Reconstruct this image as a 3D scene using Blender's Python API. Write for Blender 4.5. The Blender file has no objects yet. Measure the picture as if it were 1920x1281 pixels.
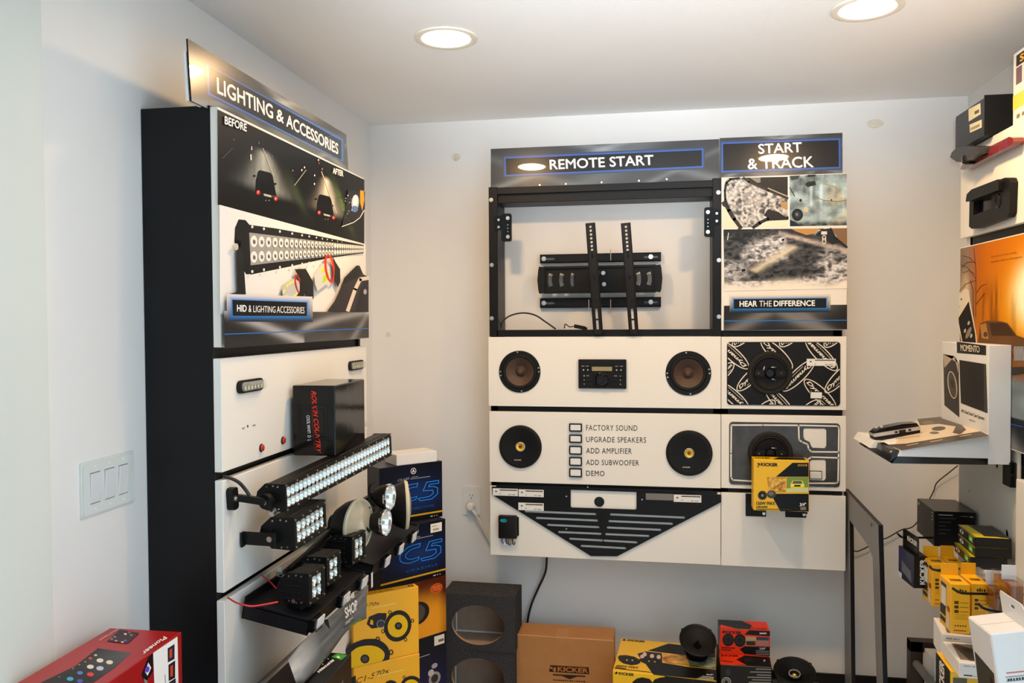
import bpy, bmesh, math, random
import numpy as np
from mathutils import Vector, Matrix, Euler
from mathutils.geometry import tessellate_polygon

# ------------------------------------------------------------------ camera
ZC = 1.5                      # camera height above the floor
FPX = 1514.0                  # focal length in pixels of the 1920x1281 frame
YAW, PITCH, ROLL = (math.radians(a) for a in (9.919, -1.4314, 0.3366))
scene = bpy.context.scene
COL = scene.collection
_F = Vector((-math.sin(YAW) * math.cos(PITCH), math.cos(YAW) * math.cos(PITCH), math.sin(PITCH)))
_R = Vector((math.cos(YAW), math.sin(YAW), 0))
_D = _F.cross(_R)
CR = _R * math.cos(ROLL) + _D * math.sin(ROLL)
CD = -_R * math.sin(ROLL) + _D * math.cos(ROLL)
CAM = Vector((0, 0, ZC))
cam_data = bpy.data.cameras.new('camera')
cam_data.sensor_width = 36.0
cam_data.lens = FPX / 1920 * 36.0
cam_data.clip_start = 0.02
cam = bpy.data.objects.new('camera', cam_data)
COL.objects.link(cam)
mw = Matrix((CR, -CD, -_F)).transposed().to_4x4()
mw.translation = CAM
cam.matrix_world = mw
scene.camera = cam

# ------------------------------------------------------------------ light and exposure
world = bpy.data.worlds.new('daylight')
scene.world = world
world.use_nodes = True
bg = world.node_tree.nodes['Background']
bg.inputs['Color'].default_value = (0.67, 0.86, 1.0, 1)
bg.inputs['Strength'].default_value = 2.0
LAMP_POWER = 45.0             # emission strength of every downlight lens
LAMP_COLOR = (1.0, 0.72, 0.42, 1)
SPOT_POWER = 9.0              # beam of each downlight
SPOT_COLOR = (1.0, 0.61, 0.27)
FLASH_POWER = 450.0           # the photographer's flash, turned up to the ceiling above the camera
fl_d = bpy.data.lights.new('bounce_flash', 'SPOT'); fl_d.energy = FLASH_POWER; fl_d.color = (0.94, 0.97, 1.0)
fl_d.spot_size = math.radians(56); fl_d.spot_blend = 1.0; fl_d.shadow_soft_size = 0.05
fl_o = bpy.data.objects.new('bounce_flash', fl_d); COL.objects.link(fl_o)
fl_o.location = (0.0, -0.1, 1.58); fl_o.rotation_euler = (math.radians(90 + 28), 0, math.radians(-2))
vs = scene.view_settings
vs.view_transform = 'Standard'
vs.look = 'None'
vs.gamma = 1.0
vs.use_curve_mapping = False
vs.exposure = -0.08

# ------------------------------------------------------------------ measuring helpers (z is relative to the camera height)
def ray(x, y):
    return _F + CR * ((x - 960) / FPX) + CD * ((y - 640.5) / FPX)
def PX(x, y, X):
    r = ray(x, y); return r * (X / r.x)
def PY(x, y, Y):
    r = ray(x, y); return r * (Y / r.y)
def PZ(x, y, Z):
    r = ray(x, y); return r * (Z / r.z)

def C(h):
    h = h.lstrip('#')
    o = []
    for i in (0, 2, 4):
        c = int(h[i:i + 2], 16) / 255
        o.append(c / 12.92 if c <= 0.04045 else ((c + 0.055) / 1.055) ** 2.4)
    return tuple(o)

# ------------------------------------------------------------------ materials
MATS = {}
def mat(name, col, rough=0.5, metal=0.0, spec=0.5, bump=0.0, bscale=200.0, var=0.0, vscale=8.0, coat=0.0, aniso=None):
    if name in MATS: return MATS[name]
    m = bpy.data.materials.new(name); m.use_nodes = True
    nt = m.node_tree; b = nt.nodes['Principled BSDF']
    if isinstance(col, str): col = C(col)
    b.inputs['Roughness'].default_value = rough
    b.inputs['Metallic'].default_value = metal
    b.inputs['Specular IOR Level'].default_value = spec
    b.inputs['Coat Weight'].default_value = coat
    tc = nt.nodes.new('ShaderNodeTexCoord')
    n = nt.nodes.new('ShaderNodeTexNoise'); n.inputs['Scale'].default_value = vscale; n.inputs['Detail'].default_value = 4
    nt.links.new(tc.outputs['Object'], n.inputs['Vector'])
    r = nt.nodes.new('ShaderNodeValToRGB')
    v = max(var, 0.02)
    r.color_ramp.elements[0].position = 0.3; r.color_ramp.elements[1].position = 0.7
    r.color_ramp.elements[0].color = tuple(c * (1 - v) for c in col) + (1,)
    r.color_ramp.elements[1].color = tuple(min(1, c * (1 + v)) for c in col) + (1,)
    nt.links.new(n.outputs['Fac'], r.inputs['Fac'])
    nt.links.new(r.outputs['Color'], b.inputs['Base Color'])
    if bump > 0:
        n2 = nt.nodes.new('ShaderNodeTexNoise'); n2.inputs['Scale'].default_value = bscale; n2.inputs['Detail'].default_value = 3
        nt.links.new(tc.outputs['Object'], n2.inputs['Vector'])
        bp = nt.nodes.new('ShaderNodeBump'); bp.inputs['Strength'].default_value = bump; bp.inputs['Distance'].default_value = 0.002
        nt.links.new(n2.outputs['Fac'], bp.inputs['Height'])
        nt.links.new(bp.outputs['Normal'], b.inputs['Normal'])
    MATS[name] = m
    return m
def print_mat(name, rough, coat=0.0, crough=0.05, spec=0.5):
    m = bpy.data.materials.new(name); m.use_nodes = True
    nt = m.node_tree; b = nt.nodes['Principled BSDF']
    a = nt.nodes.new('ShaderNodeAttribute'); a.attribute_name = 'ink'
    nt.links.new(a.outputs['Color'], b.inputs['Base Color'])
    b.inputs['Roughness'].default_value = rough
    b.inputs['Specular IOR Level'].default_value = spec
    b.inputs['Coat Weight'].default_value = coat
    b.inputs['Coat Roughness'].default_value = crough
    MATS[name] = m
    return m
def emit_mat(name, col, strength):
    m = bpy.data.materials.new(name); m.use_nodes = True
    nt = m.node_tree; nt.nodes.remove(nt.nodes['Principled BSDF'])
    e = nt.nodes.new('ShaderNodeEmission'); e.inputs['Color'].default_value = col; e.inputs['Strength'].default_value = strength
    nt.links.new(e.outputs[0], nt.nodes['Material Output'].inputs[0])
    MATS[name] = m
    return m
def glass_mat(name, tint=(1, 1, 1), refl=0.12, rough=0.02):
    m = bpy.data.materials.new(name); m.use_nodes = True
    nt = m.node_tree; nt.nodes.remove(nt.nodes['Principled BSDF'])
    t = nt.nodes.new('ShaderNodeBsdfTransparent'); t.inputs[0].default_value = tint + (1,)
    g = nt.nodes.new('ShaderNodeBsdfGlossy'); g.inputs['Roughness'].default_value = rough
    lw = nt.nodes.new('ShaderNodeLayerWeight'); lw.inputs[0].default_value = 0.5
    pw = nt.nodes.new('ShaderNodeMath'); pw.operation = 'POWER'; pw.inputs[1].default_value = 5.0
    nt.links.new(lw.outputs['Facing'], pw.inputs[0])
    ad = nt.nodes.new('ShaderNodeMath'); ad.operation = 'MULTIPLY_ADD'; ad.inputs[1].default_value = 0.7; ad.inputs[2].default_value = refl
    nt.links.new(pw.outputs[0], ad.inputs[0])
    mx = nt.nodes.new('ShaderNodeMixShader')
    nt.links.new(ad.outputs[0], mx.inputs[0]); nt.links.new(t.outputs[0], mx.inputs[1]); nt.links.new(g.outputs[0], mx.inputs[2])
    nt.links.new(mx.outputs[0], nt.nodes['Material Output'].inputs[0])
    MATS[name] = m
    return m

mat('wall_paint', (0.82, 0.805, 0.785), 0.6, bump=0.10, bscale=160, var=0.025, vscale=2.5)
mat('wall_paint_green', (0.66, 0.70, 0.665), 0.6, bump=0.10, bscale=160, var=0.025, vscale=2.5)
mat('ceiling_paint', (0.90, 0.89, 0.875), 0.75, bump=0.2, bscale=120, var=0.02, vscale=1.5)
mat('floor_tile', (0.70, 0.68, 0.65), 0.35, var=0.12, vscale=3)
mat('base_vinyl', (0.0066, 0.0066, 0.0072), 0.4, spec=0.22)
mat('white_laminate', (0.83, 0.81, 0.76), 0.32, spec=0.4, var=0.01, vscale=3)
mat('panel_edge', (0.80, 0.82, 0.74), 0.4)
mat('black_laminate', (0.0055, 0.0060, 0.0072), 0.38, spec=0.22, var=0.15, vscale=5)
mat('black_steel', (0.0060, 0.0060, 0.0077), 0.42, spec=0.22, bump=0.15, bscale=500)
mat('bracket_steel', (0.0099, 0.0077, 0.0060), 0.38, spec=0.22)
mat('zinc', (0.62, 0.61, 0.58), 0.3, metal=1.0)
mat('chrome', (0.90, 0.91, 0.93), 0.16, metal=1.0)
mat('black_plastic', (0.0066, 0.0066, 0.0066), 0.45, spec=0.22, bump=0.08, bscale=600)
mat('gloss_black', (0.005, 0.005, 0.006), 0.12, spec=0.35)
mat('rubber', (0.0099, 0.0099, 0.0105), 0.6, spec=0.22)
mat('cone_brown', (0.075, 0.042, 0.028), 0.6, var=0.1, vscale=30)
mat('cone_dark', (0.0154, 0.0132, 0.0116), 0.6, spec=0.22)
mat('cone_black', (0.0050, 0.0050, 0.0055), 0.5, spec=0.22)
mat('brass_yellow', (0.75, 0.52, 0.02), 0.25, metal=0.4)
mat('cast_black', (0.0055, 0.0055, 0.0055), 0.42, spec=0.22, bump=0.3, bscale=700)
mat('white_plastic', (0.80, 0.80, 0.79), 0.3)
mat('switch_plate', (0.70, 0.735, 0.71), 0.3)
mat('switch_rocker', (0.71, 0.73, 0.75), 0.3)
mat('white_card', (0.80, 0.79, 0.77), 0.5)
mat('trim_white', (0.80, 0.74, 0.62), 0.35)
mat('red_button', (0.55, 0.03, 0.015), 0.2, coat=0.5)
mat('carpet_grey', (0.046, 0.046, 0.050), 0.95, spec=0.1, bump=1.0, bscale=500, var=0.6, vscale=230)
mat('mdf', (0.40, 0.26, 0.15), 0.8, var=0.06, vscale=60)
mat('mdf_inner', (0.36, 0.26, 0.19), 0.8, var=0.06, vscale=40)
mat('glue_white', (0.78, 0.78, 0.76), 0.5)
mat('cardboard', (0.41, 0.185, 0.055), 0.65, var=0.05, vscale=30)
mat('red_wire', (0.62, 0.02, 0.03), 0.35)
mat('black_wire', (0.010, 0.010, 0.010), 0.5)
mat('grey_laminate', (0.19, 0.185, 0.18), 0.4, spec=0.3, var=0.04, vscale=10)
mat('grey_plate', (0.62, 0.61, 0.57), 0.5, var=0.03, vscale=4)
mat('brown_frame', (0.035, 0.022, 0.016), 0.45)
mat('silver_plastic', (0.55, 0.54, 0.53), 0.3, metal=0.5)
mat('dark_red_paint', (0.20, 0.012, 0.012), 0.15, coat=0.8)
mat('lcd', (0.30, 0.26, 0.12), 0.3)
mat('carton_black', (0.006, 0.006, 0.007), 0.3, spec=0.3)
mat('carton_white', (0.80, 0.79, 0.78), 0.4)
mat('carton_yellow', C('#f2b010'), 0.35)
mat('carton_kicker', C('#f0bd05'), 0.3)
mat('carton_navy', (0.010, 0.014, 0.035), 0.35)
mat('carton_amber', C('#8a3a0a'), 0.35)
mat('carton_red', C('#a01518'), 0.3)
mat('blister_amber', (0.25, 0.08, 0.02), 0.15, coat=0.5)
mat('lens_cream', (0.62, 0.58, 0.42), 0.25)
glass_mat('clear_lens', (0.93, 0.95, 0.95), 0.05)
glass_mat('yellow_lens', (0.95, 0.93, 0.78), 0.07)
def frosted(name, col, amount):
    m = glass_mat(name, (0.95, 0.93, 0.8), 0.06); nt = m.node_tree; out = nt.nodes['Material Output']; old = out.inputs[0].links[0].from_socket
    d = nt.nodes.new('ShaderNodeBsdfPrincipled'); d.inputs['Roughness'].default_value = 0.15
    w = nt.nodes.new('ShaderNodeTexWave'); w.inputs['Scale'].default_value = 30.0; w.inputs['Distortion'].default_value = 2.0
    r = nt.nodes.new('ShaderNodeValToRGB'); r.color_ramp.elements[0].color = tuple(c * 0.8 for c in col) + (1,); r.color_ramp.elements[1].color = col + (1,)
    nt.links.new(w.outputs['Fac'], r.inputs['Fac']); nt.links.new(r.outputs['Color'], d.inputs['Base Color'])
    mx = nt.nodes.new('ShaderNodeMixShader'); mx.inputs[0].default_value = amount
    nt.links.new(old, mx.inputs[1]); nt.links.new(d.outputs[0], mx.inputs[2]); nt.links.new(mx.outputs[0], out.inputs[0])
frosted('cream_lens', (0.72, 0.66, 0.50), 0.62)
glass_mat('clear_plastic', (0.92, 0.92, 0.92), 0.05, 0.05)
print_mat('print_dull', 0.55, spec=0.08)
print_mat('print_sign', 0.25, coat=0.6, crough=0.012, spec=0.3)
print_mat('print_poster', 0.35, coat=0.06, crough=0.06, spec=0.22)
print_mat('print_carton', 0.35, spec=0.25)
print_mat('print_matte', 0.6, spec=0.25)
emit_mat('lamp_lens', LAMP_COLOR, LAMP_POWER)

# ------------------------------------------------------------------ objects
def link(o, parent=None):
    COL.objects.link(o)
    if parent is not None: o.parent = parent
    return o
def tag(o, label, cat, group=None):
    o['label'] = label; o['category'] = cat
    if group: o['group'] = group
    return o
def thing(name, label, cat, loc, rz=0.0, group=None, rx=0.0, ry=0.0):
    o = bpy.data.objects.new(name, None)
    o.empty_display_size = 0.05
    o.location = (loc[0], loc[1], loc[2] + ZC)
    o.rotation_euler = (math.radians(rx), math.radians(ry), math.radians(rz))
    link(o)
    return tag(o, label, cat, group)
def xf(o):
    return Matrix.LocRotScale(o.location, o.rotation_euler, None)

class G:
    def __init__(self):
        self.v = []; self.f = []; self.m = []
    def add(self, vs, fs, m=0, M=None):
        b = len(self.v)
        self.v += [tuple(M @ Vector(p)) for p in vs] if M is not None else [tuple(p) for p in vs]
        self.f += [tuple(i + b for i in q) for q in fs]
        self.m += [m] * len(fs)
        return self
    def box(self, x0, x1, y0, y1, z0, z1, bev=0.0, m=0, M=None):
        bm = bmesh.new()
        bmesh.ops.create_cube(bm, size=1)
        bmesh.ops.transform(bm, matrix=Matrix.Translation(((x0 + x1) / 2, (y0 + y1) / 2, (z0 + z1) / 2)) @ Matrix.Diagonal((x1 - x0, y1 - y0, z1 - z0, 1)), verts=bm.verts)
        if bev > 0:
            bmesh.ops.bevel(bm, geom=list(bm.edges), offset=bev, segments=2 if bev > 0.003 else 1, profile=0.5, affect='EDGES')
        bm.verts.index_update()
        self.add([v.co[:] for v in bm.verts], [[v.index for v in f.verts] for f in bm.faces], m, M)
        bm.free(); return self
    def lathe(self, prof, n=32, m=0, M=None, sx=1.0, sz=1.0, cap0=False, cap1=False):
        """profile (radius, out): axis along -y (towards the viewer)."""
        vs = []; fs = []; k = len(prof)
        for i in range(n):
            a = 2 * math.pi * i / n
            for r, h in prof: vs.append((r * math.cos(a) * sx, -h, r * math.sin(a) * sz))
        for i in range(n):
            j = (i + 1) % n
            for q in range(k - 1):
                fs.append((i * k + q, j * k + q, j * k + q + 1, i * k + q + 1))
        if cap0: fs.append([i * k for i in range(n)][::-1])
        if cap1: fs.append([i * k + k - 1 for i in range(n)])
        return self.add(vs, fs, m, M)
    def cyl(self, p0, p1, r0, r1=None, n=16, m=0, M=None):
        p0 = Vector(p0); p1 = Vector(p1); r1 = r0 if r1 is None else r1
        d = (p1 - p0); q = d.to_track_quat('Z', 'Y').to_matrix()
        vs = []; fs = []
        for i in range(n):
            a = 2 * math.pi * i / n; e = q @ Vector((math.cos(a), math.sin(a), 0))
            vs += [p0 + e * r0, p1 + e * r1]
        for i in range(n):
            j = (i + 1) % n; fs.append((2 * i, 2 * j, 2 * j + 1, 2 * i + 1))
        fs.append([2 * i for i in range(n)][::-1]); fs.append([2 * i + 1 for i in range(n)])
        return self.add(vs, fs, m, M)
    def tube(self, pts, r, n=8, m=0, M=None, res=6):
        P = [Vector(p) for p in pts]
        if len(P) > 2 and res > 1:
            Q = [P[0] * 2 - P[1]] + P + [P[-1] * 2 - P[-2]]; S = []
            for i in range(1, len(Q) - 2):
                a, b, c, d = Q[i - 1:i + 3]
                for s in range(res):
                    t = s / res
                    S.append(0.5 * ((2 * b) + (c - a) * t + (2 * a - 5 * b + 4 * c - d) * t * t + (3 * b - a - 3 * c + d) * t ** 3))
            S.append(P[-1]); P = S
        vs = []; fs = []; up = None
        for i, p in enumerate(P):
            d = (P[min(i + 1, len(P) - 1)] - P[max(i - 1, 0)]).normalized()
            if up is None: up = d.orthogonal().normalized()
            up = (up - d * up.dot(d)).normalized(); s = d.cross(up)
            for k in range(n):
                a = 2 * math.pi * k / n; vs.append(p + up * (r * math.cos(a)) + s * (r * math.sin(a)))
        for i in range(len(P) - 1):
            for k in range(n):
                l = (k + 1) % n; fs.append((i * n + k, i * n + l, (i + 1) * n + l, (i + 1) * n + k))
        fs.append(list(range(n))[::-1]); e = (len(P) - 1) * n; fs.append([e + k for k in range(n)])
        return self.add(vs, fs, m, M)
    def plate(self, outer, y0, y1, holes=(), m=0, M=None):
        """polygon in (x, z), front at y0, back at y1, holes cut through."""
        loops = [[Vector((p[0], p[1], 0)) for p in l] for l in [outer] + list(holes)]
        tri = tessellate_polygon(loops)
        flat = [p for l in loops for p in l]; n = len(flat)
        vs = [(p.x, y0, p.y) for p in flat] + [(p.x, y1, p.y) for p in flat]
        fs = [tuple(t) for t in tri] + [tuple(i + n for i in t[::-1]) for t in tri]
        b = 0
        for l in loops:
            k = len(l)
            for i in range(k):
                j = (i + 1) % k; fs.append((b + i, b + j, b + j + n, b + i + n))
            b += k
        return self.add(vs, fs, m, M)
    def sphere(self, c, r, n=12, m=0, sc=(1, 1, 1), M=None):
        vs = []; fs = []; k = n // 2 + 1
        for i in range(k):
            t = math.pi * i / (k - 1)
            for j in range(n):
                a = 2 * math.pi * j / n
                vs.append((c[0] + r * sc[0] * math.sin(t) * math.cos(a), c[1] + r * sc[1] * math.sin(t) * math.sin(a), c[2] + r * sc[2] * math.cos(t)))
        for i in range(k - 1):
            for j in range(n):
                l = (j + 1) % n; fs.append((i * n + j, i * n + l, (i + 1) * n + l, (i + 1) * n + j))
        return self.add(vs, fs, m, M)
    def build(self, name, mats, parent=None, smooth=True, fix=True):
        me = bpy.data.meshes.new(name)
        me.from_pydata(self.v, [], self.f)
        if fix:
            bm = bmesh.new(); bm.from_mesh(me)
            bmesh.ops.recalc_face_normals(bm, faces=bm.faces)
            bm.to_mesh(me); bm.free()
        for x in ([mats] if isinstance(mats, str) else mats): me.materials.append(MATS[x])
        me.polygons.foreach_set('material_index', self.m)
        if smooth:
            me.polygons.foreach_set('use_smooth', [True] * len(me.polygons))
            me.set_sharp_from_angle(angle=math.radians(32))
        me.update()
        return link(bpy.data.objects.new(name, me), parent)

def struct(name, g, mats):
    o = g.build(name, mats, None, smooth=False); o['kind'] = 'structure'
    return o
def smooth(P, res=5, closed=False):
    n = len(P); S = []
    for i in range(n if closed else n - 1):
        a, b, c, d = ((P[(i + k) % n] if closed else P[min(max(i + k, 0), n - 1)]) for k in (-1, 0, 1, 2))
        for q in range(res):
            t = q / res
            S.append(tuple(0.5 * (2 * b[j] + (c[j] - a[j]) * t + (2 * a[j] - 5 * b[j] + 4 * c[j] - d[j]) * t * t + (3 * b[j] - a[j] - 3 * c[j] + d[j]) * t ** 3) for j in (0, 1)))
    if not closed: S.append(tuple(P[-1]))
    return S
def rrect(x0, x1, z0, z1, r, n=4):
    o = []
    for cx, cz, a0 in ((x1 - r, z1 - r, 0), (x0 + r, z1 - r, 90), (x0 + r, z0 + r, 180), (x1 - r, z0 + r, 270)):
        for i in range(n + 1):
            a = math.radians(a0 + 90 * i / n); o.append((cx + r * math.cos(a), cz + r * math.sin(a)))
    return o
def ellp(cx, cz, rx, rz, n=28, a0=0.0):
    return [(cx + rx * math.cos(2 * math.pi * i / n + a0), cz + rz * math.sin(2 * math.pi * i / n + a0)) for i in range(n)]

# ------------------------------------------------------------------ printed matter: flat ink on a real face
_GL = {}
def glyphs(s, bold=0.0, shear=0.0, res=3, spacing=1.0):
    k = (s, bold, shear, res, spacing)
    if k in _GL: return _GL[k]
    cu = bpy.data.curves.new('t', 'FONT'); cu.body = s; cu.shear = shear
    cu.resolution_u = res; cu.space_character = spacing; cu.space_line = 1.0
    o = bpy.data.objects.new('t', cu); COL.objects.link(o)
    dg = bpy.context.evaluated_depsgraph_get()
    ev = o.evaluated_get(dg); me = ev.to_mesh()
    V = [(v.co.x, v.co.y) for v in me.vertices]; T = [tuple(p.vertices) for p in me.polygons]
    ev.to_mesh_clear(); bpy.data.objects.remove(o); bpy.data.curves.remove(cu)
    if V:
        xs = [v[0] for v in V]; ys = [v[1] for v in V]
        x0, x1, y0, y1 = min(xs), max(xs), min(ys), max(ys)
        V = [((x - x0) / max(1e-6, x1 - x0), (y - y0) / max(1e-6, y1 - y0)) for x, y in V]
    bx = by = 0.0
    if V and bold > 0: bx, by = bold * 0.9 / max(1e-6, x1 - x0), bold * 0.9 / max(1e-6, y1 - y0)
    _GL[k] = (V, T, bx, by)
    return _GL[k]
FACES = {'front': (Vector((1, 0, 0)), Vector((0, 0, 1)), Vector((0, -1, 0))),
         'left': (Vector((0, -1, 0)), Vector((0, 0, 1)), Vector((-1, 0, 0))),
         'right': (Vector((0, 1, 0)), Vector((0, 0, 1)), Vector((1, 0, 0))),
         'top': (Vector((1, 0, 0)), Vector((0, 1, 0)), Vector((0, 0, 1)))}
class Ink:
    """2-D drawing on one face of a thing. pix: points are photo pixels laid onto the plane; else fractions of rect."""
    def __init__(self, root, face='front', off=0.0, rect=None, pix=False, clip=None):
        self.root = root; self.M = xf(root); self.U, self.V, self.N = FACES[face]
        self.off = off; self.rect = rect; self.pix = pix
        self.v = []; self.f = []; self.c = []; self.layer = 0; self.clip = clip
        Mi = self.M.inverted(); self.c0 = Mi @ CAM; self.Mr = Mi.to_3x3()
    def q(self, p):
        if self.pix:
            d = self.Mr @ ray(*p)
            t = (self.off - self.c0.dot(self.N)) / d.dot(self.N)
            w = self.c0 + d * t
            return (w.dot(self.U), w.dot(self.V))
        x0, x1, y0, y1 = self.rect
        return (x0 + p[0] * (x1 - x0), y0 + p[1] * (y1 - y0))
    def _put(self, pts2, cols):
        if self.clip is not None:
            x0, x1, y0, y1 = self.clip; P = list(zip(pts2, cols))
            for ax, lim, sg in ((0, x0, 1), (0, x1, -1), (1, y0, 1), (1, y1, -1)):
                O = []
                for i in range(len(P)):
                    (a, ca), (b, cb) = P[i - 1], P[i]
                    ia = (a[ax] - lim) * sg >= 0; ib = (b[ax] - lim) * sg >= 0
                    if ia != ib:
                        t = (lim - a[ax]) / (b[ax] - a[ax])
                        O.append(((a[0] + (b[0] - a[0]) * t, a[1] + (b[1] - a[1]) * t), cb))
                    if ib: O.append((b, cb))
                P = O
                if not P: return
            pts2 = [p for p, _ in P]; cols = [c for _, c in P]
        b = len(self.v); h = self.off + 0.00025 + 0.00005 * self.layer
        for p in pts2: self.v.append(tuple(self.U * p[0] + self.V * p[1] + self.N * h))
        self.f.append(tuple(range(b, b + len(pts2)))); self.c += list(cols)
    def poly(self, pts, col):
        cols = [C(c) if isinstance(c, str) else c for c in col] if isinstance(col, (list,)) else [C(col) if isinstance(col, str) else col] * len(pts)
        self._put([self.q(p) for p in pts], cols); self.layer += 1; return self
    def box(self, x0, y0, x1, y1, col):
        return self.poly([(x0, y0), (x1, y0), (x1, y1), (x0, y1)], col)
    def ell(self, c, rx, ry, col, n=28, rot=0.0):
        a = math.radians(rot); pts = []
        for i in range(n):
            t = 2 * math.pi * i / n; x, y = rx * math.cos(t), ry * math.sin(t)
            pts.append((c[0] + x * math.cos(a) - y * math.sin(a), c[1] + x * math.sin(a) + y * math.cos(a)))
        return self.poly(pts, col)
    def ring(self, c, rx, ry, w, col, n=32, rot=0.0, a0=0, a1=360):
        a = math.radians(rot); P = []
        k = n
        for i in range(k + 1):
            t = math.radians(a0 + (a1 - a0) * i / k)
            for s in (1, 0):
                x, y = (rx - w * (1 - s)) * math.cos(t), (ry - w * (1 - s)) * math.sin(t)
                P.append((c[0] + x * math.cos(a) - y * math.sin(a), c[1] + x * math.sin(a) + y * math.cos(a)))
        col = C(col) if isinstance(col, str) else col
        for i in range(k):
            self._put([self.q(P[2 * i]), self.q(P[2 * i + 1]), self.q(P[2 * i + 3]), self.q(P[2 * i + 2])], [col] * 4)
        self.layer += 1; return self
    def line(self, pts, w, col):
        col = C(col) if isinstance(col, str) else col
        for i in range(len(pts) - 1):
            (ax, ay), (bx, by) = pts[i], pts[i + 1]
            d = math.hypot(bx - ax, by - ay) or 1; nx, ny = -(by - ay) / d * w / 2, (bx - ax) / d * w / 2
            ex, ey = (bx - ax) / d * w * 0.25, (by - ay) / d * w * 0.25
            self._put([self.q(p) for p in ((ax + nx - ex, ay + ny - ey), (ax - nx - ex, ay - ny - ey), (bx - nx + ex, by - ny + ey), (bx + nx + ex, by + ny + ey))], [col] * 4)
        self.layer += 1; return self
    def text(self, s, bl, br, tl, col, bold=0.0, shear=0.0, res=3, spacing=1.0):
        V, T, bx, by = glyphs(s, bold, shear, res, spacing)
        a, b, c = (Vector(self.q(p)) for p in (bl, br, tl))
        col = C(col) if isinstance(col, str) else col
        # heavier strokes: the outline is laid down again a hair to each side
        for dx, dy in ((-bx, 0), (bx, 0), (0, by), (0, -by), (0, 0)) if bx else ((0, 0),):
            W = [a + (b - a) * ((x + dx) * (1 - 2 * bx) + bx) + (c - a) * ((y + dy) * (1 - 2 * by) + by) for x, y in V]
            for t in T: self._put([W[i] for i in t], [col] * len(t))
            self.layer += 0.25
        self.layer += 1; return self
    def bars(self, bl, br, tl, n, col):
        """a row of small blocks where the photograph's fine print cannot be read."""
        a, b, c = (Vector(p) for p in (bl, br, tl)); r = random.Random(n * 7 + int(a.x * 100))
        for i in range(n):
            u0 = i / n; u1 = u0 + (0.55 + 0.3 * r.random()) / n; h = 0.7 + 0.3 * r.random()
            self._put([self.q(tuple(p)) for p in (a.lerp(b, u0), a.lerp(b, u1), a.lerp(b, u1) + (c - a) * h, a.lerp(b, u0) + (c - a) * h)], [C(col)] * 4)
        self.layer += 1; return self
    def grid(self, bl, br, tr, tl, nx, ny, fn):
        a, b, c, d = (Vector(self.q(p)) for p in (bl, br, tr, tl))
        u, v = np.meshgrid(np.linspace(0, 1, nx + 1), np.linspace(0, 1, ny + 1))
        col = np.clip(np.array(fn(u, v)), 0, 1)          # 3 x ny+1 x nx+1, linear
        h = self.off + 0.00025 + 0.00005 * self.layer; base = len(self.v)
        for j in range(ny + 1):
            l = a.lerp(d, j / ny); r = b.lerp(c, j / ny)
            for i in range(nx + 1):
                p = l.lerp(r, i / nx); self.v.append(tuple(self.U * p.x + self.V * p.y + self.N * h))
        n = nx + 1
        for j in range(ny):
            for i in range(nx):
                q = (j * n + i, j * n + i + 1, (j + 1) * n + i + 1, (j + 1) * n + i)
                self.f.append(tuple(base + k for k in q))
        self.c += [tuple(x) for x in col.reshape(3, -1).T]
        self.layer += 1; return self
    def glow(self, quad, e, inner, top, bottom):
        """soft printed glow round a quad (bl, br, tr, tl) in the current coordinates."""
        q = [Vector(p) for p in quad]; c = (q[0] + q[1] + q[2] + q[3]) / 4
        o = [p + Vector((e * sx, e * sy)) for p, (sx, sy) in zip(q, ((-1, 1), (1, 1), (1, -1), (-1, -1)))]   # pixel y runs down
        ci = C(inner); co = [C(bottom), C(bottom), C(top), C(top)]
        prev = [(tuple(p), ci) for p in q]
        for k in range(1, 7):
            t = k / 6; w_ = (1 - t) ** 1.6
            cur = [(tuple(q[i].lerp(o[i], t)), tuple(ci[j] * w_ + co[i][j] * (1 - w_) for j in range(3))) for i in range(4)]
            for i in range(4):
                j = (i + 1) % 4
                self._put([self.q(p) for p in (prev[i][0], prev[j][0], cur[j][0], cur[i][0])], [prev[i][1], prev[j][1], cur[j][1], cur[i][1]])
            prev = cur
        self.layer += 1; return self
    def build(self, name='print', parent=None, m='print_carton'):
        me = bpy.data.meshes.new(name); me.from_pydata(self.v, [], self.f)
        at = me.attributes.new('ink', 'FLOAT_COLOR', 'POINT')
        inkc = np.array(self.c, dtype=np.float32); inkc = inkc * np.clip(0.55 + 0.75 * inkc.max(1, keepdims=True) ** 0.5, 0.55, 1.12)
        at.data.foreach_set('color', np.concatenate([np.clip(inkc, 0, 0.92), np.ones((len(self.c), 1), np.float32)], 1).ravel())
        me.materials.append(MATS[m]); me.update()
        return link(bpy.data.objects.new(name, me), parent if parent is not None else self.root)

_rng = np.random.RandomState(7)
_NT = _rng.rand(64, 64)
def vnoise(x, y):
    xi = np.floor(x).astype(int); yi = np.floor(y).astype(int); fx = x - xi; fy = y - yi
    fx = fx * fx * (3 - 2 * fx); fy = fy * fy * (3 - 2 * fy)
    g = lambda a, b: _NT[a % 64, b % 64]
    return (g(xi, yi) * (1 - fx) + g(xi + 1, yi) * fx) * (1 - fy) + (g(xi, yi + 1) * (1 - fx) + g(xi + 1, yi + 1) * fx) * fy
def fbm(x, y, o=4):
    s = 0; a = 0.5
    for i in range(o):
        s = s + a * vnoise(x * 2 ** i + 13 * i, y * 2 ** i + 7 * i); a *= 0.5
    return s / (1 - 0.5 ** o)
def sstep(a, b, x):
    t = np.clip((x - a) / (b - a), 0, 1); return t * t * (3 - 2 * t)
def mix3(a, b, t):
    return np.array([a[i] * (1 - t) + b[i] * t for i in range(3)])

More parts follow.
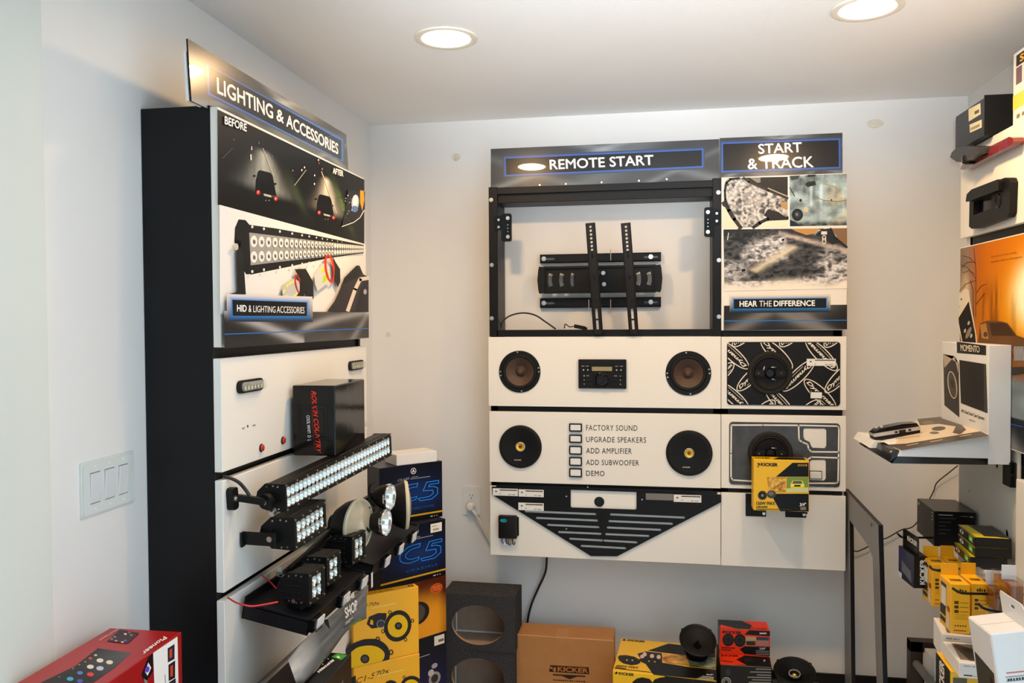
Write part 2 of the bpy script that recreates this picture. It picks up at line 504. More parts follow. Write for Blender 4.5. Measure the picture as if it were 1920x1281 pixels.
# ================================================================== the room
XL, YB, XR, ZT, ZF = -1.17, 3.26, 1.15, 0.825 + ZC, 0.0
YE = 1.379                                # the nearer stretch of the left wall stands 2 cm proud of it
YN = -1.5                                 # wall behind the camera
YR = 1.45                                 # right wall cut short here, out of view, so daylight enters sideways
struct('floor', G().box(XL - 0.1, XR + 0.1, YN, YB + 0.1, -0.1, ZF), 'floor_tile')
struct('ceiling', G().box(XL - 0.1, XR + 0.1, YN, YB + 0.1, ZT, ZT + 0.1), 'ceiling_paint')
struct('wall_back', G().box(XL - 0.1, XR + 0.1, YB, YB + 0.1, ZF, ZT), 'wall_paint')
struct('wall_left', G().box(XL - 0.1, XL, YE, YB, ZF, ZT), 'wall_paint')
struct('wall_left_near', G().box(XL - 0.1, XL + 0.02, YN, YE, ZF, ZT), 'wall_paint_green')
struct('wall_right', G().box(XR, XR + 0.1, YR, YB, ZF, ZT), 'wall_paint')
struct('wall_rear', G().box(XL - 0.1, XR + 0.1, YN - 0.1, YN, ZF, ZT), 'wall_paint')
BH = -1.3695 + ZC
struct('baseboard_back', G().box(XL, XR, YB - 0.006, YB, ZF, BH, 0.002), 'base_vinyl')
struct('baseboard_left', G().box(XL, XL + 0.006, YE, YB - 0.006, ZF, BH, 0.002), 'base_vinyl')
struct('baseboard_right', G().box(XR - 0.006, XR, YR, YB - 0.006, ZF, BH, 0.002), 'base_vinyl')

# recessed downlights: two in the frame, the rest of the row runs on over the shop floor
def downlight(x, y, label):
    t = thing('recessed_downlight', label, 'ceiling light', (x, y, ZT - ZC), 0, 'recessed ceiling downlights')
    M = Matrix.Rotation(math.radians(90), 4, 'X')       # -y becomes -z
    G().lathe([(0.092, 0.0005), (0.091, 0.004), (0.084, 0.0065), (0.072, 0.004), (0.068, -0.004)], 48, M=M).build('trim_ring', 'trim_white', t)
    G().lathe([(0.0, 0.0012), (0.04, 0.0012), (0.0685, 0.0008)], 48, M=M).build('lens', 'lamp_lens', t)
    sp = bpy.data.lights.new('beam', 'AREA'); sp.shape = 'DISK'; sp.size = 0.13; sp.energy = SPOT_POWER; sp.color = SPOT_COLOR; sp.spread = math.radians(165)
    so = bpy.data.objects.new('beam', sp); so.location = (0, 0, -0.0025); link(so, t)
    return t
LX = (-0.5914, 0.5601)
downlight(LX[0], 2.30, 'round white ceiling downlight near the lighting sign corner')
downlight(LX[1], 2.29, 'round white ceiling downlight cut by the top of the picture')

# old filler spots on the paint
mat('filler', (0.70, 0.64, 0.54), 0.7, var=0.15, vscale=60)
wbk = bpy.data.objects['wall_back']
for (x, y, rx_, rz_) in ((855, 295, 0.018, 0.016), (1641, 232, 0.030, 0.017), (728, 628, 0.012, 0.012)):
    c = PY(x, y, YB - 0.0006)
    G().plate(ellp(c.x, c.z + ZC, rx_, rz_, 18), YB - 0.0006, YB - 0.0001).build('filler_spot', 'filler', wbk)

# ================================================================== wall rack on the back wall
BX0, BX1, BX2 = -0.634, 0.2488, 0.6903
FY = 3.09
rack = thing('display_rack', 'black steel wall rack with an open screen bay and cream demo panels', 'display rack', (BX0, FY, -0.9175))
RW, RH = BX2 - BX0, 0.528 + 0.9175
MX = BX1 - BX0
def rz(z): return z + 0.9175
# uprights and rails
for (x0, x1, z0, z1) in ((0.002, 0.037, rz(-0.06), rz(0.524)), (MX - 0.03, MX + 0.004, rz(-0.06), rz(0.528)), (0.006, 0.034, 0.03, rz(-0.06)), (MX - 0.028, MX + 0.028, 0.03, rz(-0.06)), (RW - 0.045, RW - 0.012, 0.03, rz(0.50))):
    G().box(x0, x1, 0.012 if z1 > 1 else 0.02, 0.165, z0, z1, 0.0015).build('upright', 'black_steel', rack)
for (x0, x1, z0, z1, y0) in ((0.03, MX - 0.028, rz(0.495), rz(0.5215), 0.014), (0.03, MX - 0.028, rz(0.462), rz(0.497), 0.028), (0.03, MX - 0.028, rz(-0.06), rz(-0.034), 0.012),
                             (MX + 0.004, RW - 0.014, rz(-0.066), rz(-0.034), 0.012),
                             (0.004, RW - 0.008, rz(-0.37), rz(-0.316), 0.02), (0.004, RW - 0.008, rz(-0.665), rz(-0.61), 0.02)):
    G().box(x0, x1, y0, 0.08 if z1 < rz(0.4) else 0.15, z0, z1, 0.0015).build('rail', 'black_steel', rack)
# bolts on the uprights and the small hooks along the top rail
bolt = G().lathe([(0.0, 0.004), (0.004, 0.004), (0.0045, 0.002), (0.008, 0.002), (0.0085, 0.0)], 14)
bm_bolt = None
def put_shared(first, name, locs, parent, rots=None):
    o0 = None
    for i, l in enumerate(locs):
        if o0 is None: o = first
        else:
            o = first.copy(); link(o, parent)
        o0 = o; o.location = l
def bolts(px_list, Y, parent, root, m='zinc', s=1.0):
    me = None
    Mi = xf(root).inverted()
    for (x, y) in px_list:
        p = PY(x, y, Y); w = Mi @ Vector((p.x, p.y, p.z + ZC))
        if me is None:
            o = bolt.build('bolt', m, parent); me = o.data
        else: o = link(bpy.data.objects.new('bolt', me), parent)
        o.location = w; o.scale = (s, s, s)
bolts([(921, 375), (922, 497), (922, 597), (1347, 361), (1348, 488), (1348, 594)], FY + 0.0119, rack, rack)
bolts([(1061, 345), (1128, 342), (1198, 339), (1012, 347), (1250, 336)], FY + 0.0139, rack, rack, s=0.45)
# clamp brackets on the two uprights
for k, (xa, xb, ya, yb, side) in enumerate(((933, 960, 401, 454, 1), (1320, 1348, 389, 445, -1))):
    a = PY(xa, yb, FY + 0.004); b = PY(xb, ya, FY + 0.004)
    x0, x1, z0, z1 = a.x - BX0, b.x - BX0, rz(a.z), rz(b.z)
    xm = x0 + (x1 - x0) * (0.36 if side > 0 else 0.64)
    g = G()
    inner = (xm, x1) if side > 0 else (x0, xm)
    outer = (x0 - 0.012, xm) if side > 0 else (xm, x1 + 0.004)
    g.plate(rrect(inner[0], inner[1], z0, z1, 0.008), -0.010, 0.004)
    g.plate(rrect(outer[0], outer[1], z0 + (z1 - z0) * 0.42, z1 - 0.006, 0.006), 0.004, 0.012)
    g.box(xm - 0.004, xm + 0.004, -0.009, 0.05, z0 + 0.004, z1 - 0.004)
    br = g.build('clamp_bracket', 'gloss_black', rack)
    cx = (inner[0] + inner[1]) / 2 + 0.004 * side; ox = (outer[0] + outer[1]) / 2
    for (px_, pz, py_, s) in ((cx, z1 - 0.018, -0.010, 0.9), (cx, z0 + 0.018, -0.010, 0.9), (ox, z1 - 0.022, 0.004, 0.6), (ox, z1 - 0.05, 0.004, 0.6)):
        o = bolt.build('screw', 'zinc', br); o.location = (px_, py_, pz); o.scale = (s, s, s)
    for i in range(3):
        o = bolt.build('screw', 'zinc', br); o.location = (cx, -0.010, z0 + 0.038 + 0.013 * i); o.scale = (0.25,) * 3
# cream demo panels
PAN = {}
for key, (x0, x1, z0, z1) in dict(r2=(0, MX - 0.001, -0.330, -0.061), r3=(0.001, MX - 0.001, -0.629, -0.352), r4=(0.002, MX - 0.001, -0.9175, -0.6455),
                                  s2=(MX + 0.001, RW, -0.330, -0.062), s3=(MX + 0.001, RW, -0.627, -0.352), s4=(MX + 0.001, RW, -0.9185, -0.6445)).items():
    if key == 'r2':
        c1 = PY(974, 697, FY); c2 = PY(1290, 700, FY)
        hol = [ellp(c.x - BX0, rz(c.z), 0.073, 0.073, 36) for c in (c1, c2)]
        g = G().plate([(x0, rz(z0)), (x1, rz(z0)), (x1, rz(z1)), (x0, rz(z1))], 0, 0.018, hol)
    else:
        g = G().box(x0, x1, 0, 0.018, rz(z0), rz(z1), 0.0012)
    PAN[key] = g.build('demo_panel', 'white_laminate', rack)
# lettering beside the buttons
ik = Ink(rack, 'front', 0.0, pix=True)
for s, x0, x1, yb, yt, dy in (('FACTORY SOUND', 1099, 1195, 807.5, 797, 0.8), ('UPGRADE SPEAKERS', 1099, 1211.5, 829.3, 819, 1.3), ('ADD AMPLIFIER', 1099, 1184.5, 850.3, 840, 1.0), ('ADD SUBWOOFER', 1099, 1198, 872, 862, 1.3), ('DEMO', 1099, 1133.5, 892.5, 882.5, 0.7)):
    ik.text(s, (x0, yb), (x1, yb + dy), (x0, yt), '#26201c', spacing=1.12, bold=0.004)
ik.build('lettering', PAN['r3'], 'print_matte')
# selector buttons
for k, (yb, yt, nm) in enumerate(((809, 794, 'FACTORY SOUND'), (830, 815, 'UPGRADE SPEAKERS'), (852, 836, 'ADD AMPLIFIER'), (873, 857, 'ADD SUBWOOFER'), (894, 878, 'DEMO'))):
    a = PY(1067.5, yb, FY); b = PY(1091.5, yt, FY)
    t = thing('selector_button', 'small rectangular push button in front of the words ' + nm, 'button', (a.x, FY, a.z), 0, 'selector buttons on the sound demo panel')
    w, h = b.x - a.x, b.z - a.z
    G().plate(rrect(0, w, 0, h, 0.003), -0.008, 0, [rrect(0.0045, w - 0.0045, 0.0045, h - 0.0045, 0.002)]).build('bezel', 'gloss_black', t)
    G().box(0.0047, w - 0.0047, -0.0075, 0, 0.0047, h - 0.0047, 0.001).build('key_cap', 'silver_plastic' if False else 'white_plastic', t)

# header signs
def swoosh(u, v, k=0.0):
    s = 0.10 + 0.05 * fbm(u * 3 + k, v * 2 + k, 3)
    for (a, b, w, g) in ((0.30, 0.55, 0.05, 0.30), (0.72, -0.6, 0.07, 0.25), (0.55, 0.25, 0.10, 0.18), (0.9, 0.4, 0.03, 0.2), (0.12, -0.5, 0.05, 0.14)):
        s = s + g * np.exp(-(((u - a) - b * (v - 0.5)) / w) ** 2) * (0.35 + 0.65 * np.abs(v - 0.5) * 2)
    return s
def header(name, label, P, Q, loc, rz_, w, h, texts, inner, k, group, lean=-2.0):
    t = thing(name, label, 'sign', loc, rz_, group, rx=lean)
    G().box(0, w, 0, 0.004, 0, h, 0.0006).build('board', 'black_plastic', t)
    ik = Ink(t, 'front', 0.0, pix=True)
    ik.pix = False; ik.rect = (0, w, 0, h)
    def bgf(u, v):
        s = swoosh(u, v, k)
        return np.array([s * 0.56, s * 0.62, s * 0.68])
    ik.grid((0, 0), (1, 0), (1, 1), (0, 1), 90, 24, bgf)
    ik.pix = True
    ik.glow(inner, 5.5, '#2f6fd8', '#4a5058', '#4a5058')
    ik.poly(list(inner), '#17181c')
    for s, bl, br, tl, b in texts: ik.text(s, bl, br, tl, '#f4f4f2', bold=b)
    ik.build('print', None, 'print_sign')
    return t
a = PY(920, 281, 3.13)
header('header_sign', 'dark glossy header sign reading REMOTE START above the screen bay', None, None, (-0.6285, 3.13, 0.523), 0, 0.8735, 0.156,
       [('REMOTE START', (1031, 318.5), (1226, 309.5), (1030, 299.5), 0.022)], ((949, 328), (1316, 311.5), (1316, 281.5), (948, 297.5)), 0.0, 'header signs over the displays')
header('header_sign', 'small dark glossy header sign reading START & TRACK', None, None, (0.2465, 3.128, 0.523), 0, 0.436, 0.159,
       [('START', (1422, 289), (1504, 285.5), (1421, 270), 0.022), ('& TRACK', (1402, 318), (1526, 314), (1401, 297), 0.022)], ((1356, 320.5), (1573, 313), (1572.5, 262.5), (1355.5, 270)), 5.0, 'header signs over the displays')

# sound-deadening poster on the right half
pst = thing('sound_poster', 'poster board with three car interior photos reading HEAR THE DIFFERENCE', 'poster', (BX1 + 0.001, FY, -0.0388), 0)
pw, ph = BX2 - BX1 - 0.001, 0.5665
G().box(0, pw, 0, 0.018, 0, ph, 0.0012).build('board', 'white_laminate', pst)
ik = Ink(pst, 'front', 0.0, pix=True)
def foil(sc, lo, hi, tint, k, streak=0.0):
    def fn(u, v):
        a = fbm(u * sc + k, v * sc * 0.8 + k, 5); b = fbm(u * sc * 2.3 + streak * v * 9 + k * 3, v * sc * 2.1 - streak * u * 9, 4)
        s = np.abs(a - 0.5) * 3.2; t = np.clip(sstep(0.15, 0.9, 1 - s) * 0.75 + (b - 0.45) * 1.3, 0, 1)
        t = 0.10 + 0.75 * t ** 1.25 + 0.25 * (fbm(u * sc * 5 + 31, v * sc * 5, 2) - 0.5)
        base = lo + (hi - lo) * t
        return np.array([base * tint[0], base * tint[1], base * tint[2]])
    return fn
# top left photo: foiled door opening
ik.clip = None
A = ((1357, 427), (1477, 425.5), (1477, 331.5), (1357, 334))
ik.grid(A[0], A[1], A[2], A[3], 140, 110, foil(11, 0.02, 0.75, (1.0, 0.94, 0.87), 1.3, 0.5))
ik.poly([(1398, 333.3), (1477, 331.5), (1477, 371), (1440, 356), (1415, 346)], '#2b2824')
ik.poly([(1405, 333), (1426, 333), (1426, 342), (1420, 343)], '#8d877c')
ik.line([(1394, 333.5), (1404, 341), (1440, 357), (1477, 372)], 4.5, '#3b3732')
ik.line([(1440, 353), (1477, 368.5)], 2, '#b3a795')
ik.poly([(1462, 378), (1477, 380), (1477, 394), (1466, 390)], '#b08d5c')
ik.poly([(1440, 392), (1460, 398), (1477, 410), (1477, 414), (1450, 414), (1432, 404)], '#2e2a27')
ik.line([(1357, 380), (1366, 395), (1376, 412), (1388, 428)], 9, '#39332f')
ik.poly([(1355, 334), (1366, 333), (1360, 341), (1357, 352)], '#dccfb8')
ik.line([(1386, 334), (1370, 336), (1362, 343), (1359, 358), (1360, 374), (1366, 392)], 4, '#25211f')
ik.poly([(1355, 388), (1359, 388), (1370, 408), (1385, 428), (1355, 428.5)], '#e0d2b8')
ik.poly([(1420, 427), (1432, 416.5), (1448, 414), (1477, 412.5), (1477, 426)], '#e6d8bd')
ik.line([(1412, 427), (1424, 418), (1440, 410.5), (1477, 409)], 6, '#2c2825')
# top right photo: teal door skin
B = ((1481, 424.5), (1587.5, 422.5), (1587.5, 326), (1480.5, 330))
def teal(u, v):
    n = fbm(u * 5 + 3, v * 7, 5); n2 = fbm(u * 16, v * 3 + 9, 3)
    s = 0.32 + (n - 0.5) * 0.75 + (n2 - 0.5) * 0.25 + 0.10 * u
    for c, w_, g in ((0.38, 0.022, 0.3), (0.55, 0.028, 0.28), (0.78, 0.07, 0.16)):
        s = s + g * np.exp(-((u - c) / w_) ** 2) * sstep(0.30, 0.45, v) * (1 - sstep(0.78, 0.85, v))
    s = s - 0.2 * (1 - sstep(0.02, 0.10, v)) - 0.12 * sstep(0.86, 0.97, v) * (1 - u)
    s = np.clip(s, 0.05, 0.85)
    warm = sstep(0.5, 0.8, u) * sstep(0.45, 0.75, fbm(u * 4 + 20, v * 4, 3)) * 0.8
    return np.array([s * (0.72 + 0.25 * warm), s * (0.93 - 0.03 * warm), s * (0.96 - 0.32 * warm)])
ik.grid(B[0], B[1], B[2], B[3], 90, 80, teal)
ik.ell((1495, 403), 10.5, 11.5, '#1c1e20'); ik.ell((1495.5, 402.5), 6, 6.5, '#34393c'); ik.ell((1494, 402), 2.5, 3, '#77808a')
ik.poly([(1509, 345), (1515, 341), (1528, 339.5), (1530, 347), (1514, 351)], '#23282a')
ik.ell((1501, 376), 2.5, 3, '#26241f')
ik.ell((1511, 393), 4.5, 5, '#c9b58c'); ik.ell((1559, 375), 1.6, 1.6, '#3d4240')
ik.line([(1529, 369), (1544, 376), (1570, 378), (1587, 376)], 1.2, '#7d6a4a'); ik.line([(1545, 345), (1562, 349), (1575, 359)], 1, '#8d7c5c')
ik.poly([(1481, 330), (1500, 329), (1496, 336), (1484, 338)], '#3b4446'); ik.poly([(1514, 328), (1530, 327.5), (1528, 331), (1514, 332)], '#20262a')
ik.line([(1480.5, 352), (1490, 368)], 1.6, '#1f2d36'); ik.poly([(1481, 424), (1481, 412), (1492, 417), (1500, 424)], '#20262c')
# big photo: foil-covered cabin floor
D = ((1358.5, 546), (1588, 541), (1588, 428), (1356.5, 430.5))
def cabin(u, v):
    a = foil(16, 0.012, 0.85, (0.93, 0.93, 0.97), 4.2, 1.2)(u, v)
    dark = sstep(0.55, 0.95, fbm(u * 3.2 + 8, v * 3 + 2, 3) * 1.5) * 0.85
    a = a * (1 - dark * (v > 0.15))
    d = (u - 0.23) * 0.9 + (v - 0.30) * -0.75; s = (u - 0.23) * 0.75 + (v - 0.3) * 0.9
    bar = np.exp(-(d / 0.055) ** 2) * sstep(-0.02, 0.05, s) * (1 - sstep(0.60, 0.68, s)) * (0.55 + 0.6 * fbm(d * 60, s * 5, 2))
    a = mix3(a, (0.62, 0.56, 0.42), np.clip(bar, 0, 0.9))
    edge = sstep(0.80, 0.98, v - 0.25 * u + 0.0) * (u < 0.3); a = mix3(a, (0.02, 0.02, 0.022), np.clip(edge, 0, 1))
    pil = np.exp(-((v - (1.02 - 0.55 * (u - 0.45))) / 0.07) ** 2) * (u > 0.42); a = mix3(a, (0.04, 0.038, 0.04), np.clip(pil, 0, 0.95))
    pil2 = np.exp(-((v - (0.93 - 0.55 * (u - 0.45))) / 0.035) ** 2) * (u > 0.45); a = mix3(a, (0.50, 0.42, 0.38), np.clip(pil2, 0, 0.8) * (0.5 + fbm(u * 30, v * 30, 2)))
    fade = 1 - sstep(0.02, 0.22, v + 0.03 * np.sin(u * 9)); corner = sstep(0.15, 0.5, (u - 0.78) * 2 - v * 1.1)
    return mix3(a, (0.78, 0.73, 0.65), np.clip(fade + corner, 0, 1))
ik.grid(D[0], D[1], D[2], D[3], 240, 130, cabin)
ik.poly([(1484, 429), (1536, 428.5), (1527, 438), (1512, 441), (1492, 434)], '#b98a4a')
ik.poly([(1528, 441), (1540, 430), (1557, 428.5), (1566, 445), (1575, 455), (1560, 459), (1548, 448)], '#2a2a2c')
ik.poly([(1558, 428.5), (1588, 428), (1588, 462), (1574, 452)], '#8a6a4c'); ik.line([(1557, 428.5), (1566, 446), (1588, 464)], 3.5, '#201f20')
ik.line([(1541, 437), (1549, 437)], 6, '#d5d0c6'); ik.ring((1545, 446), 4, 5, 1.6, '#cfcac0'); ik.ring((1545, 452), 4, 6, 1.6, '#cfcac0')
ik.line([(1366, 437), (1364, 450)], 1.4, '#d8d6d0')
ik.ell((1468, 450), 3, 2.2, '#15151a', rot=-20); ik.ell((1394, 507), 4, 2.6, '#15151a', rot=-20)
# caption and bottom band
E1 = ((1357, 620), (1588, 617.5), (1588, 571.5), (1357.5, 573.5))
def band(u, v):
    s = 0.022 + 0.16 * np.exp(-((v - (0.9 - 2.6 * np.abs(u - 0.42))) / 0.30) ** 2) + 0.10 * np.exp(-((u - 0.55 - 0.25 * v) / 0.16) ** 2) * v + 0.08 * np.exp(-((u - 0.85 + 0.3 * v) / 0.06) ** 2)
    return np.array([s * 1.0, s * 0.98, s * 0.97])
ik.grid(*E1, 80, 24, band)
ik.glow(((1376, 579), (1549, 577.5), (1549, 559.5), (1376, 561.5)), 8, '#2478c0', '#e0d6c4', '#26282c')
ik.poly([(1376, 579), (1549, 577.5), (1549, 559.5), (1376, 561.5)], '#101418')
ik.text('HEAR', (1386.5, 575.5), (1419.5, 575), (1386.5, 564.5), '#f2efe9', bold=0.03); ik.text('THE', (1423.5, 575), (1446.5, 574.8), (1423.5, 564.2), '#f2efe9')
ik.text('DIFFERENCE', (1450.5, 574.8), (1528, 574), (1450.5, 563.8), '#f2efe9', bold=0.03)
ik.line([(1357, 602), (1588, 600.5)], 1.6, '#2a72c0')
ik.build('print', None, 'print_poster')

# ---------------------------------------------------------------- screen mount in the open bay
tvm = thing('screen_mount', 'black steel screen wall mount with two upright arms in the open bay', 'wall mount', (0, YB, -0.4))
def L(x, y, Y, root):       # photo point on the plane Y, in the thing's own (x, z)
    p = PY(x, y, Y); w = xf(root).inverted() @ Vector((p.x, p.y, p.z + ZC)); return (w.x, w.z)
for (y0, y1) in ((493.5, 473), (577.5, 557)):
    a = L(1012.5, y0, YB - 0.02, tvm); b = L(1239.5, y1, YB - 0.02, tvm); z0 = a[1]; z1 = b[1]
    sl = [rrect(a[0] + 0.012, a[0] + 0.060, (z0 + z1) / 2 - 0.005, (z0 + z1) / 2 + 0.003, 0.0035), rrect(b[0] - 0.066, b[0] - 0.012, (z0 + z1) / 2 - 0.005, (z0 + z1) / 2 + 0.003, 0.0035)]
    r = G().plate([(a[0], z0), (b[0], z0), (b[0], z1), (a[0], z1)], -0.02, -0.017, sl).box(a[0], b[0], -0.02, -0.0005, z0, z0 + 0.003).box(a[0], b[0], -0.02, -0.0005, z1 - 0.003, z1).build('wall_rail', 'black_steel', tvm)
    for xx in (a[0] + 0.016, b[0] - 0.040):
        o = bolt.build('lag_bolt', 'zinc', r); o.location = (xx, -0.0205, (z0 + z1) / 2); o.scale = (1.15, 1.6, 1.15)
a = L(1010, 551, YB - 0.055, tvm); b = L(1240, 496, YB - 0.055, tvm)
x0, z0, x1, z1 = a[0], a[1], b[0], b[1]; zm = (z0 + z1) / 2; hz = (z1 - z0) / 2
def crescent(cx, s, n=7):
    o = []
    for i in range(n): t = -0.85 + 1.7 * i / (n - 1); o.append((cx + s * 0.014 * (1 - math.cos(t)) - s * 0.006, zm + 0.028 * math.sin(t) / math.sin(0.85)))
    for i in range(n): t = 0.85 - 1.7 * i / (n - 1); o.append((cx + s * 0.014 * (1 - math.cos(t)) + s * 0.009, zm + 0.021 * math.sin(t) / math.sin(0.85)))
    return o
hol = [crescent(L(px_, 520, YB - 0.055, tvm)[0], s) for px_, s in ((1030, 1), (1051, 1), (1072, 1), (1199, -1), (1219, -1))]
hol += [ellp(L(px_, 520, YB - 0.055, tvm)[0], zm + dz, 0.003, 0.003, 8) for px_, dz in ((1086, 0.017), (1086, -0.017))]
g = G().plate([(x0 + 0.02, z0), (x1 - 0.02, z0), (x1 - 0.02, z1), (x0 + 0.02, z1)], -0.052, -0.049, hol)
g.box(x0 + 0.02, x1 - 0.02, -0.062, -0.049, z1 - 0.010, z1, 0.001).box(x0 + 0.02, x1 - 0.02, -0.062, -0.049, z0, z0 + 0.006, 0.001)
g.build('centre_plate', 'bracket_steel', tvm)
for s, xx in ((1, x0), (-1, x1)):
    o = [(xx, z0 + 0.012), (xx + s * 0.004, z0), (xx + s * 0.026, z0 + 0.004), (xx + s * 0.026, z1 - 0.004), (xx + s * 0.004, z1), (xx, z1 - 0.012), (xx - s * 0.004, zm)]
    G().plate(o, -0.064, -0.046).build('end_cap', 'black_plastic', tvm)
G().box(x0 + 0.14, x0 + 0.33, -0.046, -0.004, zm - 0.05, zm + 0.05, 0.002).build('pivot_block', 'bracket_steel', tvm)
for px_ in (1104, 1145):
    for yy in (572, 478):
        p = L(px_, yy, YB - 0.022, tvm); G().cyl((p[0], -0.0235, p[1] - 0.022), (p[0], -0.0235, p[1] + 0.022), 0.0022, n=8).build('pin', 'zinc', tvm)
for px_, py_ in ((1131, 512), (1132.5, 533)):
    p = L(px_, py_, YB - 0.055, tvm); o = bolt.build('lag_bolt', 'zinc', tvm); o.location = (p[0], -0.053, p[1])
YA = FY - 0.014
for (xt, xb) in ((1106.5, 1121.5), (1173, 1188.5)):
    t0 = Vector(L(xt, 418, YA, tvm)); b0 = Vector(L(xb, 627, YA, tvm)); d = (t0 - b0).normalized(); n_ = Vector((d.y, -d.x)); w = 0.0165; ln = (t0 - b0).length
    def P2(s, q): v = b0 + d * s * ln + n_ * q; return (v.x, v.y)
    hol = []
    for i in range(7): hol.append([(P2(0.965 - 0.0345 * i, 0)[0] + 0.0048 * math.cos(k * math.pi / 5), P2(0.965 - 0.0345 * i, 0)[1] + 0.0048 * math.sin(k * math.pi / 5)) for k in range(10)])
    for (s0, s1) in ((0.045, 0.125), (0.14, 0.23)): hol.append([P2(s0, -0.0045), P2(s0, 0.0045), P2(s1, 0.0045), P2(s1, -0.0045)])
    y_ = YA - YB
    g = G().plate([P2(0, -w), P2(0, w), P2(1, w), P2(1, -w)], y_, y_ + 0.003, hol)
    for q in (-w, w): g.plate([P2(0, q - 0.0015), P2(0, q + 0.0015), P2(1, q + 0.0015), P2(1, q - 0.0015)], y_, y_ + 0.022)
    am = g.build('screen_arm', 'bracket_steel', tvm)
    for s in (0.30, 0.505, 0.52, 0.70, 0.735):
        o = bolt.build('slot', 'gloss_black', am); p = P2(s, 0); o.location = (p[0], y_ - 0.0003, p[1]); o.scale = (0.55, 0.2, 0.8)
    m0 = P2(0.52, 0); G().box(m0[0] - 0.014, m0[0] + 0.014, y_ + 0.003, -0.05, m0[1] - 0.03, m0[1] + 0.03).build('arm_hook', 'bracket_steel', am)

# cable with a plug lying in the bay
cb = thing('video_cable', 'thin black cable arching out of the empty screen bay floor', 'cable', (0, 0, 0))
def W3(pts): return [Vector((p.x, p.y, p.z)) for p in pts]
cpts = [PY(938, 618, 3.16), PY(943, 603, 3.16), PY(957, 592, 3.17), PY(980, 587, 3.18), PY(1003, 591, 3.17), PY(1022, 603, 3.16), PY(1042, 617, 3.15)]
G().tube(W3(cpts), 0.0032).build('cord', 'black_wire', cb)
pg = [PY(1058, 616, 3.13), PY(1060, 608, 3.13), PY(1068, 613, 3.13), PY(1075, 612, 3.13)]
g = G().tube(W3(pg), 0.002)
c0 = PY(1087, 613, 3.13); M = Matrix.Translation(c0) @ Matrix.Rotation(math.radians(12), 4, 'Y')
g.box(-0.022, 0.024, -0.012, 0.012, -0.008, 0.006, 0.002, M=M).box(0.02, 0.03, -0.008, 0.008, -0.005, 0.003, M=M)
g.build('plug', 'black_plastic', cb)

# ---------------------------------------------------------------- things on the demo panels
def factory_speaker(px_, py_, r, label):
    c = PY(px_, py_, FY); t = thing('car_speaker', label, 'speaker', (c.x, FY, c.z), 0, 'bare paper cone factory speakers')
    G().lathe([(0.070, -0.02), (0.074, 0.0), (r, 0.0), (r, 0.003), (r - 0.002, 0.0045), (0.068, 0.0045), (0.066, 0.002)], 48).build('frame_ring', 'black_plastic', t)
    G().lathe([(0.0665, 0.0035), (0.063, 0.0062), (0.058, 0.0055), (0.0545, 0.001)], 48).build('surround', 'rubber', t)
    G().lathe([(0.055, 0.0015), (0.050, -0.002), (0.020, -0.026)], 48).build('cone', 'cone_brown', t)
    G().lathe([(0.0, -0.008), (0.010, -0.010), (0.017, -0.022), (0.022, -0.026)], 32).build('dust_cap', 'cone_brown', t)
    for k in range(4):
        a = k * math.pi / 2 + 0.1
        for da in (-0.10, 0.10) if k in (0, 2) else (0.0,):
            o = bolt.build('screw', 'zinc', t); o.location = ((r - 0.006) * math.cos(a + da), -0.0045, (r - 0.006) * math.sin(a + da)); o.scale = (0.36,) * 3
    return t
factory_speaker(974.5, 697, 0.0815, 'round brown paper cone speaker left of the car stereo')
factory_speaker(1290.5, 700, 0.0835, 'round brown paper cone speaker right of the car stereo')
def aftermarket(px_, py_, r, label):
    c = PY(px_, py_, FY); t = thing('car_speaker', label, 'speaker', (c.x, FY, c.z), 0, 'black round speakers with a yellow centre')
    G().lathe([(r, 0.0), (r, 0.006), (r - 0.004, 0.010), (r - 0.012, 0.0115), (0.070, 0.011)], 56).build('trim_ring', 'black_plastic', t)
    G().lathe([(0.0705, 0.011), (0.05, 0.0085), (0.018, 0.004)], 56).build('mesh_grille', 'cone_black', t)
    G().lathe([(0.0185, 0.004), (0.0185, 0.0065), (0.0165, 0.0075), (0.0155, 0.006)], 32).build('centre_ring', 'silver_plastic', t)
    G().lathe([(0.0158, 0.006), (0.010, 0.0035), (0.007, 0.003)], 32).build('tweeter_cup', 'brass_yellow', t)
    G().lathe([(0.0, 0.0075), (0.004, 0.0068), (0.0072, 0.003)], 20).build('tweeter_dome', 'dark_red_paint', t)
    ik = Ink(t, 'front', 0.0098, rect=(-r, r, -r, r)); ik.text('KICKER', (0.36, 0.18), (0.52, 0.18), (0.36, 0.205), '#d8d2c4', bold=0.02, shear=0.2)
    ik.build('logo', None, 'print_matte')
aftermarket(976, 837.5, 0.0835, 'black round speaker with yellow centre left of the button list')
aftermarket(1292, 849.5, 0.0855, 'black round speaker with yellow centre right of the button list')

# double-height car stereo
a = PY(1085, 728, FY); b = PY(1174.5, 674, FY)
st = thing('car_stereo', 'black double height car stereo between the brown cone speakers', 'car stereo', (a.x, FY, a.z))
w, h = b.x - a.x, b.z - a.z
G().box(0, w, -0.012, 0, 0, h, 0.002).build('faceplate', 'black_plastic', st)
G().box(0.03, w - 0.02, -0.0125, -0.01, h - 0.016, h - 0.011).build('disc_slot', 'gloss_black', st)
G().box(0.045, 0.135, -0.0135, -0.011, h * 0.575, h * 0.80, 0.001).build('display_bezel', 'gloss_black', st)
G().box(0.052, 0.128, -0.0142, -0.012, h * 0.605, h * 0.75).build('display', 'lcd', st)
G().lathe([(0.029, 0.012), (0.029, 0.0165), (0.026, 0.018), (0.022, 0.0165), (0.020, 0.017), (0.0195, 0.026), (0.017, 0.029), (0.0, 0.029)], 36, M=Matrix.Translation((w * 0.49, 0, h * 0.30))).build('volume_knob', 'gloss_black', st)
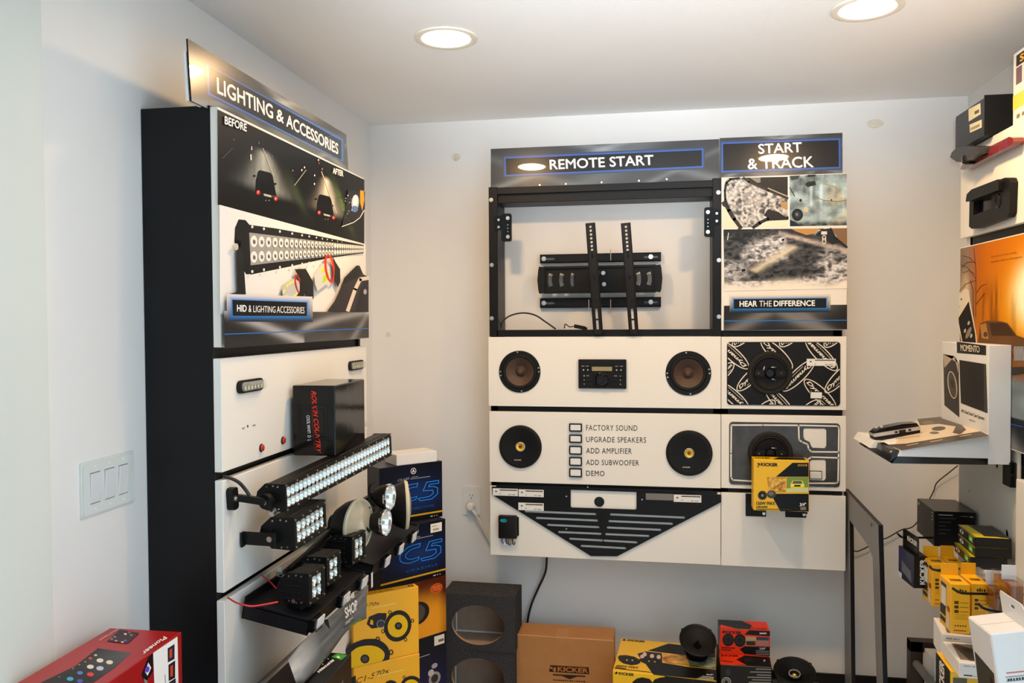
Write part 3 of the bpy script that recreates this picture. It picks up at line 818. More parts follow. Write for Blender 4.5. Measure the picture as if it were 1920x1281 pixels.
for s in (0, 1):
    for i in range(2):
        for j in range(2):
            x = (0.010 + 0.017 * i) if s == 0 else (w - 0.010 - 0.017 * (i + 1) + 0.003)
            G().box(x, x + 0.014, -0.0135, -0.011, h * (0.60 + 0.13 * j), h * (0.69 + 0.13 * j), 0.001).build('preset_button', 'black_plastic', st)
    x0, x1 = (0.008, 0.058) if s == 0 else (w - 0.058, w - 0.008)
    for j in range(3): G().box(x0, x1, -0.0138, -0.011, h * (0.09 + 0.14 * j), h * (0.215 + 0.14 * j), 0.0012).build('preset_button', 'black_plastic', st)
ik = Ink(st, 'front', 0.0139, rect=(0, w, 0, h))
for x, y in ((0.11, 0.64), (0.2, 0.64), (0.8, 0.64), (0.89, 0.64)): ik.box(x - 0.012, y - 0.02, x + 0.012, y + 0.02, '#c8c8c8')
for x, y in ((0.10, 0.77), (0.19, 0.77), (0.8, 0.77), (0.9, 0.77), (0.2, 0.44), (0.78, 0.44)): ik.box(x - 0.03, y - 0.014, x + 0.03, y + 0.014, '#8d8d8d')
for i, s in enumerate('321'): ik.text(s, (0.115, 0.13 + 0.14 * i), (0.13, 0.13 + 0.14 * i), (0.115, 0.18 + 0.14 * i), '#c8c8c8')
for i, s in enumerate('654'): ik.text(s, (0.87, 0.13 + 0.14 * i), (0.885, 0.13 + 0.14 * i), (0.87, 0.18 + 0.14 * i), '#c8c8c8')
ik.build('markings', None, 'print_matte')
# coaxial speaker on a damping sheet
def coax(px_, py_, r, label, loc_y):
    c = PY(px_, py_, loc_y); t = thing('coaxial_speaker', label, 'speaker', (c.x, loc_y, c.z), 0, 'coaxial speakers on the damping samples')
    G().lathe([(r, 0.0), (r, 0.006), (r - 0.004, 0.010), (r - 0.014, 0.010), (r - 0.017, 0.006)], 48).build('frame_ring', 'cone_dark', t)
    G().lathe([(r - 0.016, 0.0065), (r - 0.021, 0.009), (r - 0.027, 0.004)], 48).build('surround', 'rubber', t)
    G().lathe([(r - 0.026, 0.0045), (0.03, 0.001), (0.012, 0.0005), (0.0, 0.0005)], 48).build('cone', 'cone_black', t)
    G().lathe([(0.020, 0.008), (0.020, 0.014), (0.016, 0.022), (0.013, 0.012), (0.0, 0.012)], 28).build('tweeter', 'gloss_black', t)
    for s in (-1, 1):
        G().plate([(s * 0.018, 0.012), (s * 0.048, 0.012), (s * 0.056, 0.002), (s * 0.052, -0.012), (s * 0.02, -0.014)], -0.013, -0.006).build('bridge', 'black_plastic', t)
        G().lathe([(0.0, 0.022), (0.005, 0.0145), (0.006, 0.012)], 14, M=Matrix.Translation((s * 0.04, 0, -0.003))).build('super_tweeter', 'chrome', t)
    g = G().tube([(0.004, -0.016, 0.022), (0.012, -0.019, 0.022), (0.02, -0.016, 0.022)], 0.0012).tube([(0.006, -0.016, -0.022), (0.012, -0.018, -0.022), (0.018, -0.014, -0.027)], 0.0012).build('tinsel_lead', 'zinc', t)
    return t
def P4(x0, y0, x1, y1, Y): a = PY(x0, y0, Y); b = PY(x1, y1, Y); return a, b
# black sheet printed with the oval word marks
a, b = P4(1363, 759, 1575.5, 641, FY)
dm = thing('damping_sheet', 'black foil damping sheet covered in white oval word marks', 'damping sheet', (a.x, FY, a.z))
w, h = b.x - a.x, b.z - a.z
G().plate(rrect(0, w, 0, h, 0.012), -0.003, 0).build('sheet', 'black_plastic', dm)
ik = Ink(dm, 'front', 0.003, pix=True, clip=(0.003, w - 0.003, 0.003, h - 0.003))
def c6(x, y): return (1350 + x / 7.68, 630 + y / 7.68)
def oval(cx, cy, hl, hw, ang, word=True, flip=False, ends=('Dynamat',)):
    c = c6(cx, cy); ik.ring(c, hl / 7.68, hw / 7.68, 2.0, '#d9d2c4', 36, ang)
    a_ = math.radians(ang + (180 if flip else 0)); ux, uy = math.cos(a_), math.sin(a_); vx, vy = math.sin(a_), -math.cos(a_)
    L_, H_ = hl / 7.68 * 0.84, hw / 7.68 * 0.34
    o = (c[0] - ux * L_ - vx * H_, c[1] - uy * L_ - vy * H_)
    ik.text('Dynamat', o, (o[0] + ux * 2 * L_, o[1] + uy * 2 * L_), (o[0] + vx * 2.1 * H_, o[1] + vy * 2.1 * H_), '#d9d2c4', bold=0.035, shear=0.25)
    ik.line([(c[0] - ux * L_ * 0.5 - vx * H_ * 1.6, c[1] - uy * L_ * 0.5 - vy * H_ * 1.6), (c[0] + ux * L_ * 0.6 - vx * H_ * 1.6, c[1] + uy * L_ * 0.6 - vy * H_ * 1.6)], 1.0, '#bdb6aa')
for args in ((190, 270, 300, 95, 42, True, True), (815, 260, 310, 100, 43), (1130, 570, 320, 95, -44, True, True), (1460, 270, 320, 100, 45, True, True), (440, 600, 270, 90, -44), (200, 880, 300, 95, 42, True, True),
             (1440, 840, 310, 100, 43), (1720, 600, 300, 95, -46), (860, 960, 300, 95, 46, True, True), (330, 20, 200, 80, -40), (1010, 20, 200, 85, -40), (1640, 30, 190, 85, -42), (640, 1060, 200, 90, -40), (1290, 1060, 200, 90, -40), (60, 520, 190, 80, -44)):
    oval(*args)
for i in range(70):
    random.seed(i); x, y = random.uniform(120, 700), random.uniform(120, 960); s = random.uniform(0.2, 0.5); p = c6(x, y); ik.box(p[0], p[1], p[0] + s, p[1] + s * 0.7, '#6d7580')
ik.clip = None
ik.build('print', None, 'print_poster')
coax(1443, 699.5, 0.0795, 'coaxial speaker on the oval patterned black sheet', FY - 0.003)
def label_strip(x0, y0, x1, y1, Y, label, dark='#3a4058', name='price_label'):
    a, b = P4(x0, y0, x1, y1, Y); w, h = b.x - a.x, b.z - a.z
    t = thing(name, label, 'label', (a.x, Y, a.z), 0, 'shelf price labels')
    G().box(0, w, -0.0015, 0, 0, h, 0.0003).build('strip', 'white_card', t)
    ik = Ink(t, 'front', 0.0015, rect=(0, w, 0, h))
    ik.box(0.28, 0.72, 0.96, 0.88, dark); ik.box(0.10, 0.5, 0.17, 0.68, '#555555'); ik.ell((0.30, 0.25), 0.02, 0.06, '#222222'); ik.box(0.62, 0.16, 0.72, 0.24, '#777777'); ik.box(0.76, 0.16, 0.90, 0.24, '#777777')
    for i in range(9): ik.box(0.30 + 0.07 * i, 0.76, 0.335 + 0.07 * i, 0.84, '#8d93a8')
    ik.build('print', None, 'print_matte')
label_strip(1512.5, 686, 1567, 673, FY - 0.0035, 'white price label at the right of the oval patterned sheet')
a, b = P4(1519, 747, 1541, 735.5, FY - 0.003); t = thing('small_button', 'small white push button low on the oval patterned sheet', 'button', (a.x, FY - 0.003, a.z), 0, 'push buttons on the damping samples')
G().box(-0.002, b.x - a.x + 0.002, -0.004, 0, -0.002, b.z - a.z + 0.002, 0.001).build('bezel', 'gloss_black', t); G().box(0.0005, b.x - a.x - 0.0005, -0.007, -0.003, 0.0005, b.z - a.z - 0.0005, 0.001).build('key_cap', 'white_plastic', t)

# grey membrane sample with the cream seams
a, b = P4(1366, 909, 1576, 793, FY)
mb = thing('membrane_sample', 'dark grey plastic membrane sample with cream seams and cut-outs', 'damping sheet', (a.x, FY, a.z))
w, h = b.x - a.x, b.z - a.z
def mq(px_, py_): p = PY(px_, py_, FY); return (p.x - a.x, p.z - a.z)
G().plate(rrect(0, w, 0, h, 0.014), -0.0012, 0).build('border', 'white_laminate', mb)
mat('membrane', (0.045, 0.045, 0.047), 0.25, bump=0.6, bscale=25, var=0.3, vscale=20)
cuts = [[mq(*p) for p in ((1508, 803), (1546, 803.5), (1549, 807), (1549, 836), (1546, 840.5), (1523, 839.5), (1520, 835), (1518, 829), (1508, 824), (1506, 818), (1506, 806))],
        [mq(*p) for p in ((1521, 862), (1546, 862), (1548, 865), (1548, 897), (1545, 901), (1518, 900), (1518, 866))]]
G().plate(rrect(0.002, w - 0.002, 0.002, h - 0.002, 0.013), -0.003, -0.0012, cuts).build('membrane', 'membrane', mb)
seam = G()
def seamline(pts, wd=0.0052):
    q = [mq(*p) for p in pts]
    for i in range(len(q) - 1):
        A_, B_ = Vector(q[i]), Vector(q[i + 1]); d = (B_ - A_).normalized(); n_ = Vector((-d.y, d.x)) * wd / 2; e = d * wd * 0.3
        seam.plate([tuple(A_ - n_ - e), tuple(B_ - n_ + e), tuple(B_ + n_ + e), tuple(A_ + n_ - e)], -0.0036, -0.0028)
seamline([(1371, 797), (1430, 797), (1497, 797.5), (1570, 799), (1572.5, 803), (1572, 850), (1571, 903), (1568, 906), (1500, 906), (1440, 904), (1374, 900), (1370.5, 895), (1370.5, 850), (1371, 797)])
seamline([(1497, 797.5), (1498, 825), (1504, 829), (1514, 833), (1516, 842), (1521, 847), (1572, 847.5)])
seamline([(1572, 858.5), (1521, 857), (1513, 862), (1512, 905)])
seam.build('seam', 'white_laminate', mb)
coax(1444, 850, 0.0795, 'coaxial speaker partly behind the hanging yellow speaker box', FY - 0.003)
a, b = P4(1518, 897, 1540, 884, FY - 0.001); t = thing('small_button', 'small white push button in the lower cut-out of the grey membrane', 'button', (a.x, FY - 0.0012, a.z), 0, 'push buttons on the damping samples')
G().box(-0.002, b.x - a.x + 0.002, -0.004, 0, -0.002, b.z - a.z + 0.002, 0.001).build('bezel', 'gloss_black', t); G().box(0.0005, b.x - a.x - 0.0005, -0.007, -0.003, 0.0005, b.z - a.z - 0.0005, 0.001).build('key_cap', 'white_plastic', t)

# black amplifier plate with cut slots
am = thing('amplifier_plate', 'black wedge shaped plate with long cut slots under the button panel', 'display plate', (0, FY, -0.7))
def aq(px_, py_): p = PY(px_, py_, FY - 0.007); return (p.x, p.z + 0.7)
outer = [aq(*p) for p in ((922, 912.5), (1352, 928), (1352, 942), (1157, 1043.5), (1108, 1043), (923, 928))]
slots = []
for (x0, y0, x1, y1) in ((985, 959, 1117, 964.5), (1006, 971.5, 1120, 976.5), (1027, 984.5, 1123, 989), (1047.5, 998, 1127, 1001.5), (1068.5, 1010.5, 1130, 1014), (1090, 1024, 1173, 1028.5),
                         (1145, 965, 1283, 971), (1142, 977.5, 1260.5, 982.5), (1139, 989.5, 1238.5, 994), (1136, 1002, 1216.5, 1005.5), (1132.5, 1014, 1194, 1017.5)):
    A_, B_ = Vector(aq(x0, y0)), Vector(aq(x1, y1)); d = (B_ - A_).normalized(); n_ = Vector((-d.y, d.x)) * 0.0042
    slots.append([tuple(A_ - n_), tuple(B_ - n_), tuple(B_ + d * 0.003), tuple(B_ + n_), tuple(A_ + n_), tuple(A_ - d * 0.003)])
notch = [aq(*p) for p in ((1070, 918.5), (1193.5, 923), (1193.5, 954), (1191, 956), (1072, 952), (1070, 950))]
G().plate(outer, -0.007, -0.0035, slots + [notch]).build('plate', 'black_laminate', am)
G().lathe([(0.0095, 0.0), (0.0095, 0.003), (0.0085, 0.004), (0.008, 0.001), (0.0, 0.001)], 24, M=Matrix.Translation((aq(1123.5, 941.5)[0], -0.0005, aq(1123.5, 941.5)[1])) @ Matrix.Diagonal((2, 1, 2, 1))).build('grommet', 'gloss_black', am)
for px_, py_ in ((1062, 931), (1204, 937), (1062, 992), (1102, 913.5)):
    o = bolt.build('screw', 'zinc', am); q = aq(px_, py_); o.location = (q[0], -0.007, q[1]); o.scale = (0.35,) * 3
G().box(aq(930, 930)[0], aq(1345, 930)[0], -0.0034, 0, aq(1352, 928)[1] + 0.001, aq(1352, 928)[1] + 0.012).build('hanger_bar', 'black_laminate', am)
for i, (x0, y0, x1, y1, nm) in enumerate(((924, 929, 971, 917, 'leftmost of two white price labels side by side on the black wedge plate'), (972.5, 931, 1019.5, 919, 'second of two white price labels side by side on the black wedge plate'), (972, 956.5, 1019.5, 944, 'white price label just above the slots of the black wedge plate'), (1263, 941, 1315, 929, 'white price label at the right end of the black wedge plate'))):
    label_strip(x0, y0, x1, y1, FY - 0.0075, nm, '#1c1c20')
a, b = P4(1211, 939, 1262, 926.5, FY - 0.0075); t = thing('label_holder', 'empty clear label holder on the right of the black wedge plate', 'label holder', (a.x, FY - 0.0075, a.z))
G().box(0, b.x - a.x, -0.0012, 0, 0, b.z - a.z).build('holder', 'grey_laminate', t); G().box(0, b.x - a.x, -0.003, -0.0012, 0, 0.004).build('lip', 'gloss_black', t)
# wiring module with stubs of wire
a, b = P4(935, 1007, 973, 966, FY); md = thing('wiring_module', 'small black wiring module with blue printed mark and cut wires', 'module', (a.x, FY, a.z))
w, h = b.x - a.x, b.z - a.z
G().box(0.003, w - 0.006, -0.024, 0, 0, h, 0.004).build('case', 'black_plastic', md)
for xx in (0.0, w - 0.006): G().box(xx, xx + 0.006, -0.006, 0, h * 0.1, h * 0.92, 0.001).build('flange', 'black_plastic', md)
ik = Ink(md, 'front', 0.0245, rect=(0, w, 0, h)); ik.ring((0.30, 0.80), 0.16, 0.075, 0.02, '#18b4c8'); ik.text('PAC', (0.19, 0.76), (0.41, 0.76), (0.19, 0.84), '#18c8dc', bold=0.02); ik.build('print', None, 'print_matte')
mat('blue_wire', (0.02, 0.05, 0.45), 0.4)
for i, (mm, dz) in enumerate((('blue_wire', 0.020), ('glue_white', 0.026), ('black_wire', 0.022), ('blue_wire', 0.027), ('brass_yellow', 0.021), ('black_wire', 0.024))):
    x = 0.015 + 0.0085 * i
    G().tube([(x, -0.012, 0.003), (x + 0.001, -0.014, -dz * 0.7), (x + 0.006, -0.013, -dz), (x + 0.010, -0.011, -dz * 0.6)], 0.0022, 6).build('wire', mm, md)
# yellow speaker carton resting on two black prongs
def carton(name, label, x, y, zt, rot, w, d, h, m, group=None, bev=0.0015, rx=0.0, ry=0.0):
    t = thing(name, label, 'box', (x, y, zt - h), rot, group, rx, ry)
    G().box(0, w, 0, d, 0, h, bev).build('carton_body', m, t, smooth=False)
    return t
def px_box(root, face, off): return Ink(root, face, off, pix=True)
def car_front(ik, c, s, body, glass='#20242a'):
    x, y = c
    ik.poly([(x - 10 * s, y + 3 * s), (x - 9.5 * s, y - 1 * s), (x - 6.5 * s, y - 6 * s), (x + 6.5 * s, y - 6 * s), (x + 9.5 * s, y - 1 * s), (x + 10 * s, y + 3 * s), (x + 9 * s, y + 5 * s), (x - 9 * s, y + 5 * s)], body)
    ik.poly([(x - 7 * s, y - 1.5 * s), (x - 5.4 * s, y - 5.2 * s), (x + 5.4 * s, y - 5.2 * s), (x + 7 * s, y - 1.5 * s)], glass)
    ik.poly([(x - 4 * s, y + 2.6 * s), (x - 4.6 * s, y + 0.4 * s), (x + 4.6 * s, y + 0.4 * s), (x + 4 * s, y + 2.6 * s)], '#15181a')
    for q in (-1, 1): ik.ell((x + q * 7 * s, y + 1 * s), 1.9 * s, 1.1 * s, '#f4f4e8')

# hanging yellow carton on two prongs under the grey membrane
hb = carton('speaker_carton', 'yellow and black KICKER speaker box hanging over the grey membrane', 0.3535, 2.986, -0.499, 0, 0.190, 0.062, 0.184, 'carton_kicker', 'yellow speaker cartons')
ik = px_box(hb, 'front', 0.0)
ik.poly([(1516, 868), (1486, 868), (1455, 894), (1516, 894)], '#101012')
ik.poly([(1445, 926), (1516, 926), (1516, 959), (1463, 959)], '#101012')
ik.poly([(1438, 895), (1473, 894.5), (1473, 923), (1450, 923), (1440, 912)], '#c87a1e')
ik.grid((1441, 922), (1473, 922), (1473, 895), (1441, 895), 24, 20, lambda u, v: mix3((0.45, 0.18, 0.02), (0.95, 0.62, 0.12), np.clip(fbm(u * 4, v * 5, 3) * 1.6 - 0.35, 0, 1)) * (0.35 + 0.9 * fbm(u * 9 + 4, v * 9, 2)))
ik.poly([(1475, 923), (1515.5, 923), (1515.5, 894.5), (1475, 894.5)], '#7d9a4a'); ik.poly([(1475, 923), (1515.5, 923), (1515.5, 914), (1475, 916)], '#c9cf9a')
car_front(ik, (1495, 909), 1.35, '#d8d020', '#50606a')
ik.ring((1429.5, 929), 8.5, 8.5, 2.5, '#3c3a34'); ik.ell((1429.5, 929), 6, 6, '#23221f'); ik.ell((1429.5, 929), 2.6, 2.6, '#8d8b80')
ik.ell((1446.5, 927), 8.5, 7.5, '#4a4a46'); ik.ell((1445.5, 925.5), 5, 4, '#76767a')
ik.poly([(1419.5, 868.5), (1423.5, 873.8), (1424.5, 873.8), (1424.5, 868.5)], '#141210'); ik.poly([(1419.8, 872), (1423, 876), (1419.8, 876)], '#141210')
ik.text('KICKER', (1426, 874), (1458, 875), (1426.5, 867.5), '#141210', bold=0.05)
ik.text('150W MAX', (1418, 947), (1453.5, 947), (1418, 940.5), '#141210', bold=0.03); ik.bars((1418, 952), (1440, 952), (1418, 949), 6, '#3c3010')
ik.line([(1418, 954.5), (1484, 955.5)], 1.2, '#55430c')
ik.text('3/4"', (1499, 949.5), (1511, 949), (1499.5, 943), '#f4f2ec', bold=0.03)
for i in range(3): ik.line([(1501, 951.5 + 2 * i), (1511, 951.3 + 2 * i)], 0.9, '#b8b8b4')
ik.poly([(1496, 871), (1513, 871), (1513, 874), (1496, 874)], '#c8a84a'); ik.bars((1497, 873.6), (1512, 873.6), (1497, 871.4), 5, '#201808')
ik.build('print')
ik = px_box(hb, 'top', 0.184)
ik.rect = (0, 0.19, 0, 0.062); ik.pix = False; ik.poly([(0.35, 0.1), (0.95, 0.1), (0.95, 0.9), (0.5, 0.9)], '#201c10'); ik.text('KICKER', (0.05, 0.3), (0.32, 0.3), (0.05, 0.7), '#141210', bold=0.04); ik.build('top_print')
pt = thing('box_prong', 'flat black steel prong bracket holding up the hanging yellow box', 'bracket', (0.0, FY, -0.69))
def pq(px_, py_): p = PY(px_, py_, FY - 0.003); return (p.x, p.z + 0.69)
for (x0, x1, y0, y1) in ((1398, 1436.5, 927, 968), (1472.5, 1512, 945, 970)):
    a_, b_ = pq(x0, y1), pq(x1, y0)
    G().box(a_[0], b_[0], -0.003, 0, a_[1], b_[1], 0.001).build('back_plate', 'black_steel', pt)
    G().box((a_[0] + b_[0]) / 2 + 0.002, (a_[0] + b_[0]) / 2 + 0.022, -0.115, -0.002, 0.003, 0.0065, 0.0008).build('prong', 'black_steel', pt)
    o = bolt.build('bolt', 'zinc', pt); o.location = (b_[0] - 0.008, -0.003, a_[1] + 0.012); o.scale = (0.7,) * 3

# ================================================================== tall cabinet on the left wall
CX0, CXF = XL, -0.998         # wall side, carcass front
CY0, CY1 = 1.708, 2.652
cabL = thing('display_cabinet', 'tall black display cabinet with cream front panels on the left wall', 'display cabinet', (CXF, CY0, -ZC), 90)
# local: x along the wall (away from camera), y towards the wall, z up from the floor
DEP = CXF - CX0 - 0.001; LEN = CY1 - CY0; TOPZ = 0.497 + ZC
G().box(0, 0.016, -0.003, DEP, 0.002, TOPZ, 0.001).build('side_panel', 'black_laminate', cabL)
G().box(LEN - 0.016, LEN, -0.003, DEP, 0.002, TOPZ, 0.001).build('side_panel', 'black_laminate', cabL)
G().box(0.016, LEN - 0.016, 0.0, DEP, TOPZ - 0.016, TOPZ, 0.001).build('top_panel', 'black_laminate', cabL)
G().box(0.016, LEN - 0.016, DEP - 0.008, DEP, 0.002, TOPZ - 0.022).build('back_panel', 'black_laminate', cabL)
for z in (-0.069, -0.353, -0.6325, -0.912):
    G().box(0.016, LEN - 0.016, 0.004, 0.06, z + ZC - 0.03, z + ZC + 0.03, 0.001).build('rail', 'black_steel', cabL)
PF = 0.023                     # panels stand 23 mm proud of the carcass
PANL = []
for (z0, z1, x0, x1) in ((-0.056, 0.4925, -0.001, LEN + 0.002), (-0.3435, -0.0815, -0.036, LEN + 0.004), (-0.6225, -0.363, -0.02, LEN + 0.002), (-0.900, -0.642, -0.012, LEN + 0.002)):
    x0 = max(x0, -0.004)
    g = G().box(x0, x1, -PF, -0.0035, z0 + ZC, z1 + ZC, 0.0012)
    PANL.append(g.build('front_panel', 'white_laminate', cabL))
G().box(0, LEN, -PF, -0.0035, 0.10, 0.588, 0.0012).build('front_panel', 'white_laminate', cabL)
ik = Ink(cabL, 'front', PF, pix=True)
def night(u, v):
    # two headlight scenes on a dark road
    s = np.zeros_like(u) + 0.006
    def cone(cx, cy, w0, gain, warm):
        t = (cy - v) / 0.50
        inside = np.exp(-((u - cx - 0.02 * t) / (w0 * (0.25 + 0.9 * np.clip(t, 0, 1.2)))) ** 2) * sstep(-0.02, 0.15, t) * (1 - sstep(0.85, 1.12, t))
        n = 0.7 + 0.6 * fbm(u * 60, v * 6, 3)
        k = inside * gain * n
        return np.array([k * warm[0], k * warm[1], k * warm[2]])
    a = np.array([s, s, s]) + cone(0.235, 0.80, 0.105, 0.42, (0.80, 0.86, 0.80)) + cone(0.655, 0.80, 0.085, 0.55, (0.95, 0.90, 0.78))
    gr = np.exp(-(((u - 0.80) + 0.25 * (v - 0.45)) / 0.03) ** 2) * np.exp(-((v - 0.45) / 0.28) ** 2) * (0.2 + fbm(u * 40, v * 40, 2)); a = a + np.array([gr * 0.10, gr * 0.20, gr * 0.04])
    gr = np.exp(-(((u - 0.44) + 0.25 * (v - 0.40)) / 0.03) ** 2) * np.exp(-((v - 0.4) / 0.2) ** 2); a = a + np.array([gr * 0.03, gr * 0.05, gr * 0.02])
    return a
NB = ((408, 384), (683, 458), (683, 337), (407.5, 205))
ik.grid(*NB, 150, 90, night)
def nightcar(x, y, s):
    ik.poly([(x - 17 * s, y + 22 * s), (x - 16 * s, y + 2 * s), (x - 12 * s, y - 16 * s), (x - 8 * s, y - 19 * s), (x + 12 * s, y - 14 * s), (x + 16 * s, y - 8 * s), (x + 20 * s, y + 12 * s), (x + 23 * s, y + 30 * s)], '#070707')
    ik.ell((x - 18.5 * s, y - 8 * s), 3 * s, 2 * s, '#070707'); ik.ell((x + 21 * s, y + 7 * s), 2.5 * s, 2 * s, '#070707')
    ik.ell((x - 11 * s, y + 23 * s), 3.6 * s, 4.6 * s, '#c01820', rot=20); ik.ell((x - 11.5 * s, y + 22 * s), 1.8 * s, 2.6 * s, '#ff8a80')
    ik.ell((x + 22 * s, y + 35 * s), 3.6 * s, 4 * s, '#c01820', rot=20); ik.ell((x + 21.5 * s, y + 34.5 * s), 1.6 * s, 2.2 * s, '#ff9a90')
    ik.poly([(x - 1 * s, y + 25 * s), (x + 13 * s, y + 28.5 * s), (x + 13.5 * s, y + 32.5 * s), (x - 0.5 * s, y + 29 * s)], '#b5b3a5')
    for q in (3, 9): ik.ell((x + q * s, y + 38 * s), 1.2 * s, 1.4 * s, '#8a8a8a')
nightcar(495, 338, 1.0); nightcar(607, 380, 0.82)
ik.line([(469.5, 290), (470, 300)], 2, '#e8e8e0'); ik.line([(471, 275), (471, 281)], 1.6, '#e0e0da'); ik.line([(416, 297), (435, 278)], 1, '#6d6d66')
ik.line([(492, 278), (512, 330)], 1.1, '#b9b8ac'); ik.line([(551, 348), (573, 319)], 1.2, '#a5a296'); ik.line([(602, 322), (620, 372), (630, 400)], 1.1, '#c8c2ac')
for x, y, c in ((565, 319, '#e8d8d0'), (570, 314, '#f0e0e0'), (548, 320, '#8d8d88'), (589, 329, '#d8d8d8'), (588.5, 345, '#e8e8e0'), (596, 300, '#9ad0d0'), (597, 306, '#a03040'), (603, 317, '#b06a70'), (509, 293, '#6a706c'), (484, 268, '#777777'), (437, 262, '#666666')): ik.ell((x, y), 1.1, 2.0, c, 10)
# headlamp at the far edge
ik.poly([(651, 356), (683, 360), (683, 392), (674, 408), (640, 425), (646, 395)], '#2a2a30'); ik.ell((665, 380), 7, 15, '#a9b4c4', rot=4); ik.ell((665, 377), 5, 11, '#dfe6ea', rot=4); ik.ell((664, 392), 6, 6, '#5a78b0')
ik.poly([(674, 357), (681, 358), (682, 375), (678, 395), (674, 380)], '#d89a20'); ik.line([(640, 425), (662, 417), (674, 408), (681, 395)], 1.4, '#e4e4de')
for i in range(26):
    random.seed(200 + i); ik.ell((random.uniform(646, 660), random.uniform(362, 412)), random.uniform(0.5, 1.4), random.uniform(0.5, 1.6), random.choice(['#8f98a4', '#d9dde0', '#55606c']), 6)
ik.text('BEFORE', (418.5, 233), (460, 247.5), (418.5, 217), '#f2f2ee', bold=0.03); ik.text('AFTER', (622, 325.5), (641.5, 331.5), (622, 314), '#f0ece2', bold=0.03)
# pale field with the big light bar
ik.grid((409.5, 590), (684.5, 588), (683.5, 458), (408.3, 384), 30, 30, lambda u, v: np.array([0.74 - 0.02 * u, 0.72 - 0.03 * u, 0.70 - 0.05 * u]) + 0 * v)
def c2(x, y): return (380 + x / 4.27, 360 + y / 4.27)
def cp(*l): return [c2(*p) for p in l]
ik.poly(cp((240, 400), (245, 290), (275, 220), (330, 225), (360, 260), (360, 660), (335, 660), (300, 600), (270, 470)), '#1d1d1f')
ik.poly(cp((340, 260), (560, 290), (900, 350), (1280, 425), (1280, 490), (1000, 530), (700, 595), (375, 662), (345, 650)), '#232325')
ik.poly(cp((360, 325), (560, 350), (900, 392), (1278, 432), (1278, 484), (1000, 518), (700, 548), (372, 588)), '#9d9c98')
xl = [365, 430, 487, 540, 590, 635, 678, 716, 750, 782, 815, 845, 875, 905, 932, 958, 982, 1005, 1027, 1048, 1068, 1087, 1105, 1122, 1138, 1153, 1168, 1182, 1195, 1208, 1220, 1231, 1242, 1252, 1261, 1270]
def bt(x): t = (x - 365) / 913.0; return (330 + 103 * t, 588 - 104 * t ** 0.95)
for i in range(len(xl) - 1):
    xm = (xl[i] + xl[i + 1]) / 2; rw = (xl[i + 1] - xl[i]) * 0.42; t0, t1 = bt(xm)
    for f_ in (0.25, 0.75):
        yy = t0 + (t1 - t0) * f_; rh = (t1 - t0) * 0.19
        ik.ell(c2(xm, yy), rw / 4.27, rh / 4.27, '#dedcd6', 12)
        if i < 18: ik.ell(c2(xm + rw * 0.1, yy + rh * 0.1), rw * 0.45 / 4.27, rh * 0.4 / 4.27, '#7d7c78', 8); ik.line([c2(xm - rw * 0.3, yy - rh * 0.3), c2(xm + rw * 0.3, yy + rh * 0.4)], 0.8, '#333333')
for i, x in enumerate((363, 457, 586, 685, 765, 822, 880, 928, 968, 1007, 1050, 1085)):
    r_ = (3.0 - 0.2 * i); yt = 280 + (x - 363) * 0.168; yb = 638 - (x - 363) * 0.155
    for yy in (yt, yb): ik.ell(c2(x, yy), max(0.6, r_ * 0.75), max(0.7, r_), '#d8d4c4', 8)
ik.poly(cp((232, 460), (275, 430), (290, 560), (310, 860), (250, 870), (238, 700)), '#2a2b2d'); ik.poly(cp((160, 880), (180, 815), (250, 800), (310, 860), (200, 900)), '#1f2a38'); ik.ell(c2(230, 440), 4, 6.5, '#b9b8a8'); ik.ell(c2(295, 440), 7, 14, '#1a1a1b')
# two bulbs
ik.poly(cp((600, 790), (610, 745), (700, 690), (740, 720), (750, 800), (650, 865), (610, 860)), '#b9bbb8')
for (x, y) in ((615, 790), (640, 745), (665, 725), (690, 712), (632, 830), (660, 850), (690, 832), (712, 815)): ik.poly(cp((x - 12, y + 12), (x + 8, y - 14), (x + 14, y + 2), (x - 4, y + 26)), '#e4dc50')
ik.ring(c2(728, 738), 6, 18, 3, '#b8202c', rot=-12); ik.poly(cp((700, 620), (790, 615), (850, 720), (855, 850), (830, 885), (790, 800), (760, 865), (740, 820), (745, 700)), '#2a2726')
ik.poly(cp((858, 665), (930, 570), (985, 600), (985, 720), (885, 795), (865, 740)), '#c6c8c4'); ik.poly(cp((905, 640), (950, 580), (965, 600), (920, 655)), '#e0d83c'); ik.poly(cp((925, 735), (930, 680), (975, 640), (980, 690)), '#b4cc2c')
ik.ring(c2(985, 615), 10, 27, 4.5, '#c83018', rot=-8); ik.poly(cp((1000, 500), (1030, 560), (1068, 620), (1070, 720), (1050, 765), (1020, 700), (1025, 600)), '#2e2a2a')
# off-road truck corner
ik.poly(cp((960, 960), (1020, 880), (1075, 765), (1100, 690), (1200, 590), (1225, 590), (1255, 660), (1298, 680), (1298, 962)), '#3a3438'); ik.poly(cp((1085, 740), (1110, 680), (1205, 592), (1250, 650), (1200, 690)), '#221f22')
ik.line(cp((1130, 950), (1190, 780), (1230, 700), (1298, 690)), 7, '#d5c8b8'); ik.poly(cp((1190, 960), (1230, 780), (1260, 720), (1298, 705), (1298, 960)), '#241f26'); ik.ell(c2(1270, 800), 3, 5, '#b0a8b0')
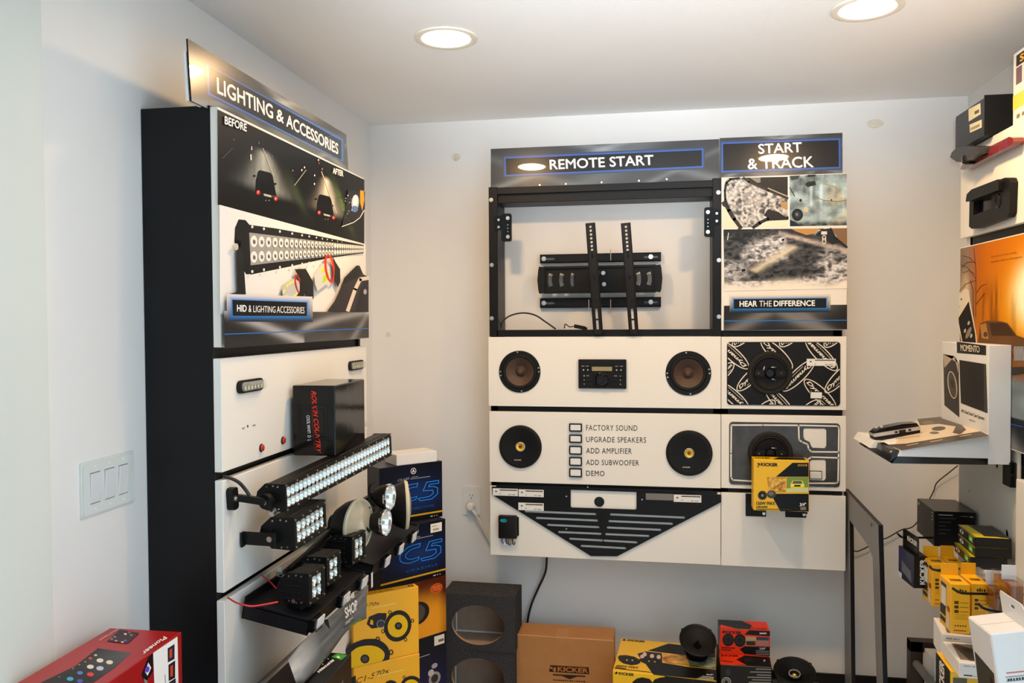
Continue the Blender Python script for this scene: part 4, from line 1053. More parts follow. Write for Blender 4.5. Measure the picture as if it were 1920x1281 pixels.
# bottom band
def band2(u, v):
    s = 0.024 + 0.35 * np.exp(-((v - (0.80 - 2.3 * (u - 0.10))) / 0.16) ** 2) * (u < 0.45) + 0.26 * np.exp(-((v - (0.12 + 1.15 * (u - 0.42) ** 0.8 if False else v * 0 + 0.15 + 1.25 * np.sqrt(np.clip(u - 0.38, 0, 1)) * 0.9)) / 0.14) ** 2) * sstep(0.36, 0.5, u)
    s = s + 0.10 * fbm(u * 5, v * 2 + 4, 3) * sstep(0.2, 0.6, u) + 0.16 * np.exp(-((u - 0.92 - 0.16 * (v - 0.5)) / 0.03) ** 2)
    return np.array([s * 0.96, s * 0.95, s * 0.98])
ik.grid((410.4, 653.4), (684.4, 633.5), (684.4, 586), (409.5, 583), 90, 30, band2)
ik.line([(410.5, 627), (560, 621), (684, 616)], 1.9, '#2c66b8')
ik.glow(((426, 592.5), (567, 593), (566.5, 567.5), (425.5, 562.5)), 11, '#1f78c8', '#d2cfcc', '#303238')
ik.poly([(426, 592.5), (567, 593), (566.5, 567.5), (425.5, 562.5)], '#121519')
ik.text('HID', (434, 584.5), (452.5, 585), (434, 571.5), '#f4f2ee', bold=0.03); ik.text('&', (456, 585.3), (461.5, 585.5), (456, 572.5), '#f4f2ee'); ik.text('LIGHTING', (465, 585.5), (507, 586.6), (465, 573), '#f4f2ee'); ik.text('ACCESSORIES', (509.5, 586.7), (562, 588), (509.5, 574), '#f4f2ee')
ik.build('poster', PANL[0], 'print_poster')
# wire ends and a screw hole in the second panel
ik = Ink(cabL, 'front', PF, pix=True)
ik.ell((464.3, 799.5), 1.4, 2.6, '#3a332c'); ik.bars((454, 805.5), (459, 804.5), (454, 802), 2, '#77716a'); ik.bars((473.5, 799.5), (479.5, 799), (473.5, 796), 2, '#77716a'); ik.build('pencil_marks', PANL[1], 'print_matte')

sg = header('header_sign', 'long dark glossy header sign reading LIGHTING & ACCESSORIES on the cabinet', None, None, (-1.0, 1.642, 0.489), 90, 0.931, 0.137,
       [('LIGHTING', (407, 175), (512, 224), (406, 144), 0.022), ('&', (518, 226), (532, 232.5), (518, 203), 0.022), ('ACCESSORIES', (536.5, 237), (634, 290.5), (536.5, 213), 0.022)], ((393, 174.5), (640, 300.5), (640, 264), (391, 124)), 9.0, 'header signs over the displays', lean=-3.0)
G().box(-0.004, 0.05, 0.006, 0.012, 0.0, 0.11, 0.001).build('rear_strip', 'white_card', sg)

# marker lamps, buttons on the second panel
def marker(px0, px1, pyc, label, rough):
    a = PX(px0, pyc, -0.975); b = PX(px1, pyc - 2, -0.975)
    t = thing('marker_light', label, 'marker light', (-0.975, a.y, a.z), 90, 'slim strobe marker lights')
    w = b.y - a.y; h = 0.031
    G().plate(rrect(0, w, -h / 2, h / 2, 0.013), -0.006, 0).build('base', 'black_plastic', t)
    G().plate(rrect(0.014, w - 0.004, -h / 2 + 0.004, h / 2 - 0.004, 0.010), -0.016, -0.006).build('lens', 'clear_lens', t)
    G().plate(rrect(0.015, w - 0.005, -h / 2 + 0.005, h / 2 - 0.005, 0.009), -0.008, -0.0062).build('reflector', 'silver_plastic', t)
    for i in range(6): G().lathe([(0.006, 0.010), (0.0025, 0.0085), (0.0, 0.0085)], 10, M=Matrix.Translation((0.026 + i * (w - 0.044) / 5, 0.0, -0.002))).build('led_chip', 'lens_cream', t)
marker(443, 490, 727, 'slim oval clear marker light near the left edge of the cream panel', 0)
marker(652.5, 679, 687, 'slim oval clear marker light at the far edge of the cream panel', 0)
for (x, y, l) in ((489.5, 840, 'round red push button, left of the two on the cream panel'), (530, 826, 'round red push button, right of the two beside the black box')):
    c = PX(x, y, -0.975); t = thing('red_button', l, 'button', (-0.975, c.y, c.z), 90, 'round red push buttons')
    G().lathe([(0.0105, 0.0), (0.0105, 0.002), (0.009, 0.0035), (0.0085, 0.002)], 20).build('collar', 'black_plastic', t); G().lathe([(0.0088, 0.002), (0.008, 0.006), (0.005, 0.0075), (0.0, 0.008)], 20).build('cap', 'red_button', t)

# black glossy product box resting on the light bar
rc = carton('product_box', 'glossy black ROUGH COUNTRY carton standing on the long light bar', -0.962, 2.045, -0.170, 2.0, 0.120, 0.25, 0.190, 'carton_black', bev=0.003)
mat('gloss_carton', (0.006, 0.0055, 0.0055), 0.12, spec=0.28, bump=0.25, bscale=12)
rc.children[0].data.materials[0] = MATS['gloss_carton']
ik = px_box(rc, 'front', 0.0)
ik.text('ROUGH COUNTRY', (583.5, 733), (593.5, 850), (592.5, 733), '#e8301c', bold=0.02, shear=0.3)
ik.text('COOL WHITE DRL', (574.5, 779), (577.5, 827), (580.5, 779), '#e8ecf0')
ik.line([(583, 736), (590, 846)], 0.8, '#8a2018')
for (x0, y0, x1, y1) in ((557, 759, 612, 760), (612, 760, 614, 822), (614, 822, 561, 823), (561, 823, 557, 759)): ik.line([(x0, y0), (x1, y1)], 3.2, '#1d1e20')
for (x0, y0, x1, y1) in ((563, 768, 606, 768), (606, 768, 607, 813), (607, 813, 565, 814), (565, 814, 563, 768)): ik.line([(x0, y0), (x1, y1)], 2, '#18191b')
ik.build('print')

# ---------------------------------------------------------------- work lights
def led_unit(name, label, loc, rz_, L_, H_, D_, cols, rows, group=None, ry=0.0, rx=0.0, bolt_n=4, cap_shape=True, lens_frac=(0.07, 0.14)):
    """lamp body facing -y, length along x; origin at the front lower left corner."""
    t = thing(name, label, 'work light', loc, rz_, group, rx, ry)
    g = G()
    prof = [(0, 0.08), (0, 0.92), (0.12, 1.0), (0.55, 0.97), (0.62, 0.86), (0.72, 0.90), (0.76, 0.76), (0.86, 0.78), (0.9, 0.6), (0.98, 0.55), (0.98, 0.45), (0.9, 0.4), (0.86, 0.22), (0.76, 0.24), (0.72, 0.10), (0.62, 0.14), (0.55, 0.03), (0.12, 0.0)]
    e = 0.008
    pts = [(p[0] * D_, p[1] * H_) for p in prof]; n = len(pts)
    vs_ = [(e, y, z) for y, z in pts] + [(L_ - e, y, z) for y, z in pts]
    g.add(vs_, [(i, (i + 1) % n, (i + 1) % n + n, i + n) for i in range(n)] + [list(range(n))[::-1], [i + n for i in range(n)]])
    g.build('housing', 'cast_black', t)
    lx, lz = lens_frac[0] * min(L_, 0.15), lens_frac[1] * H_
    G().plate([(0, 0), (L_, 0), (L_, H_), (0, H_)], -0.010, 0.002, [[(lx, lz), (L_ - lx, lz), (L_ - lx, H_ - lz), (lx, H_ - lz)]]).build('bezel', 'cast_black', t)
    for s, xx in ((0, 0.0), (1, L_)):
        o = [(0.0, 0.0), (0.62, 0.02), (0.92, 0.30), (0.98, 0.5), (0.92, 0.70), (0.62, 0.98), (0.0, 1.0)]
        a0, a1 = (xx, xx + 0.009) if s == 0 else (xx - 0.009, xx)
        vs_ = [(a0, p[0] * D_, p[1] * H_) for p in o] + [(a1, p[0] * D_, p[1] * H_) for p in o]; k = len(o)
        c = G().add(vs_, [(i, (i + 1) % k, (i + 1) % k + k, i + k) for i in range(k)] + [list(range(k))[::-1], [i + k for i in range(k)]]).build('end_cap', 'cast_black', t)
        if s == 0:
            for (py_, pz) in ((0.12, 0.1), (0.12, 0.9), (0.55, 0.12), (0.55, 0.88), (0.3, 0.08), (0.3, 0.92)):
                G().cyl((a0 - 0.002, py_ * D_, pz * H_), (a0 + 0.001, py_ * D_, pz * H_), 0.0022, n=8).build('screw', 'zinc', c)
    cw = (L_ - 2 * lx) / cols; ch = (H_ - 2 * lz) / rows; gb = G(); gc = G()
    gb.box(lx, L_ - lx, 0.0005, 0.0015, lz, H_ - lz)
    for i in range(cols):
        for j in range(rows):
            M = Matrix.Translation((lx + cw * (i + 0.5), 0, lz + ch * (j + 0.5)))
            gb.lathe([(0.56, 0.0075), (0.40, 0.003), (0.16, -0.0005), (0.0, -0.0005)], 12, M=M, sx=cw, sz=ch)
            gc.box(-0.10 * cw, 0.10 * cw, -0.0022, 0.0004, -0.10 * ch, 0.10 * ch, M=M)
    r = gb.build('reflector_array', 'chrome', t); r['kind'] = 'stuff'
    r = gc.build('led_array', 'lens_cream', t); r['kind'] = 'stuff'
    G().box(lx + 0.0005, L_ - lx - 0.0005, -0.0088, -0.0080, lz + 0.0005, H_ - lz - 0.0005).build('cover_lens', 'clear_lens', t)
    gs = G()
    for i in range(bolt_n):
        x = 0.006 + (L_ - 0.012) * i / (bolt_n - 1)
        for z in (lz * 0.5, H_ - lz * 0.5): gs.cyl((x, -0.0118, z), (x, -0.009, z), 0.0024, n=8)
    r = gs.build('bezel_screws', 'zinc', t); r['kind'] = 'stuff'
    return t
# long bar: near end at (-0.87, 1.80), far end further out
lb = led_unit('light_bar', 'long black LED light bar with two rows of lamps leaning on the cabinet', (-0.873, 1.795, -0.4525), 83.0, 0.585, 0.068, 0.072, 30, 2, 'LED work lights', ry=-4.2, bolt_n=13, lens_frac=(0.05, 0.13))
G().cyl((-0.008, 0.03, 0.03), (-0.026, 0.03, 0.03), 0.018, n=20).build('pivot', 'cast_black', lb)
G().cyl((-0.026, 0.03, 0.03), (-0.031, 0.03, 0.03), 0.007, n=12).build('pivot_bolt', 'zinc', lb)
Mi = xf(lb).inverted()
def LB(p): return Mi @ Vector((p.x, p.y, p.z + ZC))
f0 = LB(PX(437, 933, -0.972)); f1 = LB(PX(458, 935, -0.95)); f2 = LB(PX(490, 940, -0.91))
arm = G().tube([f0, f1, f2, (-0.018, 0.034, 0.03)], 0.011, 4, res=2).build('bracket_arm', 'cast_black', lb)
ft = G(); Mf = Matrix.Translation(LB(PX(436, 935, -0.966))) @ Matrix.Rotation(math.radians(-83), 4, 'Z') @ Matrix.Rotation(math.radians(90), 4, 'Z')
ft.plate(rrect(-0.013, 0.013, -0.026, 0.026, 0.008), -0.008, 0.008, M=Mf); ft.build('mount_foot', 'cast_black', lb)
o = bolt.build('foot_bolt', 'zinc', lb); o.matrix_local = Mf @ Matrix.Translation((0, -0.0085, 0)) @ Matrix.Diagonal((0.9, 0.9, 0.9, 1))
G().cyl((0.0, 0.02, 0.004), (-0.016, 0.02, -0.002), 0.007, n=10).build('cable_gland', 'zinc', lb)
wb = thing('lamp_lead', 'black cord running from the cabinet gap to the long light bar', 'cable', (0, 0, 0))
G().tube(W3([PX(418, 893, -0.985), PX(433, 897, -0.968), PX(448, 905, -0.955), PX(460, 918, -0.945), PX(468, 930, -0.935)]), 0.0042).build('cord', 'black_wire', wb)
# short bar below it
a = PX(548, 1020, -0.852)
sb = led_unit('light_bar', 'short black LED light bar below the long bar', (-0.852, 1.797, -0.545), 86.0, 0.162, 0.080, 0.085, 6, 2, 'LED work lights', ry=-3.5, bolt_n=5, lens_frac=(0.07, 0.17))
G().cyl((0.0, 0.045, 0.032), (-0.018, 0.045, 0.032), 0.016, n=18).build('pivot', 'cast_black', sb); G().cyl((-0.018, 0.045, 0.032), (-0.023, 0.045, 0.032), 0.007, n=12).build('pivot_bolt', 'zinc', sb)
g = G().box(-0.020, -0.015, 0.03, 0.118, 0.014, 0.046, 0.001).box(-0.030, -0.015, 0.113, 0.118, 0.010, 0.046, 0.001); g.build('bracket_arm', 'cast_black', sb)
# trays with price tags
trn = -0.700
for k, (y0, y1, l) in enumerate(((1.766, 2.135, 'near black metal tray carrying the cube lights'), (2.20, 2.665, 'far black metal tray carrying the round headlights'))):
    t = thing('metal_tray', l, 'tray', (-0.800, y0, trn - 0.032), 90, 'black trays on the cabinet front', rx=11.0)
    w = y1 - y0; d = 0.170
    g = G().box(0, w, 0, d, 0.028, 0.031, 0.0005).box(0, w, 0, 0.003, 0.0, 0.036, 0.0005).box(0, 0.003, 0, d, -0.004, 0.036, 0.0005).box(w - 0.003, w, 0, d, -0.004, 0.036, 0.0005).box(0, w, d - 0.003, d, 0.0, 0.05, 0.0005)
    g.build('tray', 'black_steel', t)
    for i in range(3):
        if k == 0: x = (0.034, 0.200, 0.335)[i]
        else: x = (0.098, 0.231, 0.372)[i]
        tg = G().box(x - 0.028, x + 0.022, -0.012, 0.0, 0.002, 0.034, 0.0015).build('tag_clip', 'gloss_black', t)
        G().plate(rrect(x - 0.018, x + 0.024, 0.004, 0.033, 0.003), -0.0142, -0.0122).build('price_tag', 'white_plastic', tg)
tt = thing('shelf_tag', 'narrow white paper tag hanging between the two black trays', 'label', (-0.790, 2.172, -0.755), 90)
G().box(0, 0.012, -0.001, 0, 0, 0.042).build('paper', 'white_card', tt); G().box(0.004, 0.008, -0.0005, 0.012, 0.038, 0.046).build('hook', 'black_steel', tt)
# cube lights on the near tray
for k, (x, y, X, w, rot, l, zz) in enumerate(((585, 1112, -0.818, 0.078, 84, 'black cube light nearest the camera on the near tray', 0), (617, 1070, -0.832, 0.076, 84, 'black cube light second in line on the near tray', 0), (664, 1041, -0.835, 0.080, 82, 'black cube light third in line next to the cream headlight', 0))):
    c = PX(x, y, X)
    t = led_unit('cube_light', l, (X, c.y - w * 0.5, max(c.z - w * 0.5, -0.688 + 0.012)), rot, w, w * 1.0, 0.078, 2, 2, 'black cube work lights', bolt_n=3, lens_frac=(0.20, 0.16))
    for i in range(4): G().box(-0.003, 0.002, 0.012, 0.066, w * (0.16 + 0.2 * i), w * (0.22 + 0.2 * i), 0.0012).build('cooling_fin', 'cast_black', t)
    g = G().box(w * 0.2, w * 0.8, 0.02, 0.06, -0.020, -0.004, 0.001); g.build('foot_bracket', 'cast_black', t)
    o = G().cyl((-0.004, 0.03, 0.010), (0.002, 0.03, 0.010), 0.005, n=10).build('side_bolt', 'zinc', t)
# red wires
rw = thing('red_wire', 'loose thin red wire looping from the cabinet gap onto the near tray', 'wire', (0, 0, 0))
G().tube(W3([PX(427, 1121, -0.972), PX(445, 1131, -0.93), PX(470, 1137, -0.90), PX(495, 1134, -0.88), PX(521, 1129, -0.86)]), 0.0021, 6).build('wire', 'red_wire', rw)
rw = thing('red_wire', 'short red wire behind the nearest cube light', 'wire', (0, 0, 0))
G().tube(W3([PX(490, 1078, -0.965), PX(500, 1086, -0.955), PX(510, 1095, -0.945), PX(518, 1104, -0.935)]), 0.0021, 6).build('wire', 'red_wire', rw)
wh = thing('wire_harness', 'bundle of black wires with a pale plug behind the cube lights', 'cable', (0, 0, 0))
g = G()
for i in range(5):
    random.seed(i + 40); X = -0.955 + 0.012 * i
    g.tube(W3([PX(510 + 8 * i, 1090 - 6 * i, X), PX(545 + 8 * i, 1062 - 7 * i, X + 0.005), PX(580 + 6 * i, 1040 - 8 * i, X), PX(640 + 4 * i, 1000 - 10 * i, X - 0.004)]), 0.0045, 6)
g.build('wires', 'black_wire', wh)
c = PX(525, 1073, -0.935); M = Matrix.Translation(c) @ Matrix.Rotation(math.radians(35), 4, 'X')
G().box(-0.008, 0.008, -0.007, 0.007, -0.012, 0.012, 0.0015, M=M).build('plug', 'grey_plate', wh)

# round headlights on the far tray
def headlamp(name, label, loc, rz_, r, depth, lens, rim, group, rx=0.0, mount=True):
    t = thing(name, label, 'headlight', loc, rz_, group, rx)
    G().lathe([(0.0, -depth), (r * 0.32, -depth), (r * 0.36, -depth * 0.82), (r * 0.60, -depth * 0.74), (r * 0.86, -depth * 0.40), (r * 0.99, -depth * 0.06), (r * 1.0, 0.0)], 44).build('bowl', 'black_plastic', t)
    G().lathe([(r * 1.0, -0.002), (r * 1.015, 0.004), (r * 0.98, 0.009), (r * 0.93, 0.007), (r * 0.92, 0.0)], 44).build('rim', rim, t)
    G().lathe([(r * 0.92, 0.0), (r * 0.7, -depth * 0.3), (r * 0.35, -depth * 0.55), (0.0, -depth * 0.6)], 44).build('reflector', 'chrome', t)
    G().lathe([(r * 0.93, 0.006), (r * 0.7, 0.013), (r * 0.4, 0.018), (0.0, 0.020)], 44).build('lens', lens, t)
    G().lathe([(0.0, 0.004), (r * 0.14, 0.0), (r * 0.14, -depth * 0.5)], 16).build('bulb', 'lens_cream', t)
    return t
def aim(v): return math.degrees(math.atan2(v[0], -v[1]))     # rotation that turns -y to v
headlamp('headlight', 'large round headlight with a cream glass lens facing the room', (-0.845, 2.215, -0.589), 80, 0.077, 0.085, 'cream_lens', 'lens_cream', 'round headlights on the far tray')
headlamp('headlight', 'large round black headlight turned away behind the fog lamps', (-0.800, 2.525, -0.598), 112, 0.078, 0.075, 'cream_lens', 'lens_cream', 'round headlights on the far tray')
for (x, y, l) in ((728, 932, 'small round fog lamp, upper of the pair between the headlights'), (720, 980, 'small round fog lamp, lower of the pair between the headlights')):
    c = PX(x, y, -0.785)
    t = headlamp('fog_lamp', l, (-0.785, c.y, c.z), 86, 0.039, 0.055, 'clear_lens', 'chrome', 'small fog lamps on the far tray')
    G().tube([(-0.036, 0.03, -0.02), (-0.045, 0.04, 0.0), (-0.036, 0.045, 0.036), (0.0, 0.045, 0.044)], 0.004, 6).build('mount_bracket', 'black_steel', t)
lp = thing('lamp_post', 'black bracket post behind the fog lamps and headlights', 'bracket', (-0.87, 2.30, -0.73), 90)
G().box(0, 0.012, 0.0, 0.02, 0.0, 0.195, 0.002).box(-0.02, 0.08, 0.0, 0.012, 0.10, 0.12, 0.002).box(-0.02, 0.09, 0.0, 0.012, 0.17, 0.19, 0.002).build('post', 'black_steel', lp)
G().box(-0.03, 0.05, -0.03, 0.05, 0.026, 0.032, 0.001).build('base', 'black_steel', lp)

# curled brochure sheet hanging from the near tray
br = thing('brochure_sheet', 'curled grey printed sheet reading THE SHOP hanging under the near tray', 'brochure', (0, 0, 0))
top = [(540, 1238), (560, 1212), (585, 1188), (610, 1166), (640, 1140), (665, 1118), (688, 1100)]
bot = [(556, 1283), (570, 1281), (590, 1262), (618, 1228), (643, 1193), (662, 1171), (687, 1160)]
NU, NV = 36, 10
def interp(P, t):
    s = t * (len(P) - 1); i = min(int(s), len(P) - 2); f_ = s - i
    return (P[i][0] + (P[i + 1][0] - P[i][0]) * f_, P[i][1] + (P[i + 1][1] - P[i][1]) * f_)
V_, F_, Cc = [], [], []
for side in (0, 1):
    for i in range(NU + 1):
        for j in range(NV + 1):
            u, v = i / NU, j / NV; A_, B_ = interp(top, u), interp(bot, u)
            X = -0.783 + 0.03 * math.sin(v * 1.4) * (1 - u * 0.6) - (0.0012 if side else 0)
            V_.append(tuple(PX(A_[0] + (B_[0] - A_[0]) * v, A_[1] + (B_[1] - A_[1]) * v, X)))
            st_ = float(fbm(np.array([v * 14 + u * 2]), np.array([u * 3]), 3)[0]); road = max(0.0, min(1.0, (0.42 - u) / 0.28)) * max(0, 1 - abs(v - 0.45) * 1.6)
            k = (0.035 + 0.10 * st_) * (1 - road) + 0.55 * road * (0.6 + 0.6 * st_)
            if v > 0.93: k = 0.012
            Cc.append((k * 0.98, k * 1.0, k * 1.02))
n1 = (NU + 1) * (NV + 1)
for i in range(NU):
    for j in range(NV):
        q = (i * (NV + 1) + j, (i + 1) * (NV + 1) + j, (i + 1) * (NV + 1) + j + 1, i * (NV + 1) + j + 1)
        F_.append(q); F_.append(tuple(n1 + k for k in q[::-1]))
me = bpy.data.meshes.new('sheet'); me.from_pydata(V_, [], F_)
at = me.attributes.new('ink', 'FLOAT_COLOR', 'POINT'); at.data.foreach_set('color', np.concatenate([np.array(Cc), np.ones((len(Cc), 1))], 1).astype(np.float32).ravel())
me.materials.append(MATS['print_sign']); me.polygons.foreach_set('use_smooth', [True] * len(me.polygons)); me.update()
link(bpy.data.objects.new('sheet', me), br)
tp = thing('tmp', 'x', 'x', (-0.760, 1.8, 0), 90); ik = Ink(tp, 'front', 0.0, pix=True)
ik.text('SHOP', (648, 1161), (671, 1143), (645.5, 1141), '#e8e6de', bold=0.03); ik.text('THE', (650, 1131), (665, 1119), (648.5, 1121), '#e8e6de', bold=0.03)
ik.line([(648, 1168), (661, 1158)], 1.3, '#c8c8c0'); ik.line([(648, 1171), (656, 1165)], 1.0, '#c8c8c0'); ik.line([(655, 1176), (676, 1161)], 3.2, '#3f8a28')
Mt = xf(tp); ik.v = [tuple(Mt @ Vector(v)) for v in ik.v]; ik.v = [(v[0], v[1], v[2] - ZC) for v in ik.v]
ik.build('lettering', br, 'print_sign'); bpy.data.objects.remove(tp)
for nm in (wb, rw, wh, cb, br): nm.location.z = ZC
for o in list(bpy.data.objects):
    if o.type == 'EMPTY' and o.parent is None and o.get('category') == 'wire': o.location.z = ZC
# hanging black pouch and clip in front of the sheet
hc = thing('hanging_clip', 'black hanging clip with a pale sticker on the near tray corner', 'clip', (-0.793, 1.768, -0.745), 90)
G().plate([(0, 0.02), (0.012, -0.045), (0.030, -0.075), (0.046, -0.05), (0.040, 0.02)], -0.012, -0.004).build('body', 'gloss_black', hc)
G().plate([(0.022, -0.012), (0.040, -0.004), (0.040, -0.028), (0.026, -0.052)], -0.0135, -0.0122).build('sticker', 'white_card', hc)
G().tube([(0.066, -0.006, 0.02), (0.070, -0.012, -0.02), (0.070, -0.012, -0.045)], 0.010, 8).build('rubber_stub', 'rubber', hc)

# ================================================================== cartons in the left corner
def c5_carton(label, x, y, zt, rot, w, d, h, word, pxs):
    t = carton('speaker_carton', label, x, y, zt, rot, w, d, h, 'carton_navy', 'dark blue C5 cartons')
    ik = Ink(t, 'front', 0.0, rect=(0, w, 0, h))
    def bgf(u, v):
        gl = np.exp(-((u - 0.60) / 0.38) ** 2 - ((v - 0.46) / 0.26) ** 2)
        return np.array([0.004 + 0.004 * gl, 0.006 + 0.028 * gl, 0.018 + 0.14 * gl])
    ik.grid((0, 0), (1, 0), (1, 1), (0, 1), 30, 24, bgf)
    ik.poly([(0, 0.085), (1, 0.085), (1, 0.115), (0, 0.115)], '#c89a18')
    ik.poly([(0, 0), (1, 0), (1, 0.075), (0, 0.075)], '#0a0b10'); ik.box(0.80, 0.03, 0.84, 0.045, '#d0d0d0'); ik.box(0.86, 0.03, 0.875, 0.045, '#d0d0d0'); ik.box(0.9, 0.03, 0.915, 0.045, '#d0d0d0')
    ik.ell((0.53, 0.885), 0.045, 0.055, '#d8d8dc'); ik.ell((0.53, 0.885), 0.036, 0.044, '#30343c'); ik.poly([(0.53, 0.92), (0.505, 0.86), (0.52, 0.86), (0.53, 0.885), (0.54, 0.86), (0.555, 0.86)], '#e8e8ec')
    ik.text('C5-650', (0.28, 0.735), (0.46, 0.745), (0.28, 0.775), '#a8a8b0', shear=0.3); ik.box(0.48, 0.745, 0.80, 0.757, '#9a9aa2'); ik.box(0.50, 0.775, 0.60, 0.785, '#9a9aa2')
    for wd, c in ((0.030, '#0c2c70'), (0.012, '#2f8ae8')):
        k = 0.0
        ik.line(smooth([(0.60, 0.66), (0.42, 0.64), (0.30, 0.54), (0.30, 0.42), (0.42, 0.36), (0.56, 0.38)]), wd, c)
        ik.line(smooth([(0.58, 0.60), (0.47, 0.59), (0.38, 0.53), (0.38, 0.46), (0.46, 0.42), (0.58, 0.43)]), wd, c); ik.line([(0.60, 0.66), (0.58, 0.60)], wd, c); ik.line([(0.56, 0.38), (0.58, 0.43)], wd, c)
        ik.line([(0.94, 0.66), (0.74, 0.655), (0.68, 0.51), (0.84, 0.50), (0.85, 0.44), (0.78, 0.395), (0.60, 0.39), (0.63, 0.345), (0.82, 0.345), (0.92, 0.42), (0.92, 0.53), (0.85, 0.565), (0.77, 0.57), (0.79, 0.61), (0.94, 0.61), (0.94, 0.66)], wd, c)
    ik.text(word, (0.38, 0.205), (0.86, 0.205), (0.38, 0.245), '#2a64b0', spacing=1.3)
    if pxs: ik.poly([(0.76, 0.80), (0.94, 0.80), (0.94, 0.955), (0.76, 0.955)], '#e4dfd0'); [ik.box(0.80 + 0.012 * i, 0.83, 0.807 + 0.012 * i, 0.865, '#55504a') for i in range(8)]; ik.box(0.78, 0.905, 0.86, 0.915, '#8a857a')
    ik.build('print')
    return t
c5_carton('dark blue C5 component speaker carton under the small white box', -0.982, 2.798, -0.533, 46, 0.265, 0.175, 0.214, 'COMPONENT SYSTEMS', False)
c5_carton('dark blue C5 coaxial carton with a white sticker above the amber box', -0.960, 2.735, -0.747, 50.5, 0.286, 0.19, 0.214, 'COAXIALS', True)
wbx = carton('white_box', 'small plain white box lying on the top C5 carton', -0.935, 2.855, -0.492, 44, 0.17, 0.10, 0.0405, 'carton_white')
ab = carton('amber_carton', 'amber and dark red carton between the blue cartons', -0.953, 2.745, -0.961, 50.5, 0.275, 0.18, 0.215, 'carton_amber')
ik = Ink(ab, 'front', 0.0, rect=(0, 0.275, 0, 0.215))
ik.grid((0, 0), (1, 0), (1, 1), (0, 1), 24, 24, lambda u, v: mix3((0.75, 0.30, 0.015), (0.10, 0.012, 0.004), np.clip(sstep(0.35, 1.0, v) + 0.5 * sstep(0.85, 1.0, u) - 0.2 * (fbm(u * 6, v * 6, 3) - 0.5), 0, 1)))
ik.ell((0.84, 0.80), 0.10, 0.085, '#b83c10'); ik.ring((0.84, 0.80), 0.10, 0.085, 0.008, '#d8742a')
for i, s in enumerate(('Can be used as', 'Components', 'or Coaxials')): ik.text(s, (0.775, 0.825 - 0.03 * i), (0.905, 0.825 - 0.03 * i), (0.775, 0.845 - 0.03 * i), '#f0c070')
ik.ell((0.52, 0.45), 0.20, 0.20, '#2a2422'); ik.ell((0.50, 0.45), 0.15, 0.16, '#57504a'); ik.build('print')
nb = carton('navy_carton', 'dark navy carton with a white sticker at the bottom of the corner stack', -0.952, 2.747, -1.176, 50.5, 0.272, 0.18, 0.324, 'carton_navy')
ik = Ink(nb, 'front', 0.0, rect=(0, 0.272, 0, 0.324))
ik.grid((0, 0), (1, 0), (1, 1), (0, 1), 16, 16, lambda u, v: np.array([0.006 + 0 * u, 0.009 + 0 * u, 0.02 + 0.06 * np.exp(-((v - 0.35) / 0.3) ** 2)]))
ik.box(0.80, 0.86, 0.97, 0.97, '#d8d2c2'); ik.box(0.87, 0.89, 0.96, 0.92, '#6a655c'); ik.box(0.45, 0.78, 0.72, 0.787, '#b8b8b8'); ik.ell((0.80, 0.63), 0.05, 0.03, '#a8a0a8'); ik.ell((0.80, 0.48), 0.10, 0.08, '#9a9490'); ik.ell((0.80, 0.48), 0.06, 0.05, '#3a3836'); ik.ell((0.74, 0.56), 0.05, 0.04, '#b8b4ae'); ik.build('print')

# yellow four-hole speaker cartons
def yel(label, zt, h, rot=39.3):
    t = carton('speaker_carton', label, -0.955, 2.4547, zt, rot, 0.228, 0.035, h, 'carton_yellow', 'yellow C1-570x cartons'); return t
def ovalspk(ik, c, rx, ry, rot, ear=True, cone='#dcae08'):
    a_ = math.radians(rot)
    if ear:
        for q in (35, 145, 215, 325):
            t = math.radians(q); x, y = rx * 1.10 * math.cos(t), ry * 1.10 * math.sin(t); ik.ring((c[0] + x * math.cos(a_) - y * math.sin(a_), c[1] + x * math.sin(a_) + y * math.cos(a_)), rx * 0.13, ry * 0.13, rx * 0.06, '#23211f', 12)
    ik.ell(c, rx, ry, '#262424', 36, rot); ik.ell(c, rx * 0.74, ry * 0.72, cone, 36, rot); ik.ell((c[0] + rx * 0.05, c[1]), rx * 0.28, rx * 0.28, '#1c1c1e', 20); ik.ell((c[0] + rx * 0.05, c[1] - rx * 0.02), rx * 0.15, rx * 0.15, '#55555a', 16)
y1 = yel('yellow C1-570x speaker carton with printed oval speakers, upper of two', -0.889, 0.226)
ik = px_box(y1, 'front', 0.0)
def q5(x, y): return (640 + x / 5.795, 1060 + y / 5.795)
def qp(*l): return [q5(*p) for p in l]
ik.text('C1-570x', q5(120, 480), q5(425, 425), q5(115, 445), '#3a2608', shear=0.4); ik.line(qp((330, 468), (590, 415)), 1.0, '#f4dc90')
ik.poly(qp((275, 640), (300, 560), (400, 520), (490, 520), (490, 570), (450, 670), (330, 690)), '#2a2828'); ik.poly(qp((310, 640), (320, 590), (345, 600), (345, 650)), '#e0a60a'); ik.ell(q5(425, 635), 8, 7, '#3c4048'); ik.ring(q5(430, 640), 8, 8, 1.2, '#8a94a8')
ovalspk(ik, q5(612, 660), 25, 30, 20)
ik.poly(smooth(qp((20, 945), (90, 870), (220, 812), (310, 800), (400, 808), (490, 870), (525, 950), (520, 1025))) + qp((455, 1045), (100, 1120)), '#262424')
ik.poly(smooth(qp((105, 945), (180, 892), (300, 872), (400, 892), (465, 950), (462, 1010), (435, 1045))) + qp((105, 1118)), '#dcae08')
ik.ell(q5(255, 1018), 8.5, 8.5, '#2b2a2c'); ik.ell(q5(255, 1018), 5, 5, '#5a4c4c')
for (x, y) in ((88, 880), (395, 805), (540, 945)): ik.ring(q5(x, y), 4.2, 5.2, 2, '#24211f', 14)
ik.build('print')
